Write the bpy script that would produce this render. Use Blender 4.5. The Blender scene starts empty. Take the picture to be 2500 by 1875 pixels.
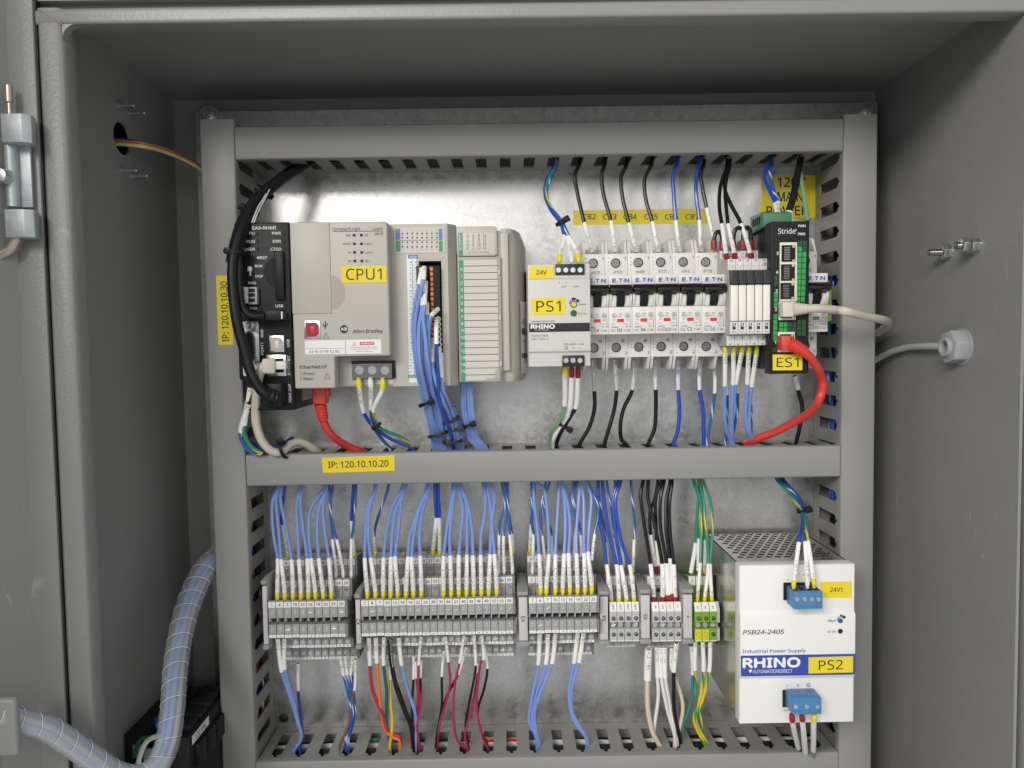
import bpy, bmesh, math, random
from mathutils import Vector, Matrix

random.seed(7)
S = 0.001            # everything below is written in millimetres
sc = bpy.context.scene
col = sc.collection

# ------------------------------------------------------------------ camera
CAM_D, PITCH, YAW, ROLL, F = 684.649, -0.05252, -0.0045, 0.015019, 1853.0
RM = Matrix.Rotation(YAW, 3, 'Z') @ Matrix.Rotation(PITCH, 3, 'X') @ Matrix.Rotation(ROLL, 3, 'Y')
cd = bpy.data.cameras.new('camera')
cam = bpy.data.objects.new('camera', cd)
col.objects.link(cam)
cd.sensor_fit = 'HORIZONTAL'
cd.sensor_width = 36.0
cd.lens = F / 2500.0 * 36.0
cd.clip_start, cd.clip_end = 0.02, 60.0
right, fwd, up = RM @ Vector((1, 0, 0)), RM @ Vector((0, 1, 0)), RM @ Vector((0, 0, 1))
cam.matrix_world = Matrix(((right.x, up.x, -fwd.x, 0), (right.y, up.y, -fwd.y, -CAM_D * S),
                           (right.z, up.z, -fwd.z, 0), (0, 0, 0, 1)))
sc.camera = cam

# ------------------------------------------------------------------ light: the room's ceiling lamps
w = bpy.data.worlds.new('World')
sc.world = w
w.use_nodes = True
w.node_tree.nodes['Background'].inputs[0].default_value = (0.95, 0.975, 1.0, 1)
w.node_tree.nodes['Background'].inputs[1].default_value = 0.60

def lamp(name, loc, target, sx, sy, power, colr):
    d = bpy.data.lights.new(name, 'AREA')
    d.shape = 'RECTANGLE'
    d.size, d.size_y, d.energy, d.color = sx, sy, power, colr
    o = bpy.data.objects.new(name, d)
    col.objects.link(o)
    o.location = loc
    o.rotation_euler = (Vector(target) - Vector(loc)).to_track_quat('-Z', 'Y').to_euler()
    return o

lamp('ceiling_lamp', (-1.35, -2.7, 1.27), (0.0, 0, -0.05), 1.6, 0.8, 76, (1.0, 0.968, 0.91))
lamp('ceiling_lamp', (0.9, -4.4, 1.15), (0.0, 0, -0.05), 3.4, 1.2, 19, (1.0, 0.97, 0.93))
sc.view_settings.view_transform = 'Standard'
sc.view_settings.look = 'None'
sc.view_settings.exposure = 0.0
sc.view_settings.gamma = 1.0
sc.view_settings.use_curve_mapping = False

# ------------------------------------------------------------------ measuring: picture point + depth -> place in millimetres
CR = {'Q1': (0, 0, 1.765), 'Q2': (1250, 0, 1.765), 'Q3': (0, 935, 1.765), 'Q4': (1250, 935, 1.765),
      'A1': (540, 520, 3.317), 'A2': (700, 520, 3.77), 'A3': (940, 520, 3.77), 'A4': (1270, 580, 4.366),
      'A5': (1540, 560, 4.147), 'A6': (1740, 400, 3.0735),
      'B1': (640, 1160, 3.317), 'B2': (960, 1160, 3.317), 'B3': (1260, 1160, 3.3167), 'B4': (1480, 1160, 3.319),
      'B5': (1700, 1260, 2.766), 'B6': (560, 900, 6.506),
      'C1': (0, 200, 3.606), 'C2': (240, 200, 3.606), 'C3': (0, 1300, 2.886), 'C4': (980, 620, 3.318),
      'C5': (1300, 360, 3.95), 'C6': (2060, 500, 3.607), 'C7': (1340, 880, 3.814), 'C8': (640, 1620, 3.16),
      'S': (0, 0, 1.0)}

def c(k, *pts):
    ox, oy, s = CR[k]
    return [(ox + p[0] / s, oy + p[1] / s) + tuple(p[2:]) for p in pts]

def at(u, v, y):
    d = RM @ Vector(((u - 1250.0) / F, 1.0, (937.5 - v) / F))
    t = (y + CAM_D) / d.y
    return Vector((d.x * t, y, d.z * t))

def ac(k, x, y, depth):
    p = c(k, (x, y))[0]
    return at(p[0], p[1], depth)

def px(k, n, y):                                  # picture length -> millimetres at a depth
    return n / CR[k][2] * (CAM_D + y) / F

def rc(k, x0, y0, x1, y1, y):
    xm, ym = (x0 + x1) / 2, (y0 + y1) / 2
    return ac(k, x0, ym, y).x, ac(k, x1, ym, y).x, ac(k, xm, y1, y).z, ac(k, xm, y0, y).z

# ------------------------------------------------------------------ materials
MATS = {}
def srgb(h):
    h = h.lstrip('#')
    r = [int(h[i:i + 2], 16) / 255 for i in (0, 2, 4)]
    return tuple(x / 12.92 if x <= 0.04045 else ((x + 0.055) / 1.055) ** 2.4 for x in r)

def mat(name, colr, rough=0.5, metal=0.0, var=0.06, vscale=40.0, bump=0.0, bscale=900.0, spec=0.5, coat=0.0):
    if isinstance(colr, str):
        colr = srgb(colr)
    m = bpy.data.materials.new(name)
    m.use_nodes = True
    nt = m.node_tree
    b = nt.nodes['Principled BSDF']
    b.inputs['Roughness'].default_value = rough
    b.inputs['Metallic'].default_value = metal
    b.inputs['Specular IOR Level'].default_value = spec
    b.inputs['Coat Weight'].default_value = coat
    tc = nt.nodes.new('ShaderNodeTexCoord')
    n = nt.nodes.new('ShaderNodeTexNoise')
    n.inputs['Scale'].default_value = vscale
    n.inputs['Detail'].default_value = 6
    n.inputs['Roughness'].default_value = 0.65
    nt.links.new(tc.outputs['Object'], n.inputs['Vector'])
    mx = nt.nodes.new('ShaderNodeMix')
    mx.data_type = 'RGBA'
    mx.inputs['A'].default_value = (*[x * (1 - var) for x in colr], 1)
    mx.inputs['B'].default_value = (*[min(1, x * (1 + var)) for x in colr], 1)
    nt.links.new(n.outputs['Fac'], mx.inputs['Factor'])
    nt.links.new(mx.outputs['Result'], b.inputs['Base Color'])
    mr = nt.nodes.new('ShaderNodeMapRange')
    mr.inputs['To Min'].default_value = max(0.03, rough - 0.08)
    mr.inputs['To Max'].default_value = min(1, rough + 0.08)
    nt.links.new(n.outputs['Fac'], mr.inputs['Value'])
    nt.links.new(mr.outputs['Result'], b.inputs['Roughness'])
    if bump > 0:
        n2 = nt.nodes.new('ShaderNodeTexNoise')
        n2.inputs['Scale'].default_value = bscale
        n2.inputs['Detail'].default_value = 3
        nt.links.new(tc.outputs['Object'], n2.inputs['Vector'])
        bp = nt.nodes.new('ShaderNodeBump')
        bp.inputs['Strength'].default_value = bump
        bp.inputs['Distance'].default_value = 0.0004
        nt.links.new(n2.outputs['Fac'], bp.inputs['Height'])
        nt.links.new(bp.outputs['Normal'], b.inputs['Normal'])
    MATS[name] = m
    return m

def striped(name, ca, cb, width=0.22, turns=0.055, ph=0.0):
    """Wire insulation with a helical tracer: uv.x is the length in mm, uv.y the way round."""
    m = mat(name, ca, 0.35)
    nt = m.node_tree
    b = nt.nodes['Principled BSDF']
    uv = nt.nodes.new('ShaderNodeUVMap')
    sep = nt.nodes.new('ShaderNodeSeparateXYZ')
    nt.links.new(uv.outputs['UV'], sep.inputs['Vector'])
    mul = nt.nodes.new('ShaderNodeMath'); mul.operation = 'MULTIPLY_ADD'
    mul.inputs[1].default_value = turns
    nt.links.new(sep.outputs['X'], mul.inputs[0])
    nt.links.new(sep.outputs['Y'], mul.inputs[2])
    fr = nt.nodes.new('ShaderNodeMath'); fr.operation = 'FRACT'
    nt.links.new(mul.outputs[0], fr.inputs[0])
    lt = nt.nodes.new('ShaderNodeMath'); lt.operation = 'LESS_THAN'
    lt.inputs[1].default_value = width
    nt.links.new(fr.outputs[0], lt.inputs[0])
    mx = nt.nodes.new('ShaderNodeMix'); mx.data_type = 'RGBA'
    old = b.inputs['Base Color'].links[0].from_socket
    nt.links.new(old, mx.inputs['A'])
    mx.inputs['B'].default_value = (*srgb(cb), 1)
    nt.links.new(lt.outputs[0], mx.inputs['Factor'])
    nt.links.new(mx.outputs['Result'], b.inputs['Base Color'])
    return m

def galvanised():
    m = mat('galvanised_steel', (0.52, 0.51, 0.49), 0.36, 0.92, 0.1, 14)
    nt = m.node_tree
    b = nt.nodes['Principled BSDF']
    tc = [n for n in nt.nodes if n.type == 'TEX_COORD'][0]
    vo = nt.nodes.new('ShaderNodeTexVoronoi')
    vo.inputs['Scale'].default_value = 230
    wn = nt.nodes.new('ShaderNodeTexNoise'); wn.inputs['Scale'].default_value = 60; wn.inputs['Detail'].default_value = 5
    addv = nt.nodes.new('ShaderNodeMix'); addv.data_type = 'VECTOR'; addv.inputs['Factor'].default_value = 0.02
    nt.links.new(tc.outputs['Object'], addv.inputs['A'])
    nt.links.new(wn.outputs['Color'], addv.inputs['B'])
    nt.links.new(tc.outputs['Object'], wn.inputs['Vector'])
    nt.links.new(addv.outputs['Result'], vo.inputs['Vector'])
    spk = nt.nodes.new('ShaderNodeTexNoise'); spk.inputs['Scale'].default_value = 430; spk.inputs['Detail'].default_value = 4
    nt.links.new(tc.outputs['Object'], spk.inputs['Vector'])
    # streaks of the rolling direction and water marks
    mp = nt.nodes.new('ShaderNodeMapping'); mp.inputs['Scale'].default_value = (110, 1, 7)
    nt.links.new(tc.outputs['Object'], mp.inputs['Vector'])
    st = nt.nodes.new('ShaderNodeTexNoise'); st.inputs['Scale'].default_value = 1.0; st.inputs['Detail'].default_value = 5
    nt.links.new(mp.outputs['Vector'], st.inputs['Vector'])
    sepc = nt.nodes.new('ShaderNodeSeparateColor')
    nt.links.new(vo.outputs['Color'], sepc.inputs['Color'])
    def mth(op, a, bb):
        q = nt.nodes.new('ShaderNodeMath'); q.operation = op
        for i, s_ in enumerate((a, bb)):
            if isinstance(s_, (int, float)):
                q.inputs[i].default_value = s_
            else:
                nt.links.new(s_, q.inputs[i])
        return q.outputs[0]
    f = mth('ADD', mth('MULTIPLY', sepc.outputs['Red'], 0.20), mth('MULTIPLY', spk.outputs['Fac'], 0.48))
    f = mth('ADD', f, mth('MULTIPLY', st.outputs['Fac'], 0.34))
    f = mth('ADD', f, 0.08)
    rg = nt.nodes.new('ShaderNodeMapRange')
    rg.inputs['From Min'].default_value, rg.inputs['From Max'].default_value = 0.35, 0.85
    rg.inputs['To Min'].default_value, rg.inputs['To Max'].default_value = 0.25, 0.43
    nt.links.new(f, rg.inputs['Value'])
    nt.links.new(rg.outputs['Result'], b.inputs['Roughness'])
    cr = nt.nodes.new('ShaderNodeValToRGB')
    cr.color_ramp.elements[0].position, cr.color_ramp.elements[1].position = 0.35, 0.82
    cr.color_ramp.elements[0].color = (0.455, 0.45, 0.44, 1)
    cr.color_ramp.elements[1].color = (0.65, 0.64, 0.615, 1)
    nt.links.new(f, cr.inputs['Fac'])
    nt.links.new(cr.outputs['Color'], b.inputs['Base Color'])
    bp = nt.nodes.new('ShaderNodeBump'); bp.inputs['Strength'].default_value = 0.14; bp.inputs['Distance'].default_value = 0.0003
    nt.links.new(spk.outputs['Fac'], bp.inputs['Height'])
    nt.links.new(bp.outputs['Normal'], b.inputs['Normal'])
    return m

GALV = galvanised()
M_ = MATS
mat('enclosure_paint', (0.240, 0.237, 0.226), 0.40, var=0.09, vscale=9, bump=0.55, bscale=460)
mat('duct_plastic', (0.272, 0.268, 0.252), 0.44, var=0.07, vscale=14, bump=0.12, bscale=600)
def scuffs(name, seed, gain):
    """sparse fine scratches and rubbed patches worn into a painted or moulded surface"""
    m = MATS[name]; nt = m.node_tree; b = nt.nodes['Principled BSDF']
    tc = [n for n in nt.nodes if n.type == 'TEX_COORD'][0]
    mp = nt.nodes.new('ShaderNodeMapping')
    mp.inputs['Rotation'].default_value = (0.5, 0.9, 0.4 + seed); mp.inputs['Scale'].default_value = (16, 240, 60)
    nt.links.new(tc.outputs['Object'], mp.inputs['Vector'])
    n1 = nt.nodes.new('ShaderNodeTexNoise'); n1.inputs['Scale'].default_value = 1.0; n1.inputs['Detail'].default_value = 3
    nt.links.new(mp.outputs['Vector'], n1.inputs['Vector'])
    n2 = nt.nodes.new('ShaderNodeTexNoise'); n2.inputs['Scale'].default_value = 11.0; n2.inputs['Detail'].default_value = 5
    nt.links.new(tc.outputs['Object'], n2.inputs['Vector'])
    r1 = nt.nodes.new('ShaderNodeMapRange'); r1.inputs['From Min'].default_value, r1.inputs['From Max'].default_value = 0.66, 0.72
    nt.links.new(n1.outputs['Fac'], r1.inputs['Value'])
    r2 = nt.nodes.new('ShaderNodeMapRange'); r2.inputs['From Min'].default_value, r2.inputs['From Max'].default_value = 0.52, 0.66
    nt.links.new(n2.outputs['Fac'], r2.inputs['Value'])
    mu = nt.nodes.new('ShaderNodeMath'); mu.operation = 'MULTIPLY'
    nt.links.new(r1.outputs['Result'], mu.inputs[0]); nt.links.new(r2.outputs['Result'], mu.inputs[1])
    mg = nt.nodes.new('ShaderNodeMath'); mg.operation = 'MULTIPLY'; mg.inputs[1].default_value = gain
    nt.links.new(mu.outputs[0], mg.inputs[0])
    mx = nt.nodes.new('ShaderNodeMix'); mx.data_type = 'RGBA'
    nt.links.new(b.inputs['Base Color'].links[0].from_socket, mx.inputs['A'])
    mx.inputs['B'].default_value = (0.50, 0.49, 0.46, 1)
    nt.links.new(mg.outputs[0], mx.inputs['Factor']); nt.links.new(mx.outputs['Result'], b.inputs['Base Color'])
scuffs('enclosure_paint', 0.0, 0.35)
scuffs('duct_plastic', 0.7, 0.40)
mat('relay_lever', (0.030, 0.030, 0.031), 0.42, var=0.1)
mat('steel_plated', (0.62, 0.62, 0.63), 0.28, 0.95, 0.1, 200)
mat('hinge_zinc', (0.46, 0.49, 0.50), 0.48, 0.6, 0.25, 120, bump=0.25, bscale=300)
mat('steel_dark', (0.27, 0.26, 0.25), 0.15, 0.9, 0.3, 300)
mat('psu_steel', (0.58, 0.565, 0.53), 0.22, 0.95, 0.08, 30)
mat('black_plastic', (0.014, 0.014, 0.015), 0.45, var=0.15, vscale=60, bump=0.05, spec=0.22)
mat('black_matte', (0.010, 0.010, 0.010), 0.6, var=0.15)
mat('dark_hole', (0.006, 0.006, 0.006), 0.8)
mat('module_beige', (0.47, 0.445, 0.385), 0.46, var=0.03, bump=0.08, bscale=1500)
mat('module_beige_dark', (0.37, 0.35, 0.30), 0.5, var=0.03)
mat('card_beige', (0.56, 0.535, 0.47), 0.5, var=0.02)
mat('psu_white', (0.80, 0.785, 0.745), 0.45, var=0.02, bump=0.05)
mat('psu_grey', (0.58, 0.565, 0.52), 0.42, var=0.02, bump=0.05)
mat('breaker_white', (0.70, 0.68, 0.635), 0.40, var=0.02, bump=0.04)
mat('relay_white', (0.80, 0.76, 0.68), 0.42, var=0.02)
mat('relay_grey', (0.46, 0.46, 0.44), 0.45, var=0.02)
mat('relay_top', (0.66, 0.64, 0.60), 0.45, var=0.02)
mat('terminal_grey', (0.345, 0.340, 0.328), 0.45, var=0.03, bump=0.05)
mat('terminal_side', (0.20, 0.198, 0.192), 0.5, var=0.03)
mat('terminal_light', (0.45, 0.445, 0.435), 0.45, var=0.03)
mat('bracket_grey', (0.30, 0.295, 0.29), 0.45, var=0.03)
mat('marker_white', (0.80, 0.785, 0.745), 0.5, var=0.02)
mat('marker_lilac', (0.55, 0.52, 0.53), 0.4, var=0.05)
mat('ground_green', (0.19, 0.36, 0.035), 0.4, var=0.1, vscale=80)
mat('ground_yellow', (0.62, 0.55, 0.02), 0.4, var=0.1, vscale=80)
mat('label_yellow', (0.78, 0.61, 0.018), 0.28, var=0.05, vscale=90)
mat('label_white', (0.80, 0.79, 0.76), 0.4, var=0.02)
mat('ink', (0.012, 0.012, 0.013), 0.5)
mat('ink_soft', (0.035, 0.035, 0.035), 0.6)
mat('ink_white', (0.80, 0.80, 0.78), 0.5)
mat('ink_blue', (0.02, 0.10, 0.42), 0.5)
mat('ink_green', (0.25, 0.32, 0.24), 0.5)
mat('print_red', (0.62, 0.03, 0.03), 0.45)
mat('print_blue', (0.030, 0.065, 0.36), 0.4)
mat('print_green', (0.06, 0.26, 0.15), 0.45)
mat('print_lightblue', (0.10, 0.19, 0.46), 0.45)
mat('band_black', (0.025, 0.024, 0.024), 0.4, spec=0.3)
mat('connector_blue', (0.055, 0.20, 0.40), 0.38, var=0.05)
mat('connector_orange', (0.75, 0.20, 0.03), 0.4)
mat('connector_green', (0.06, 0.20, 0.11), 0.4)
mat('tile_green', (0.022, 0.30, 0.06), 0.35, var=0.08)
mat('tile_dark_green', (0.007, 0.06, 0.018), 0.35, var=0.1)
mat('usb_white', (0.70, 0.68, 0.60), 0.4)
mat('jack_gold', (0.62, 0.50, 0.24), 0.3, 0.6)
mat('led_green', (0.03, 0.10, 0.05), 0.2)
mat('pot_yellow', (0.75, 0.55, 0.05), 0.35)
mat('lens_gloss', (0.012, 0.012, 0.013), 0.12)
mat('toggle_black', (0.011, 0.011, 0.011), 0.34, var=0.1, spec=0.3)
mat('rod_copper', (0.50, 0.42, 0.36), 0.3, 0.8)
mat('gland_grey', (0.34, 0.35, 0.36), 0.45)
mat('cable_black', (0.011, 0.011, 0.012), 0.45, var=0.2, bump=0.08, bscale=500, spec=0.3)
mat('cable_red', (0.66, 0.052, 0.040), 0.38, var=0.06)
mat('cable_beige', (0.62, 0.565, 0.465), 0.42, var=0.04)
mat('cable_grey', (0.42, 0.43, 0.43), 0.45)
mat('wire_lightblue', (0.205, 0.315, 0.66), 0.27, var=0.05)
mat('wire_blue', (0.022, 0.07, 0.42), 0.26, var=0.06)
mat('wire_black', (0.010, 0.010, 0.010), 0.34, var=0.15, spec=0.35)
mat('wire_red', (0.50, 0.020, 0.045), 0.36)
mat('wire_crimson', (0.42, 0.018, 0.085), 0.36)
mat('wire_orange', (0.75, 0.24, 0.02), 0.36)
mat('wire_yellow', (0.72, 0.56, 0.03), 0.36)
mat('wire_green', (0.03, 0.22, 0.13), 0.36)
mat('wire_darkgreen', (0.015, 0.12, 0.06), 0.36)
mat('wire_palegreen', (0.18, 0.32, 0.16), 0.36)
mat('wire_white', (0.74, 0.72, 0.67), 0.4)
mat('wire_cream', (0.68, 0.56, 0.42), 0.4)
mat('wire_brown', (0.24, 0.10, 0.05), 0.4)
striped('wire_blue_white', (0.025, 0.115, 0.36), '#cfd8e4', 0.15, 0.034)
striped('wire_green_yellow', (0.025, 0.25, 0.15), '#c8b832', 0.24, 0.022)
striped('wire_yellow_green', (0.70, 0.53, 0.02), '#3f8f46', 0.30, 0.030)
striped('wire_white_print', (0.74, 0.72, 0.67), '#4a4a46', 0.20, 0.0)
mat('sleeve_white', (0.86, 0.845, 0.80), 0.42, var=0.02)
mat('ferrule_yellow', (0.80, 0.66, 0.02), 0.38)
mat('ferrule_red', (0.30, 0.012, 0.02), 0.38)
mat('ferrule_white', (0.78, 0.77, 0.76), 0.38)
mat('tie_black', (0.009, 0.009, 0.009), 0.45, spec=0.25)
mat('tie_grey', (0.028, 0.028, 0.028), 0.4, spec=0.35)

def clear_plastic(name, tint, trans, rough):
    m = bpy.data.materials.new(name); m.use_nodes = True
    nt = m.node_tree; b = nt.nodes['Principled BSDF']
    b.inputs['Base Color'].default_value = (*tint, 1)
    b.inputs['Roughness'].default_value = rough
    tr = nt.nodes.new('ShaderNodeBsdfTransparent')
    tr.inputs['Color'].default_value = (*[min(1, 0.6 + 0.4 * t) for t in tint], 1)
    mix = nt.nodes.new('ShaderNodeMixShader'); mix.inputs[0].default_value = trans
    out = nt.nodes['Material Output']
    nt.links.new(b.outputs[0], mix.inputs[1]); nt.links.new(tr.outputs[0], mix.inputs[2])
    nt.links.new(mix.outputs[0], out.inputs['Surface'])
    MATS[name] = m
clear_plastic('spiral_clear', (0.66, 0.68, 0.71), 0.70, 0.18)
clear_plastic('spiral_milky', (0.60, 0.61, 0.63), 0.48, 0.22)
clear_plastic('spiral_edge', (0.90, 0.90, 0.92), 0.25, 0.3)
clear_plastic('cover_clear', (0.75, 0.75, 0.75), 0.88, 0.08)

# ------------------------------------------------------------------ mesh helpers
_TXT = {}
FONT = None
try:                                                  # the sans serif face that ships inside Blender itself
    FONT = bpy.data.fonts.load(bpy.utils.system_resource('DATAFILES', path='fonts') + '/NotoSansMath-Regular.woff2')
except Exception:
    FONT = None
def _text_raw(s, bold=0.0):
    key = s
    if key not in _TXT:
        cu = bpy.data.curves.new('lettering_curve', 'FONT')
        cu.body = s; cu.size = 1.0
        if FONT: cu.font = FONT
        cu.resolution_u = 3
        ob = bpy.data.objects.new('lettering_curve', cu)
        me = bpy.data.meshes.new_from_object(ob)
        _TXT[key] = ([(v.co.x, v.co.y) for v in me.vertices], [tuple(p.vertices) for p in me.polygons])
        bpy.data.objects.remove(ob); bpy.data.meshes.remove(me); bpy.data.curves.remove(cu)
    return _TXT[key]
CAPH = max(v[1] for v in _text_raw('H')[0])

class MB:
    def __init__(s):
        s.V, s.F, s.UV = [], [], {}
    def _add(s, vs, fs):
        b = len(s.V)
        s.V += [tuple(v) for v in vs]
        s.F += [tuple(i + b for i in f) for f in fs]
        return s
    def box(s, x0, x1, y0, y1, z0, z1):
        return s._add([(x0, y0, z0), (x1, y0, z0), (x1, y1, z0), (x0, y1, z0), (x0, y0, z1), (x1, y0, z1), (x1, y1, z1), (x0, y1, z1)],
                      [(0, 3, 2, 1), (4, 5, 6, 7), (0, 1, 5, 4), (1, 2, 6, 5), (2, 3, 7, 6), (3, 0, 4, 7)])
    def prism(s, poly, axis, a0, a1):
        n = len(poly)
        def mk(p, a):
            return {'x': (a, p[0], p[1]), 'y': (p[0], a, p[1]), 'z': (p[0], p[1], a)}[axis]
        vs = [mk(p, a0) for p in poly] + [mk(p, a1) for p in poly]
        fs = [tuple(range(n)), tuple(range(2 * n - 1, n - 1, -1))]
        fs += [(i, i + n, (i + 1) % n + n, (i + 1) % n) for i in range(n)]
        return s._add(vs, fs)
    def hull(s, a, b):                          # loft between two equal-length loops
        n = len(a)
        return s._add(list(a) + list(b), [tuple(range(n)), tuple(range(2 * n - 1, n - 1, -1))] +
                      [(i, i + n, (i + 1) % n + n, (i + 1) % n) for i in range(n)])
    def cyl(s, p0, p1, r0, r1=None, n=16):
        r1 = r0 if r1 is None else r1
        p0, p1 = Vector(p0), Vector(p1)
        d = (p1 - p0).normalized()
        a = d.orthogonal().normalized(); b = d.cross(a)
        l0 = [p0 + r0 * (math.cos(t) * a + math.sin(t) * b) for t in [2 * math.pi * i / n for i in range(n)]]
        l1 = [p1 + r1 * (math.cos(t) * a + math.sin(t) * b) for t in [2 * math.pi * i / n for i in range(n)]]
        return s.hull(l0, l1)
    def ring(s, p0, p1, ri, ro, n=20):          # a washer or sleeve with a real hole
        p0, p1 = Vector(p0), Vector(p1)
        d = (p1 - p0).normalized(); a = d.orthogonal().normalized(); b = d.cross(a)
        L = []
        for p, r in ((p0, ri), (p0, ro), (p1, ro), (p1, ri)):
            L.append([p + r * (math.cos(2 * math.pi * i / n) * a + math.sin(2 * math.pi * i / n) * b) for i in range(n)])
        vs = [v for l in L for v in l]
        fs = []
        for k in range(4):
            for i in range(n):
                j = (i + 1) % n; k2 = (k + 1) % 4
                fs.append((k * n + i, k * n + j, k2 * n + j, k2 * n + i))
        return s._add(vs, fs)
    def tube(s, pts, r, n=8, caps=True, flat=1.0):
        pts = [Vector(p) for p in pts]
        m = len(pts)
        rr = r if isinstance(r, (list, tuple)) else [r] * m
        T = [(pts[min(i + 1, m - 1)] - pts[max(i - 1, 0)]).normalized() for i in range(m)]
        nrm = T[0].orthogonal().normalized()
        base = len(s.V); ln = 0.0
        for i in range(m):
            if i:
                ln += (pts[i] - pts[i - 1]).length
                nrm = (nrm - T[i] * nrm.dot(T[i])).normalized()
            bn = T[i].cross(nrm)
            for k in range(n + 1):
                a = 2 * math.pi * k / n
                s.UV[len(s.V)] = (ln, k / n)
                s.V.append(tuple(pts[i] + rr[i] * (math.cos(a) * nrm + math.sin(a) * bn)))
        for i in range(m - 1):
            for k in range(n):
                q = base + i * (n + 1) + k
                s.F.append((q, q + 1, q + n + 2, q + n + 1))
        if caps:
            s.F.append(tuple(base + k for k in range(n - 1, -1, -1)))
            s.F.append(tuple(base + (m - 1) * (n + 1) + k for k in range(n)))
        return s
    def disc(s, cx, y, cz, r, n=16):
        return s._add([(cx + r * math.cos(2 * math.pi * i / n), y, cz + r * math.sin(2 * math.pi * i / n)) for i in range(n)], [tuple(range(n))])
    def text(s, t, x, z, y, h, align='c', wd=None, rot=0.0, bold=0.0, ital=0.0, fn=None):
        vs, fs = _text_raw(t, bold)
        if not vs:
            return s
        k = h / CAPH
        x0, x1 = min(v[0] for v in vs), max(v[0] for v in vs)
        kx = k if wd is None else wd / (x1 - x0)
        off = {'l': x0, 'c': (x0 + x1) / 2, 'r': x1}[align]
        cr, sr = math.cos(math.radians(rot)), math.sin(math.radians(rot))
        e = bold * k * 0.8
        cps = [(0, 0)] if (fn or bold < 0.006) else [(-e, 0), (e, 0), (0, e), (0, -e)]
        for q, (du, dv) in enumerate(cps):
            out = []
            for a, b in vs:
                X, Z = (a - off) * kx + ital * b * k + du, b * k - h / 2 + dv
                if fn:
                    out.append(fn(X, Z))
                else:
                    out.append((x + X * cr - Z * sr, y - 0.006 * q, z + X * sr + Z * cr))
            s._add(out, fs)
        return s

ORI = {}
def mesh_of(name, mb, m, origin=(0, 0, 0), bevel=0.0, seg=2, smooth=False, angle=35, recalc=True):
    me = bpy.data.meshes.new(name)
    ox, oy, oz = origin
    me.from_pydata([((v[0] - ox) * S, (v[1] - oy) * S, (v[2] - oz) * S) for v in mb.V], [], mb.F)
    if mb.UV:
        uvl = me.uv_layers.new(name='UVMap')
        for lp in me.loops:
            uvl.data[lp.index].uv = mb.UV.get(lp.vertex_index, (0, 0))
    elif recalc or bevel:
        bm = bmesh.new(); bm.from_mesh(me)
        if recalc:
            bmesh.ops.recalc_face_normals(bm, faces=bm.faces)
        if bevel:
            es = [e for e in bm.edges if len(e.link_faces) == 2 and e.calc_face_angle(0) > 0.5]
            bmesh.ops.bevel(bm, geom=es, offset=bevel * S, segments=seg, affect='EDGES', profile=0.5, clamp_overlap=True)
        bm.to_mesh(me); bm.free()
    if smooth or bevel or mb.UV:
        me.shade_smooth()
        me.set_sharp_from_angle(angle=math.radians(angle))
    me.materials.append(MATS[m] if isinstance(m, str) else m)
    me.update()
    return me

def link(name, me, parent=None, loc=None):
    o = bpy.data.objects.new(name, me)
    col.objects.link(o)
    if parent is not None:
        o.parent = parent
        ORI[o.name] = ORI[parent.name]
    if loc is not None:
        o.location = [v * S for v in loc]
    return o

def tag(o, label=None, cat=None, group=None, kind=None):
    if label: o['label'] = label
    if cat: o['category'] = cat
    if group: o['group'] = group
    if kind: o['kind'] = kind
    return o

def thing(name, label, cat, loc, group=None):
    o = bpy.data.objects.new(name, None)
    col.objects.link(o)
    o.empty_display_size = 0.01
    o.location = [v * S for v in loc]
    ORI[o.name] = tuple(loc)
    return tag(o, label, cat, group)

def part(name, mb, m, parent, label=None, **kw):      # mb in world millimetres
    o = link(name, mesh_of(name, mb, m, ORI[parent.name], **kw), parent)
    if label: o['label'] = label
    return o

def solo(name, mb, m, label, cat, group=None, loc=(0, 0, 0), **kw):
    o = link(name, mesh_of(name, mb, m, loc, **kw), None, loc)
    ORI[o.name] = tuple(loc)
    return tag(o, label, cat, group)

_SH = {}
def shared(key, build, m, **kw):                      # one mesh datablock, local millimetres
    if key not in _SH:
        _SH[key] = mesh_of(key.split('|')[0], build(), m, **kw)
    return _SH[key]

def spart(name, key, build, m, parent, off=(0, 0, 0), **kw):
    return link(name, shared(key, build, m, **kw), parent, off)

def rbox(k, x0, y0, x1, y1, yf, yb, mb=None):         # a block whose face is a picture rectangle at depth yf
    a = rc(k, x0, y0, x1, y1, yf)
    return (mb or MB()).box(a[0], a[1], yf, yb, a[2], a[3])

def tx(mb, k, s, x, y, h, yd, align='c', wd=None, **kw):
    p = ac(k, x, y, yd)
    return mb.text(s, p.x, p.z, yd, px(k, h, yd), align, None if wd is None else px(k, wd, yd), **kw)

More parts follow.
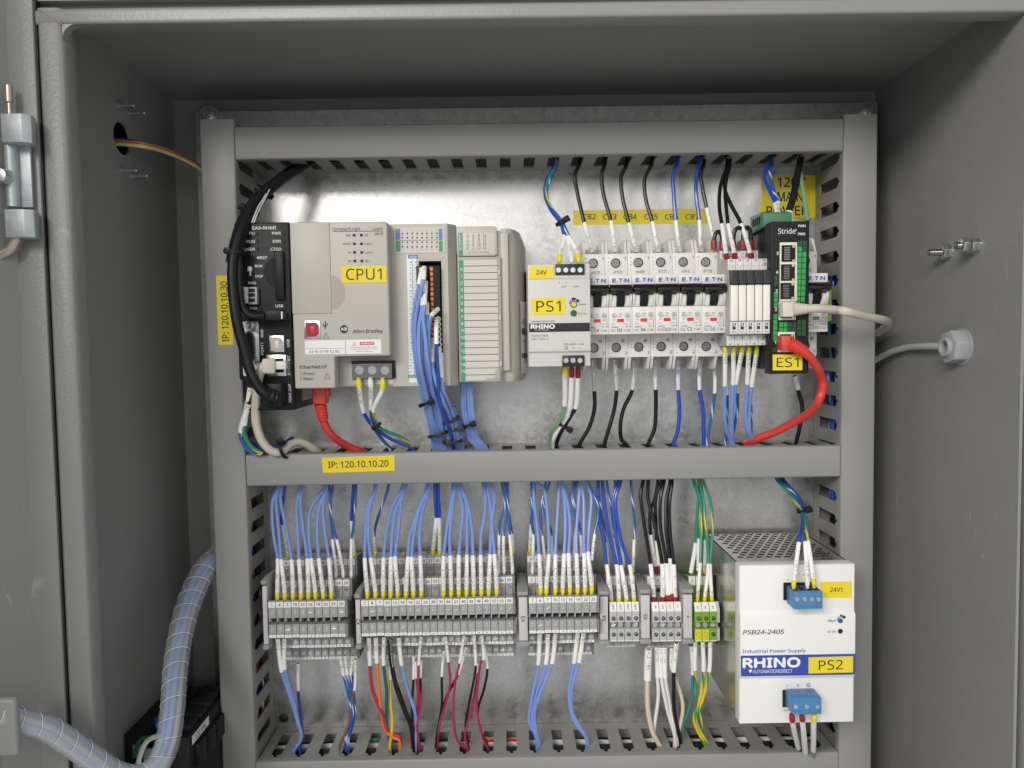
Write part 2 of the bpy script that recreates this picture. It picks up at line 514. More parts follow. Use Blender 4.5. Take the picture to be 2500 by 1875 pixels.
def spline(P, k=6):
    P = [Vector(p) for p in P]
    if len(P) < 3:
        return [P[0].lerp(P[1], i / k) for i in range(k + 1)], [0, k]
    out, idx = [], []
    n = len(P)
    for i in range(n - 1):
        p0 = P[i - 1] if i else P[0] * 2 - P[1]
        p3 = P[i + 2] if i + 2 < n else P[-1] * 2 - P[-2]
        p1, p2 = P[i], P[i + 1]
        d0, d1, d2 = [max(1e-4, (b - a).length) ** 0.5 for a, b in ((p0, p1), (p1, p2), (p2, p3))]
        m1 = ((p1 - p0) / d0 - (p2 - p0) / (d0 + d1) + (p2 - p1) / d1) * d1
        m2 = ((p2 - p1) / d1 - (p3 - p1) / (d1 + d2) + (p3 - p2) / d2) * d1
        idx.append(len(out))
        for j in range(k):
            t = j / k
            out.append((2 * t**3 - 3 * t**2 + 1) * p1 + (t**3 - 2 * t**2 + t) * m1 + (-2 * t**3 + 3 * t**2) * p2 + (t**3 - t**2) * m2)
    idx.append(len(out)); out.append(P[-1])
    return out, idx

def screw_slot(r, ang, depth=0.5):                    # cheese-head screw with a real slot, facing -y, centred on 0
    mb = MB()
    mb.cyl((0, 0.1, 0), (0, -depth * 0.35, 0), r, n=14)
    g = r * 0.2
    ca, sa = math.cos(ang), math.sin(ang)
    for sg in (1, -1):
        a0 = math.asin(g / r)
        pl = [(r * 0.94 * math.cos(a0 + (math.pi - 2 * a0) * i / 7), r * 0.94 * math.sin(a0 + (math.pi - 2 * a0) * i / 7)) for i in range(8)]
        pl = [(x * ca - sg * z * sa, x * sa + sg * z * ca) for x, z in pl]
        mb.prism(pl, 'y', -depth * 0.3, -depth)
    return mb

def screw_cross(r, ang, depth=0.8):
    mb = MB()
    mb.cyl((0, 0.1, 0), (0, -depth * 0.4, 0), r, n=18)
    for q in range(4):
        a = ang + q * math.pi / 2
        g = 0.42
        pl = []
        for i in range(5):
            t = a + g + (math.pi / 2 - 2 * g) * i / 4
            pl.append((r * 0.95 * math.cos(t), r * 0.95 * math.sin(t)))
        m_ = a + math.pi / 4
        pl.append((r * 0.25 * math.cos(m_), r * 0.25 * math.sin(m_)))
        mb.prism(pl, 'y', -depth * 0.35, -depth)
    return mb

# ================================================================== the enclosure
XL, XR, ZT, ZB, YB, YF = -299.5, 336.5, 224.0, -480.0, 15.0, -188.0
li = at(160, 500, YF).x                               # inner edge of the left rim
li = (at(156, 57, YF).x + at(229, 1875, YF).x) / 2
lo = (at(88, 11, YF).x + at(166, 1820, YF).x) / 2
ri = at(2494, 1700, YF).x + 3.5
zi = at(1250, 44.5, YF).z
zo = at(1250, 3, YF).z
enc = thing('enclosure', 'grey painted steel control enclosure standing open around the wiring', 'enclosure', (0, YB + 2, ZB))
part('back_wall', MB().box(XL, XR, YB, YB + 2, ZB, ZT), 'enclosure_paint', enc)
HOLE = ac('C2', 212, 500, -48)                        # cable hole in the left wall
# left wall with an oval hole
yh = -((HOLE.x, HOLE.y, HOLE.z)[1])
def wall_depth(k, x, y, X):
    best = None
    for i in range(0, 400):
        yy = -190 + i * 0.5
        p_ = ac(k, x, y, yy)
        if best is None or abs(p_.x - X) < abs(best.x - X):
            best = p_
    return best
hc = wall_depth('C2', 212, 500, XL)
wl = MB()
n = 32
ry, rz = 13.5, px('C2', 138, hc.y)
inner = [(hc.y + ry * math.cos(2 * math.pi * i / n), hc.z + rz * math.sin(2 * math.pi * i / n)) for i in range(n)]
outer = []
for i in range(n):
    a = 2 * math.pi * i / n
    k = 60 / max(abs(math.cos(a)), abs(math.sin(a)))
    outer.append((hc.y + k * math.cos(a), hc.z + k * math.sin(a)))
for X_, flip in ((XL, 0), (XL - 2, 1)):
    b0 = len(wl.V)
    wl.V += [(X_, p[0], p[1]) for p in inner] + [(X_, p[0], p[1]) for p in outer]
    for i in range(n):
        j = (i + 1) % n
        wl.F.append((b0 + i, b0 + j, b0 + n + j, b0 + n + i))
for i in range(n):
    j = (i + 1) % n
    wl.F.append((i, j, 2 * n + j, 2 * n + i))
y0h, y1h, z0h, z1h = hc.y - 60, hc.y + 60, hc.z - 60, hc.z + 60
wl.box(XL - 2, XL, YF, YB, ZB, z0h); wl.box(XL - 2, XL, YF, YB, z1h, ZT)
wl.box(XL - 2, XL, YF, y0h, z0h, z1h)
if y1h < YB: wl.box(XL - 2, XL, y1h, YB, z0h, z1h)
part('left_wall', wl, 'enclosure_paint', enc)
part('hole_blackout_box', MB().box(XL - 60, XL - 2.2, hc.y - 24, hc.y + 24, hc.z - 34, hc.z - 33).box(XL - 60, XL - 2.2, hc.y - 24, hc.y + 24, hc.z + 33, hc.z + 34).box(XL - 61, XL - 60, hc.y - 24, hc.y + 24, hc.z - 34, hc.z + 34).box(XL - 60, XL - 2.2, hc.y - 25, hc.y - 24, hc.z - 34, hc.z + 34).box(XL - 60, XL - 2.2, hc.y + 24, hc.y + 25, hc.z - 34, hc.z + 34), 'black_matte', enc)  # unseen black box added behind the cable hole so that it reads dark
part('right_wall', MB().box(XR, XR + 2, YF, YB, ZB, ZT), 'enclosure_paint', enc)
part('top_wall', MB().box(XL, XR, YF + 3, YB, ZT, ZT + 2), 'enclosure_paint', enc)
part('bottom_wall', MB().box(XL, XR, YF + 3, YB, ZB - 2, ZB), 'enclosure_paint', enc)

def rim(x_in, x_out, z0, z1):
    sgn = 1 if x_in > x_out else -1
    pl = [(x_out, YF + 14), (x_out, YF + 2.5), (x_out + sgn * 2.5, YF), (x_in - sgn * 4, YF), (x_in - sgn * 1.2, YF + 1.2), (x_in, YF + 4), (x_in, YF + 15),
          (x_in - sgn * 2, YF + 15), (x_in - sgn * 2, YF + 4), (x_in - sgn * 4, YF + 2), (x_out + sgn * 2, YF + 3), (x_out + sgn * 2, YF + 14)]
    return MB().prism(pl, 'z', z0, z1)
part('left_rim', rim(li, lo, ZB, zo), 'enclosure_paint', enc, bevel=0.6)
part('right_rim', rim(ri, ri + (li - lo), ZB, zo), 'enclosure_paint', enc, bevel=0.6)
pl = [(YF + 14, zo), (YF + 2.5, zo), (YF - 0.3, zo - 2.5), (YF - 0.3, zi + 1.6), (YF + .4, zi + .4), (YF + 1.6, zi), (YF + 15, zi), (YF + 15, zi + 2), (YF + 4, zi + 2), (YF + 2, zi + 3), (YF + 2, zo - 3), (YF + 14, zo - 2)]
part('top_rim', MB().prism(pl, 'x', lo, ri + (li - lo)), 'enclosure_paint', enc, bevel=0.6)
# rounded fillet and weld seam in the corner of the opening
fl = MB()
R_ = 9.0
arc = [(li, zi)] + [(li + R_ - R_ * math.sin(t), zi - R_ + R_ * math.cos(t)) for t in [math.pi / 2 * i / 8 for i in range(9)]]
fl.prism(arc, 'y', YF - 0.15, YF + 6)
part('rim_light_stop', MB().box(XL - 2, XR + 2, YF + 10, YF + 13, zo - 1.5, ZT + 2), 'enclosure_paint', enc)  # strips added to close the gap where light leaked past the rim
part('rim_light_stop', MB().box(XL - 2, lo + 1.5, YF + 10, YF + 13, ZB, zo - 1.6), 'enclosure_paint', enc)
if ri + (li - lo) < XR: part('rim_light_stop', MB().box(ri + (li - lo) - 1.5, XR + 2, YF + 10, YF + 13, ZB, zo - 1.6), 'enclosure_paint', enc)
part('corner_fillet', fl, 'enclosure_paint', enc)
sm = MB()
sm.tube([(lo + 2, YF - 0.2, zo - 1), ((lo + li) / 2, YF - 0.1, (zo + zi) / 2), (li + 1, YF, zi - 1)], 0.45, 6)
part('weld_seam', sm, 'enclosure_paint', enc)
# dimples of the welded studs on the back wall
for (u, v) in ():
    p = at(u, v, YB)
    m = MB()
    for i in range(3):
        m.cyl((p.x, YB + 0.3, p.z), (p.x, YB - 1.2 - 0.5 * i, p.z), 7 - 2.2 * i, 5.5 - 2.2 * i, n=20)
    part('stud_dimple', m, 'enclosure_paint', enc, smooth=True)

# the open door on the left and what hangs on it
d1 = lo - 1.3
dr = thing('cabinet_door', 'grey painted door of the enclosure swung open at the left edge', 'door', (lo - 14, YF - 10, ZB))
d0 = (at(14, 230, YF - 4).x + at(62, 1300, YF - 4).x) / 2
part('door_edge', MB().prism([(d1, YF - .6), (d1, YF + 26), (d1 - 2, YF + 26), (d1 - 2, YF + 1.4), (d0 + 2, YF + 1.4), (d0, YF - .6)], 'z', ZB, ZT + 60), 'enclosure_paint', dr, bevel=0.8)
part('door_return', MB().prism([(d0, YF - .8), (d0 + 1.6, YF + .4), (d0 - 12, YF - 22), (d0 - 14, YF - 22)], 'z', ZB, ZT + 60), 'enclosure_paint', dr)
part('door_panel', MB().prism([(d0 - 14, YF - 24), (d0 - 12, YF - 24), (d0 - 120, YF - 420), (d0 - 123, YF - 420)], 'z', ZB, ZT + 60), 'enclosure_paint', dr)
part('door_gasket', MB().prism([(d1 + 0.1, YF + 1), (d1 + 1.2, YF + 1), (d1 + 1.2, YF + 6), (d1 + 0.1, YF + 6)], 'z', ZB, ZT + 60), 'black_matte', dr)
a = rc('S', -60, 1707, 38, 1850, YF - 55)
cb = thing('door_junction_box', 'corner of a light grey box on the open door, where the clear wrapped cable begins', 'box', (a[0], YF - 40, a[2]))
part('housing', MB().box(a[0], a[1], YF - 55, YF - 49, a[2], a[3]), 'duct_plastic', cb, bevel=2.5, seg=3)

# hinge
hy = YF - 8
hp = at(40, 420, hy)
b = rc('C1', 98, 560, 275, 1105, hy + 3)
hg = part('hinge', MB().box(b[0], b[1], hy + 3, hy + 5, b[2], b[3]), 'hinge_zinc', dr, 'zinc plated block hinge joining the door to the left rim', bevel=0.4)
for (x0, y0, x1, y1, xm_, xs_) in ((8, 275, 278, 530, 186, 322), (42, 1118, 304, 1366, 208, 352)):
    a = rc('C1', x0, y0, x1, y1, hy - 8)
    ym_ = (y0 + y1) / 2
    X0, X1, X2, X3 = ac('C1', x0, ym_, hy - 8).x, ac('C1', xm_, ym_, hy - 8).x, ac('C1', x1, ym_, hy - 5).x, ac('C1', xs_, ym_, hy + 4).x
    part('hinge_block', MB().prism([(X0, hy + 4), (X0, hy - 8), (X1, hy - 8), (X2, hy - 5), (X3, hy + 4)], 'z', a[2], a[3]), 'hinge_zinc', hg, bevel=0.4)
a = rc('C1', -10, 540, 98, 1085, hy - 6)
part('barrel', MB().cyl(((a[0] + a[1]) / 2, hy + 1, a[2]), ((a[0] + a[1]) / 2, hy + 1, a[3]), (a[1] - a[0]) / 2, n=28), 'hinge_zinc', hg, smooth=True)
a = rc('C1', 60, 100, 105, 275, hy)
xm = (a[0] + a[1]) / 2
part('pin', MB().tube([(xm, hy, a[2] - 1), (xm, hy, a[2] + 6), (xm, hy, a[2] + 7), (xm, hy, a[2] + 17), (xm, hy, a[3])], [1.6, 1.6, 2.4, 2.2, 0.9], 12), 'rod_copper', hg)
P = [at(u, v, hy) for u, v in c('C1', (145, 1370), (135, 1410), (90, 1480), (0, 1530), (-60, 1560))]
part('pull_rod', MB().tube(spline(P)[0], 3.2, 12), 'rod_copper', hg)
p = ac('C1', 0, 820, hy - 8)
part('screw', MB().cyl((p.x, hy - 2, p.z), (p.x, hy - 9, p.z), 5.4, 4.2, n=20), 'steel_plated', hg, bevel=0.6)

# ================================================================== mounting plate
PX0, PX1, PZ1, PZ0 = at(482, 420, 0).x, at(2140, 420, 0).x, at(1300, 262, 0).z, -440.0
pp = ac('C8', 165, 420, 0)
plt = thing('mounting_plate', 'galvanised steel mounting plate carrying the wiring ducts and modules', 'mounting plate', (0, 3, PZ0))
pm = MB()
hr, q = 4.6, 12.0
nn = 24
ins = [(pp.x + hr * math.cos(2 * math.pi * i / nn), pp.z + hr * math.sin(2 * math.pi * i / nn)) for i in range(nn)]
ots = []
for i in range(nn):
    a_ = 2 * math.pi * i / nn; k = q / max(abs(math.cos(a_)), abs(math.sin(a_)))
    ots.append((pp.x + k * math.cos(a_), pp.z + k * math.sin(a_)))
pm.V += [(x, 0, z) for x, z in ins] + [(x, 0, z) for x, z in ots] + [(x, 3, z) for x, z in ins]
for i in range(nn):
    j = (i + 1) % nn
    pm.F += [(i, j, nn + j, nn + i), (i, j, 2 * nn + j, 2 * nn + i)]
pm.box(PX0, PX1, 0, 3, pp.z + q, PZ1); pm.box(PX0, PX1, 0, 3, PZ0, pp.z - q)
pm.box(PX0, pp.x - q, 0, 3, pp.z - q, pp.z + q); pm.box(pp.x + q, PX1, 0, 3, pp.z - q, pp.z + q)
part('sheet', pm, GALV, plt)
for (u, v) in ((509, 283), (2120, 272)):
    p = at(u, v, -4)
    bo = thing('panel_bolt', 'bolt head with washer at the upper %s corner of the mounting plate' % ('left' if u < 1000 else 'right'), 'bolt', (p.x, 0, p.z), 'bolts holding the mounting plate')
    part('washer', MB().ring((p.x, 0.2, p.z), (p.x, -1.8, p.z), 4, 9.5, 28), 'steel_plated', bo)
    part('head', MB().cyl((p.x, -1.8, p.z), (p.x, -6, p.z), 6.0, n=6), 'steel_plated', bo, bevel=0.5)
    part('screw_end', MB().cyl((p.x, -6, p.z), (p.x, -10, p.z), 3.2, 3.0, n=16), 'steel_plated', bo, smooth=True)

# ================================================================== slotted wiring ducts
XL0, XL1, XR0, XR1 = -246.8, -218.8, 275.1, 303.1
ZT0, ZT1, ZM0, ZM1, ZBT = 152.7, 179.2, -114.4, -88.1, -349.5
YD = -60.0

def duct(label, axis, a0, a1, c0, c1, s0, pitch=20.35, slot=9.2, cover_a=None, holes=True):
    """axis 'x' or 'z' is the way it runs, c0..c1 its width, s0 the place of one slot."""
    mid = (c0 + c1) / 2
    loc = (a0, 0, c0) if axis == 'x' else (c0, 0, a0)
    d = thing('wiring_duct', label, 'wiring duct', loc, 'grey slotted wiring ducts')
    def bx(m, A0, A1, C0, C1, Y0, Y1):
        return m.box(A0, A1, Y0, Y1, C0, C1) if axis == 'x' else m.box(C0, C1, Y0, Y1, A0, A1)
    part('base', bx(MB(), a0, a1, c0 + 2, c1 - 2, -0.4, -2.2), 'duct_plastic', d)
    for (w0, w1) in ((c0 + 1.3, c0 + 2.9), (c1 - 2.9, c1 - 1.3)):
        m = MB()
        bx(m, a0, a1, w0, w1, -0.4, -10.0)
        k0 = math.ceil((a0 - s0) / pitch) - 1
        s_ = s0 + k0 * pitch
        while s_ < a1:
            e = s_ + pitch
            h = slot / 2
            pl = [(s_ + h, -10.0), (s_ + h, -44.5), (s_ + h - 0.8, -46.3), (s_ + 1.9, -46.9), (s_ + 1.2, -48.2), (s_ + 1.4, -49.6), (s_ + 2.4, -50.6), (s_ + 2.4, -54.8),
                  (e - 2.4, -54.8), (e - 2.4, -50.6), (e - 1.4, -49.6), (e - 1.2, -48.2), (e - 1.9, -46.9), (e - h + 0.8, -46.3), (e - h, -44.5), (e - h, -10.0)]
            pl = [(min(max(p[0], a0), a1), p[1]) for p in pl]
            if max(p[0] for p in pl) - min(p[0] for p in pl) > 3:
                if axis == 'x':
                    m.prism(pl, 'z', w0, w1)
                else:
                    b0 = len(m.V); nn_ = len(pl)
                    m.V += [(w0, p[1], p[0]) for p in pl] + [(w1, p[1], p[0]) for p in pl]
                    m.F += [tuple(range(b0, b0 + nn_)), tuple(range(b0 + 2 * nn_ - 1, b0 + nn_ - 1, -1))]
                    m.F += [(b0 + i, b0 + i + nn_, b0 + (i + 1) % nn_ + nn_, b0 + (i + 1) % nn_) for i in range(nn_)]
            s_ = e
        part('slotted_wall', m, 'duct_plastic', d)
    ca0, ca1 = cover_a or (a0, a1)
    pr = [(c0, -52.2), (c0, YD + 1.4), (c0 + 0.5, YD + 0.4), (c0 + 1.6, YD), (c1 - 1.6, YD), (c1 - 0.5, YD + 0.4), (c1, YD + 1.4), (c1, -52.2), (c1 - 1.1, -52.2), (c1 - 1.1, YD + 2), (c0 + 1.1, YD + 2), (c0 + 1.1, -52.2)]
    m = MB()
    if axis == 'z':
        m.prism(pr, 'z', ca0, ca1)
    else:
        m.prism([(p[1], p[0]) for p in pr], 'x', ca0, ca1)
    part('cover', m, 'duct_plastic', d, bevel=0.35, seg=1)
    return d

zl1 = at(530, 290, YD).z
zr1 = at(2106, 278, YD).z
sl = at(633, 935 + 510 / 1.765, -33).z
sr = at(2000, 418 + 0, -33).z
D_left = duct('vertical slotted duct left of the rack, with the sideways yellow address label', 'z', ZB + 10, zl1, XL0, XL1, sl)
D_right = duct('vertical slotted duct right of the rack, where the beige cable bends behind', 'z', ZB + 10, zr1, XR0, XR1, at(2016, 1205, -33).z)
D_top = duct('topmost horizontal slotted duct, above the breakers', 'x', XL1 + 0.4, XR0 - 0.4, ZT0, ZT1, at(1292, 398, -33).x)
D_mid = duct('middle horizontal slotted duct carrying the upright yellow address label', 'x', XL1 + 0.6, XR0 - 0.6, ZM0, ZM1, at(1238, 1088, -33).x)
D_bot = duct('lowest horizontal slotted duct at the bottom edge', 'x', XL1 + 0.4, XR0 - 0.4, ZBT - 27, ZBT, ac('C8', 1745, 600, -33).x)

# yellow address labels on the ducts
a = rc('Q3', 1388, 316, 1700, 383, YD - 0.25)
lb = part('adhesive_label', MB().prism([(a[0] + .6, a[2] - .6), (a[1], a[2] + .5), (a[1], a[3] + .5), (a[0] - .3, a[3] - .6)], 'y', YD - 0.3, YD - 0.02), 'label_yellow', D_mid, 'yellow label reading IP: 120.10.10.20')
part('lettering', MB().text('IP: 120.10.10.20', (a[0] + a[1]) / 2, (a[2] + a[3]) / 2, YD - 0.4, 5.2, wd=(a[1] - a[0]) * 0.83, rot=.7, bold=0.012), 'ink', lb)
a = rc('Q1', 936, 1187, 996, 1487, YD - 0.25)
lb = part('adhesive_label', MB().box(a[0], a[1] + 1, YD - 0.3, YD - 0.02, a[2], a[3]), 'label_yellow', D_left, 'yellow label turned sideways reading IP: 120.10.10.30')
part('lettering', MB().text('IP: 120.10.10.30', (a[0] + a[1]) / 2 + 0.4, (a[2] + a[3]) / 2 - 1, YD - 0.4, 5.4, wd=(a[3] - a[2]) * 0.86, rot=90, bold=0.012), 'ink', lb)
lt = MB()
tx(lt, 'C8', 'E 00136', 270, 522, 16, 0, wd=190)
zt = ZBT - 1.3 + 0.15
p = ac('C8', 270, 524, -8)
lt = MB().text('E 00136', 0, 0, 0, 4, fn=lambda X, Z: (p.x + X * 1.1, -6.5 - Z * 0.9, zt))
part('lettering', lt, 'ink_soft', D_bot)

# adhesive labels on the mounting plate
a = rc('C5', 393, 598, 1692, 738, -0.3)
st = part('adhesive_label', MB().box(a[0], a[1], -0.3, 0.0, a[2], a[3]), 'label_yellow', plt, 'long yellow strip numbering the breakers CB2 to CB7')
m = MB()
for i, x in enumerate((548, 745, 942, 1143, 1342, 1540)):
    tx(m, 'C5', 'CB%d' % (i + 2), x, 668, 48, -0.4, wd=128, bold=0.01)
part('lettering', m, 'ink', st)
for i, (t, y0, y1) in enumerate((('120V', 87, 195), ('MAIN', 195, 305), ('POWER', 300, 412))):
    x0, x1 = (368, 775) if i < 2 else (352, 770)
    a = rc('A6', x0, y0, x1, y1 - 1, -0.3)
    st = part('adhesive_label', MB().box(a[0], a[1], -0.3 - 0.25 * (i == 2), 0.0, a[2], a[3]), 'label_yellow', plt, 'yellow label reading %s' % t)
    part('lettering', tx(MB(), 'A6', t, (592, 580, 560)[i], (y0 + y1) / 2 - 4, 68, -0.7, wd=(205, 185, 310)[i], bold=0.012), 'ink', st)

# ------------------------------------------------------------------ side wall hardware
for i, (x, y, xe) in enumerate(((175, 210, 320), (270, 275, 415), (200, 780, 345), (295, 828, 438))):
    p = wall_depth('C2', x, y, XL)
    e = wall_depth('C2', x, y, XL)
    L = px('C2', xe - x, p.y) * 0.97
    b_ = thing('wall_screw', '%s screw tip poking through the left wall %s the cable hole' % (('rear', 'front')[i % 2 == 0], 'above' if i < 2 else 'below'), 'screw', tuple(p), 'screws through the left wall')
    pts = [(p.x + L * t, p.y, p.z) for t in [j / 24 for j in range(25)]]
    part('shaft', MB().tube(pts, [1.7] * 24 + [1.3], 10), 'steel_plated', b_)
    part('nut', MB().cyl((p.x - 0.2, p.y, p.z), (p.x + 1.2, p.y, p.z), 3.4, n=6), 'enclosure_paint', b_)
for i, (x, y, xe) in enumerate(((920, 418, 740), (1170, 358, 980))):
    p = wall_depth('C6', x, y, XR)
    L = px('C6', x - xe, p.y)
    b_ = thing('wall_bolt', '%s bolt with hex nut through the right wall, %s' % (('lower', 'upper')[i], ('nearer the duct', 'with two nuts')[i]), 'bolt', tuple(p), 'bolts through the right wall')
    pts = [(p.x - L * t, p.y, p.z) for t in [j / 30 for j in range(31)]]
    part('shaft', MB().tube(pts, [2.55 if j % 2 else 2.15 for j in range(30)] + [1.9], 14), 'steel_dark', b_)
    n0 = 0.5
    for _ in range(1 + i):
        part('nut', MB().cyl((p.x - n0, p.y, p.z), (p.x - n0 - 5, p.y, p.z), 5.7, n=6), 'steel_plated', b_, bevel=0.5)
        n0 += 6.2
    part('washer', MB().cyl((p.x, p.y, p.z), (p.x - 0.6, p.y, p.z), 6.3, n=24), 'steel_plated', b_)
# cable gland on the right wall
p = wall_depth('C6', 1040, 1250, XR)
gl = thing('cable_gland', 'grey hexagonal cable gland on the right wall', 'cable gland', tuple(p))
part('lock_nut', MB().ring((p.x, p.y, p.z), (p.x - 11, p.y, p.z), 6.4, 12.8, 6), 'gland_grey', gl, bevel=0.8)
part('collar', MB().ring((p.x - 10, p.y, p.z), (p.x - 14, p.y, p.z), 4.6, 7.2, 28), 'gland_grey', gl, bevel=0.8)
part('flange', MB().cyl((p.x, p.y, p.z), (p.x - 1.0, p.y, p.z), 13.6, n=36), 'gland_grey', gl, smooth=True)
GL = p

# ================================================================== DIN rails
def rail(z, x0, x1, label):
    r = thing('din_rail', label, 'mounting rail', (x0, 0, z))
    pr = [(-0.2, z - 12), (-0.2, z + 12), (-6.5, z + 12), (-6.5, z + 17.5), (-7.6, z + 17.5), (-7.6, z + 10.8), (-1.4, z + 10.8), (-1.4, z - 10.8), (-7.6, z - 10.8), (-7.6, z - 17.5), (-6.5, z - 17.5), (-6.5, z - 12)]
    part('profile', MB().prism(pr, 'x', x0, x1), 'steel_plated', r)
ZR1 = at(1600, 745, -40).z
ZR2 = at(1100, 1512, -40).z
rail(ZR1, XL1 + 6, XR0 - 6, 'upper mounting rail behind the modules and breakers')
rail(ZR2, XL1 + 4, XR0 - 6, 'lower mounting rail behind the terminal strips')

def rrect(x0, x1, z0, z1, r, n=4):
    P_ = []
    for cx, cz, a0 in ((x1 - r, z1 - r, 0), (x0 + r, z1 - r, 90), (x0 + r, z0 + r, 180), (x1 - r, z0 + r, 270)):
        for i in range(n + 1):
            t = math.radians(a0 + 90 * i / n)
            P_.append((cx + r * math.cos(t), cz + r * math.sin(t)))
    return P_

def ycard(parent, k, x0, y0, x1, y1, yd, s, m='label_yellow', wd=None, h=None, bold=0.004, name='adhesive_label', ty=None):
    a = rc(k, x0, y0, x1, y1, yd)
    tl_ = random.uniform(-.8, .8)
    dz_ = (a[1] - a[0]) / 2 * math.tan(math.radians(tl_))
    o = part(name, MB().prism([(a[0], a[2] - dz_), (a[1], a[2] + dz_), (a[1], a[3] + dz_), (a[0], a[3] - dz_)], 'y', yd - 0.3, yd + 0.1), m, parent, 'yellow label reading %s' % s)
    part('lettering', MB().text(s, (a[0] + a[1]) / 2, (a[2] + a[3]) / 2, yd - 0.42, px(k, h, yd), wd=None if wd is None else px(k, wd, yd), rot=tl_, bold=bold), 'ink', o)
    return o

# ================================================================== remote HMI module (black)
YH = -84.0
a = rc('A1', 128, 75, 574, 1600, YH)
hx0, hx1, hz0, hz1 = a
hm = thing('hmi_module', 'black interface module with USB and serial ports at the left of the top row', 'module', ((hx0 + hx1) / 2, -8, hz0))
zs = ac('A1', 350, 1362, YH).z
b = MB()
b.prism([(hx0 + 4, hz0), (hx1, hz0), (hx1, hz1), (hx0, hz1), (hx0, zs + 2), (hx0 + 4, zs)], 'y', YH, -8)
part('housing', b, 'black_plastic', hm, bevel=1.2, seg=3)
wt = MB()
Y2 = YH - 0.12
for s, x, y, w_, h in (('EA9-RHMI', 348, 121, 188, 25), ('PU', 248, 164, 40, 22), ('PWR', 448, 164, 70, 22), ('RUN', 238, 230, 66, 22), ('ERR', 452, 229, 64, 22),
                       ('USER', 231, 294, 82, 22), ('SD', 465, 293, 42, 22), ('RST', 343, 362, 60, 22), ('RUN', 303, 430, 56, 20), ('STOP', 306, 513, 60, 20), ('RXD', 250, 567, 62, 20),
                       ('TXD', 260, 772, 58, 18), ('USB', 471, 752, 62, 22)):
    tx(wt, 'A1', s, x, y, h, Y2, wd=w_, bold=0.012)
for s, x, y, w_ in (('PORT1', 332, 1100, 96), ('RXD', 330, 974, 62), ('USB', 542, 1054, 60), ('ETHERNET', 547, 1232, 155), ('HDMI OUT', 556, 1458, 148)):
    tx(wt, 'A1', s, x, y, 20, Y2, wd=w_, rot=90, bold=0.012)
pa = [ac('A1', x, y, Y2) for x, y in ((287, 362), (306, 350), (306, 374))]
wt._add(pa, [(0, 2, 1)])
for q in range(1):
    o_ = [ac('A1', x, y, Y2) for x, y in ((400, 303), (400, 290), (408, 281), (437, 281), (437, 303))]
    i_ = [ac('A1', x, y, Y2) for x, y in ((404, 300), (404, 291), (410, 284), (433, 284), (433, 300))]
    wt._add(o_ + i_, [(j, (j + 1) % 5, 5 + (j + 1) % 5, 5 + j) for j in range(5)])
part('lettering', wt, 'ink_white', hm)
for x, y in ((294, 168), (294, 230), (298, 292), (508, 166), (512, 229), (514, 292), (308, 566), (527, 750), (316, 770)):
    a = rc('A1', x - 7, y - 16, x + 7, y + 16, YH)
    part('led_window', MB().box(a[0], a[1], YH - 0.25, YH + 0.3, a[2], a[3]), 'lens_gloss', hm)
part('reset_button', MB().cyl(ac('A1', 258, 362, YH + 0.5), ac('A1', 258, 362, YH - 0.25), px('A1', 15, YH), n=18), 'dark_hole', hm)
a = rc('A1', 212, 420, 264, 523, YH)
sw = part('mode_switch', MB().box(a[0], a[1], YH - 0.2, YH + 0.5, a[2], a[3]), 'dark_hole', hm)
a = rc('A1', 222, 436, 254, 510, YH)
part('slider', MB().box(a[0], a[1], YH - 2.4, YH, (a[2] + a[3]) / 2, a[3]).box(a[0] + 1, a[1] - 1, YH - 1.2, YH, a[2], (a[2] + a[3]) / 2), 'usb_white', sw, bevel=0.2)
# card slot door with finger recess
cp = ac('A1', 475, 480, YH)
dsh = MB()
rr_ = px('A1', 128, YH)
for i in range(4):
    r0, r1 = rr_ * (1 - i * 0.16), rr_ * (1 - (i + 1) * 0.16)
    if i == 0:
        dsh.ring((cp.x, YH - 0.30, cp.z), (cp.x, YH + 0.2, cp.z), r0 * 0.93, r0, 40)
    dsh.disc(cp.x, YH - 0.10 - 0.02 * i, cp.z, r0 * 0.95, 40)
dsh.V = [(min(v[0], hx1 - 1.0), v[1], v[2]) for v in dsh.V]
part('finger_recess', dsh, 'lens_gloss', hm)
a = rc('A1', 443, 312, 515, 702, YH)
part('card_slot_cover', MB().box(a[0], a[1], YH - 3.2, YH, a[2], a[3]), 'black_plastic', hm, bevel=0.5)
# 3-pole serial plug
a = rc('A1', 162, 600, 290, 740, YH - 5)
sp = part('terminal_plug', MB().box(a[0] + (a[1] - a[0]) * 0.42, a[1], YH - 5, YH, a[2], a[3]), 'terminal_grey', hm, bevel=0.3)
part('plug_tag', MB().box(a[0], a[0] + (a[1] - a[0]) * 0.42, YH - 5.2, YH - 1, a[2] + 1, a[3]), 'label_white', sp)
for y in (627, 664, 706):
    part('plug_hole', rbox('A1', 222, y - 15, 272, y + 15, YH - 5.2, YH - 4.6), 'dark_hole', sp)
lt = MB()
tx(lt, 'A1', 'LG - +', 186, 665, 16, YH - 5.35, wd=95, rot=-90, bold=0.02)
part('lettering', lt, 'ink', sp)
